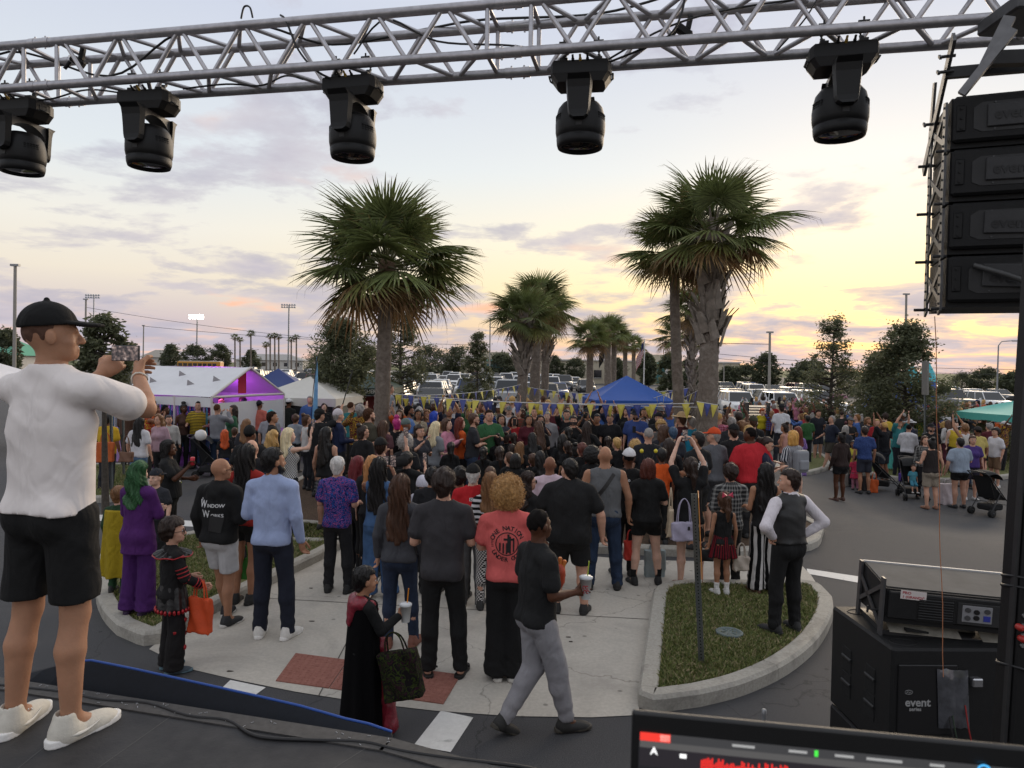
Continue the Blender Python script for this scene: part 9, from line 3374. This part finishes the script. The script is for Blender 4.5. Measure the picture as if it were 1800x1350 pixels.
# ================================================================== THINGS CARRIED
def tote(loc,rz,size,col,label,name='tote_bag',m=None,handle=.16,tilt=(0,0)):
 w,d,h=size
 r=empty(name,loc,rz,label,'bag')
 r.rotation_euler=(R(tilt[0]),R(tilt[1]),rz)
 mm=m or mat('bag_'+str(col),hexc(col),.7,noise=.12,nscale=14,bump=.006,bscale=14)
 def fn(F):
  x,y,z=F.full()
  t=np.clip(z/h,0,1)
  q=np.maximum(np.maximum(np.abs(x)-w/2*(.90+.10*t),np.abs(y)-d/2*(1-.55*t)-.012*np.sin(9*x/w+5*t)),np.abs(z-h/2)-h/2)
  F.f=q.astype(np.float32)
  F.disp(folds(.005,2.5,w*9))
 F=Field((-w/2-.04,-d/2-.04,-.03),(w/2+.04,d/2+.04,h+.04),.015)
 fn(F)
 v,q=F.net()
 link('bag_body',np_mesh('bag_body',v,q),r,mat=mm)
 for s in (-1,1):
  P=[Vector((-w*.25,s*d*.2,h-.02)),Vector((-w*.18,s*d*.1,h+handle*.7)),Vector((0,0,h+handle)),Vector((w*.18,s*d*.1,h+handle*.7)),Vector((w*.25,s*d*.2,h-.02))]
  MB().path([Vector(p) for p in smooth_poly(P,4,False)],.007,5).build('handle',mm,r)
 return r
def cup(loc,h,r0,r1,label,liquid,straw,m=None,tiltx=0):
 r=empty('drink_cup',loc,0,label,'cup')
 r.rotation_euler=(R(tiltx),0,0)
 MB().lathe([(r0,0),(r0*1.02,.004),(r1,h),(r1+.003,h),(r1+.004,h-.006)],20).build('cup_body',m or mat('cup_plastic',(.52,.52,.50),.3,noise=.1),r)
 lid=MB().lathe([(r1+.005,h-.002),(r1+.005,h+.008),(r1*.75,h+.016),(.01,h+.018)],20).build('lid',mat('lid_clear',(.55,.56,.57),.2),r)
 MB().tube((.005,0,h*.5),(.022,0,h+.13),.0045,n=8).build('straw',mat('straw_'+straw,hexc(straw),.4),r)
 return r
Yk=kid['root'].location.y
tote(AT(352,1112,Yk-.02),R(-20),(.26,.10,.33),'c8481a','bright orange tote bag hanging from the costumed boy',handle=.16)
hr_=hand_at(robe,'R',.085)
cup(hr_+Vector((.012,-.015,-.075)),.135,.032,.045,'pale milk cup with orange straw held by the robed child','d8d0c0','d8861c')
tb_=tote(AT(714,1226,robe['root'].location.y-.16),R(-14),(.33,.15,.36),'1a1216','dark printed carrier bag held by the robed child',handle=.14,m=m_pattern('floral','120c0f','2f3a12','2c141e',.8),tilt=(0,-14))
hs_=hand_at(sw,'R',.085)
hl_=hand_at(sw,'L',.085)
cp=cup(hs_+Vector((.01,-.015,-.06)),.165,.034,.049,'white lidded cup with red lettering held by the walking man','d8d0c0','a6b83c')
# red script on the cup
for k,(x,z,a) in enumerate(((-.018,.10,0),(.004,.10,40),(-.012,.065,-20),(.010,.065,15))):
 P=[Vector((x+.011*math.cos(R(a+i*40)),-.047+.2*(abs(x))-(z-.08)*.09,z+.012*math.sin(R(a+i*40)))) for i in range(8)]
 MB().path(P,.0032,4).build('red_script',mat('script_red',(.45,.02,.03),.5),cp)
sn=empty('snack_carton',hl_+Vector((-.02,-.02,-.02)),R(-10),'red orange snack pouch held by the walking man','snack')
MB().lathe([(.02,-.04),(.04,.0),(.045,.08),(.04,.13),(.02,.15)],8).build('carton',mat('snack_red',(.42,.055,.02),.5,noise=.4,nscale=22),sn)
for k in range(3):
 MB().bbox((-.03+k*.03,0,.15+.02*(k%2)),(.03,.03,.07),.006,rot=(0,.3*(k-1),.3)).build('snack_piece',mat('snack_orange',(.55,.16,.03),.5),sn)
 # red can
hc_=hand_at(can,'R',.085)
b=MB()
b.lathe([(.026,0),(.033,.008),(.033,.105),(.027,.118),(.022,.12)],16)
tag(b.build('drink_can',mat('can_red',(.48,.03,.05),.3,.3,noise=.3,nscale=40),loc=hc_+Vector((0,-.02,-.04))),'red and white drink can held by the woman in black tee','can')
# shoulder bags of the woman lifting her phone
bw=bagw['root'].location
tote((bw.x-.27,bw.y-.10,bw.z+.70),R(80),(.30,.10,.36),'b7a58c','cream canvas tote on the left arm of the woman filming overhead',handle=.26)
t_=tote((bw.x-.12,bw.y-.20,bw.z+.66),R(8),(.36,.14,.24),'a9a3b8','lavender grey leather handbag on the woman filming overhead',handle=.30,name='handbag')
MB().bbox((.04,-.075,.17),(.03,.02,.05),.005).build('tag',M_TRIM,t_)
tote(AT(1302,1003,hal['root'].location.y-.12),R(10),(.22,.10,.18),'a59a8e','small silver grey handbag beside the halter dress',handle=.16,name='handbag')
tote(AT(1107,984,tank['root'].location.y+.25),R(5),(.17,.12,.26),'b02a1c','red plastic carrier bag behind the man in the sleeveless top',handle=.14)
tote(AT(1150,1022,ant['root'].location.y+.35),R(5),(.30,.16,.44),'8d9a9c','pale grey cloth sack behind the woman with the bobbles',handle=.1)
tote(AT(428,1018,redw['root'].location.y+.05),R(15),(.19,.08,.26),'2f7a2a','green carrier bag between hoodie and light blue shirt',handle=.16)
tote(AT(185,812,14.2),R(10),(.34,.16,.40),'b5561e','orange carrier bag behind the sign post on the left',handle=.2)
tote(AT(222,812,14.0),R(-10),(.30,.12,.20),'6a4a38','brown leather handbag on the woman in white tee and jeans',handle=.32,name='handbag')
tote(AT(1240,985,pld['root'].location.y-.3),R(5),(.26,.14,.14),'0f0f10','black bucket bag left of the cheer girl',handle=.1,name='handbag')
tote(G(1522,862,LOW),R(20),(.36,.2,.42),'1c1a1a','dark shopping bag beside the toddler in pink',handle=.2)
tote(G(1536,866,LOW),R(-10),(.22,.12,.36),'c2551d','orange shopping bag beside the toddler in pink',handle=.2)
tote(G(1488,854,LOW),R(20),(.36,.2,.34),'8f8a84','printed white carrier bag on the ground by the brown jacket',handle=.16)
tote(G(1662,886,LOW),R(10),(.36,.26,.52),'b3a9ac','big white sack beside the woman in striped shorts',handle=.1)
tote(G(1585,846,LOW),R(0),(.2,.14,.24),'4a2f8a','purple pail on the ground beside the stroller',handle=.14)
b=MB().lathe([(.03,-.11),(.09,-.08),(.12,0),(.09,.08),(.03,.11)],16)
tag(b.build('white_ball',mat('ball_white',(.62,.61,.6),.5),loc=AT(353,765,14.6)),'round white ball carried by the girl in lilac','ball')
b=MB().bbox((0,0,0),(.28,.14,.40),.05,seg=2).bbox((0,-.08,-.06),(.2,.06,.18),.03,seg=2)
for pi_ in PEOPLE:
 lb=pi_['label']
 if 'grey backpack' in lb:
  o=b.build('backpack',mat('pack_grey',(.22,.23,.25),.7,bump=.004,bscale=20),loc=pi_['M']@Vector((0,-.24,1.22)),rot=(0,0,R(pi_['face'])))
  tag(o,'pale grey backpack on the blonde woman in stripes','backpack')
 if 'dark backpack' in lb:
  o=b.build('backpack',mat('pack_dark',(.02,.021,.024),.7,bump=.004,bscale=20),loc=pi_['M']@Vector((0,-.24,1.22)),rot=(0,0,R(pi_['face'])))
  tag(o,'dark backpack on the man in grey near the tree','backpack')
 if 'harness backpack' in lb:
  o=b.build('backpack',mat('pack_white',(.5,.49,.48),.7,bump=.004,bscale=20),loc=pi_['M']@Vector((0,-.22,1.22)),rot=(0,0,R(pi_['face'])))
  tag(o,'white backpack with black straps in the right queue','backpack')
 if 'water bottle' in lb:
  o=MB().lathe([(.03,0),(.033,.02),(.033,.15),(.012,.19),(.012,.21)],12).build('water_bottle',mat('bottle',(.45,.5,.55),.1,trans=.4),loc=hand_at(pi_,'R',.07)+Vector((0,0,-.02)))
  tag(o,'clear water bottle carried by the tall man in navy','bottle')
 if 'pink parasol' in lb:
  p=pi_['M']@Vector((.1,.1,1.95))
  r=empty('flower_parasol',p,0,'pink and white flowered parasol above the blue tee','parasol')
  MB().lathe([(.42,0),(.36,.12),(.2,.22),(.01,.26)],14).build('cover',m_pattern('floral','8a4a66','c9a8b4','5a2a44',1.2),r)
  MB().tube((0,0,-.6),(0,0,.2),.01).build('stick',M_TRIM,r)
  # ================================================================== STROLLERS
def stroller(loc,rz,label,baby=None,col='101012'):
 r=empty('stroller',loc,rz,label,'stroller','strollers among the crowd')
 m=mat('stroller_cloth_'+col,hexc(col),.8,noise=.1,nscale=10,bump=.004,bscale=14)
 fr=mat('stroller_frame',(.03,.03,.032),.4,.5)
 for s in (-1,1):
  MB().path([Vector((s*.22,-.52,1.02)),Vector((s*.22,-.40,.95)),Vector((s*.23,.12,.42)),Vector((s*.24,.42,.12))],.013,6).build('side_tube',fr,r)
  MB().path([Vector((s*.23,-.02,.56)),Vector((s*.25,-.32,.12))],.013,6).build('rear_tube',fr,r)
  MB().path([Vector((s*.22,-.20,.32)),Vector((s*.22,.30,.24))],.010,6).build('seat_tube',fr,r)
  for y in (.42,-.32):
   w_=MB()
   for dx in (-.028,.028):
    w_.lathe([(.045,-.014),(.085,-.012),(.088,0),(.085,.012),(.045,.014)],14,c=(s*.25+dx,y,.088),rot=(0,R(90),0))
   w_.lathe([(.012,-.05),(.03,-.045),(.03,.045),(.012,.05)],10,1,c=(s*.25,y,.088),rot=(0,R(90),0))
   w_.build('wheel',[M_TYRE,fr],r)
 MB().path([Vector((-.22,-.52,1.02)),Vector((0,-.55,1.04)),Vector((.22,-.52,1.02))],.016,6).build('handle_bar',fr,r)
 b=MB()
 quad_cloth(b,Vector((-.2,.20,.36)),Vector((.2,.20,.36)),Vector((.2,-.16,.40)),Vector((-.2,-.16,.40)),4,.05)
 quad_cloth(b,Vector((-.2,-.16,.40)),Vector((.2,-.16,.40)),Vector((.2,-.36,.92)),Vector((-.2,-.36,.92)),4,.03)
 for s in (-1,1):
  b.add([(s*.2,.2,.36),(s*.2,-.16,.40),(s*.2,-.36,.92),(s*.2,-.1,.62)],[(0,1,2,3),(3,2,1,0)])
 b.build('seat',m,r)
 b=MB()
 V=[]
 for i in range(8):
  a=R(10+i*17)
  for j in range(7):
   t=R(-90+j*30)
   V.append((.235*math.sin(t),-.26+.30*math.cos(a),.80+.26*math.sin(a)*(.72+.28*math.cos(t))))
 b.add(V,[(i*7+j,i*7+j+1,(i+1)*7+j+1,(i+1)*7+j) for i in range(7) for j in range(6)],0,True)
 b.build('canopy',m,r)
 MB().bbox((0,-.05,.20),(.36,.42,.14),.03).build('basket',m,r)
 return r
stroller(G(1552,862,LOW)+Vector((0,0,.001)),R(-120),'empty black stroller beside the toddler in pink')
st2=stroller(G(1602,876,LOW)+Vector((0,0,.001)),R(165),'black stroller with a baby facing the camera')
p=st2.location
bb=person((p.x-.0,p.y-.02,LOW+.02),172,.80,skin='w',hs=1.5,hair='short',hc='br',top='tee',tc='4a8fa0',bot='shorts',bc='3f7f95',shoes='c8c4c0',lv=2,legs=(((.12,.30,.66),(.14,.42,.30)),((.12,.30,.66),(.14,.42,.30))),label='baby in aqua outfit sitting in the stroller',group=CROWD)
bb['root'].location.z=LOW+.08
st3=stroller(G(1742,905,LOW)+Vector((0,0,.001)),R(-70),'black stroller at the right edge pushed by the man in grey blue')
bb=person((st3.location.x,st3.location.y,LOW+.10),-60,.78,skin='w',hs=1.5,hair='buzz',hc='br',top='tee',tc='b8a79a',bot='pants',bc='b0a69c',shoes=None,lv=2,yaw=120,label='baby in the stroller at the right edge',group=CROWD)
stroller(G(372,838)+Vector((0,0,.001)),R(-80),'dark stroller with grey canopy on the left beside the girl in lilac',col='2c2d30')
# folding chair stack far right of the thick palm
c=AT(1332,700,30)
r=empty('stacked_chairs',(c.x,30,LOW),0,'stack of dark folding chairs on a cart near the pickups','chairs')
for k in range(7):
 MB().bbox((0,0,1.0+k*.12),(.8,.4,.04),.01,rot=(R(8),0,0)).build('chair',mat('chair_grey',(.045,.05,.058),.5),r)
for s in (-1,1):
 MB().box((s*.45,0,.95),(.05,.4,1.9)).build('cart_post',M_TRIM,r)
 # ---------------------------------------------------------------- the photograph is taken just after sunset: shrubs by the tree island
for i,(x,y,lb) in enumerate(((1700,815,'low hedge bush left of the aqua canopy post'),(1760,812,'low hedge bush under the aqua canopy'),(1470,790,'flowering bush in front of the airy tree'))):
 p=G(x,y,.1+LOW)
 tm,cm_,tp=tree_meshes(61,2.0,2.4,.05,3000,.07,'round')
 r=empty('bush',p,i*2.0,lb,'bush','bushes on the tree island',.55)
 link('trunk',tm,r)
 link('crown',cm_,r,mat=M_LEAF)
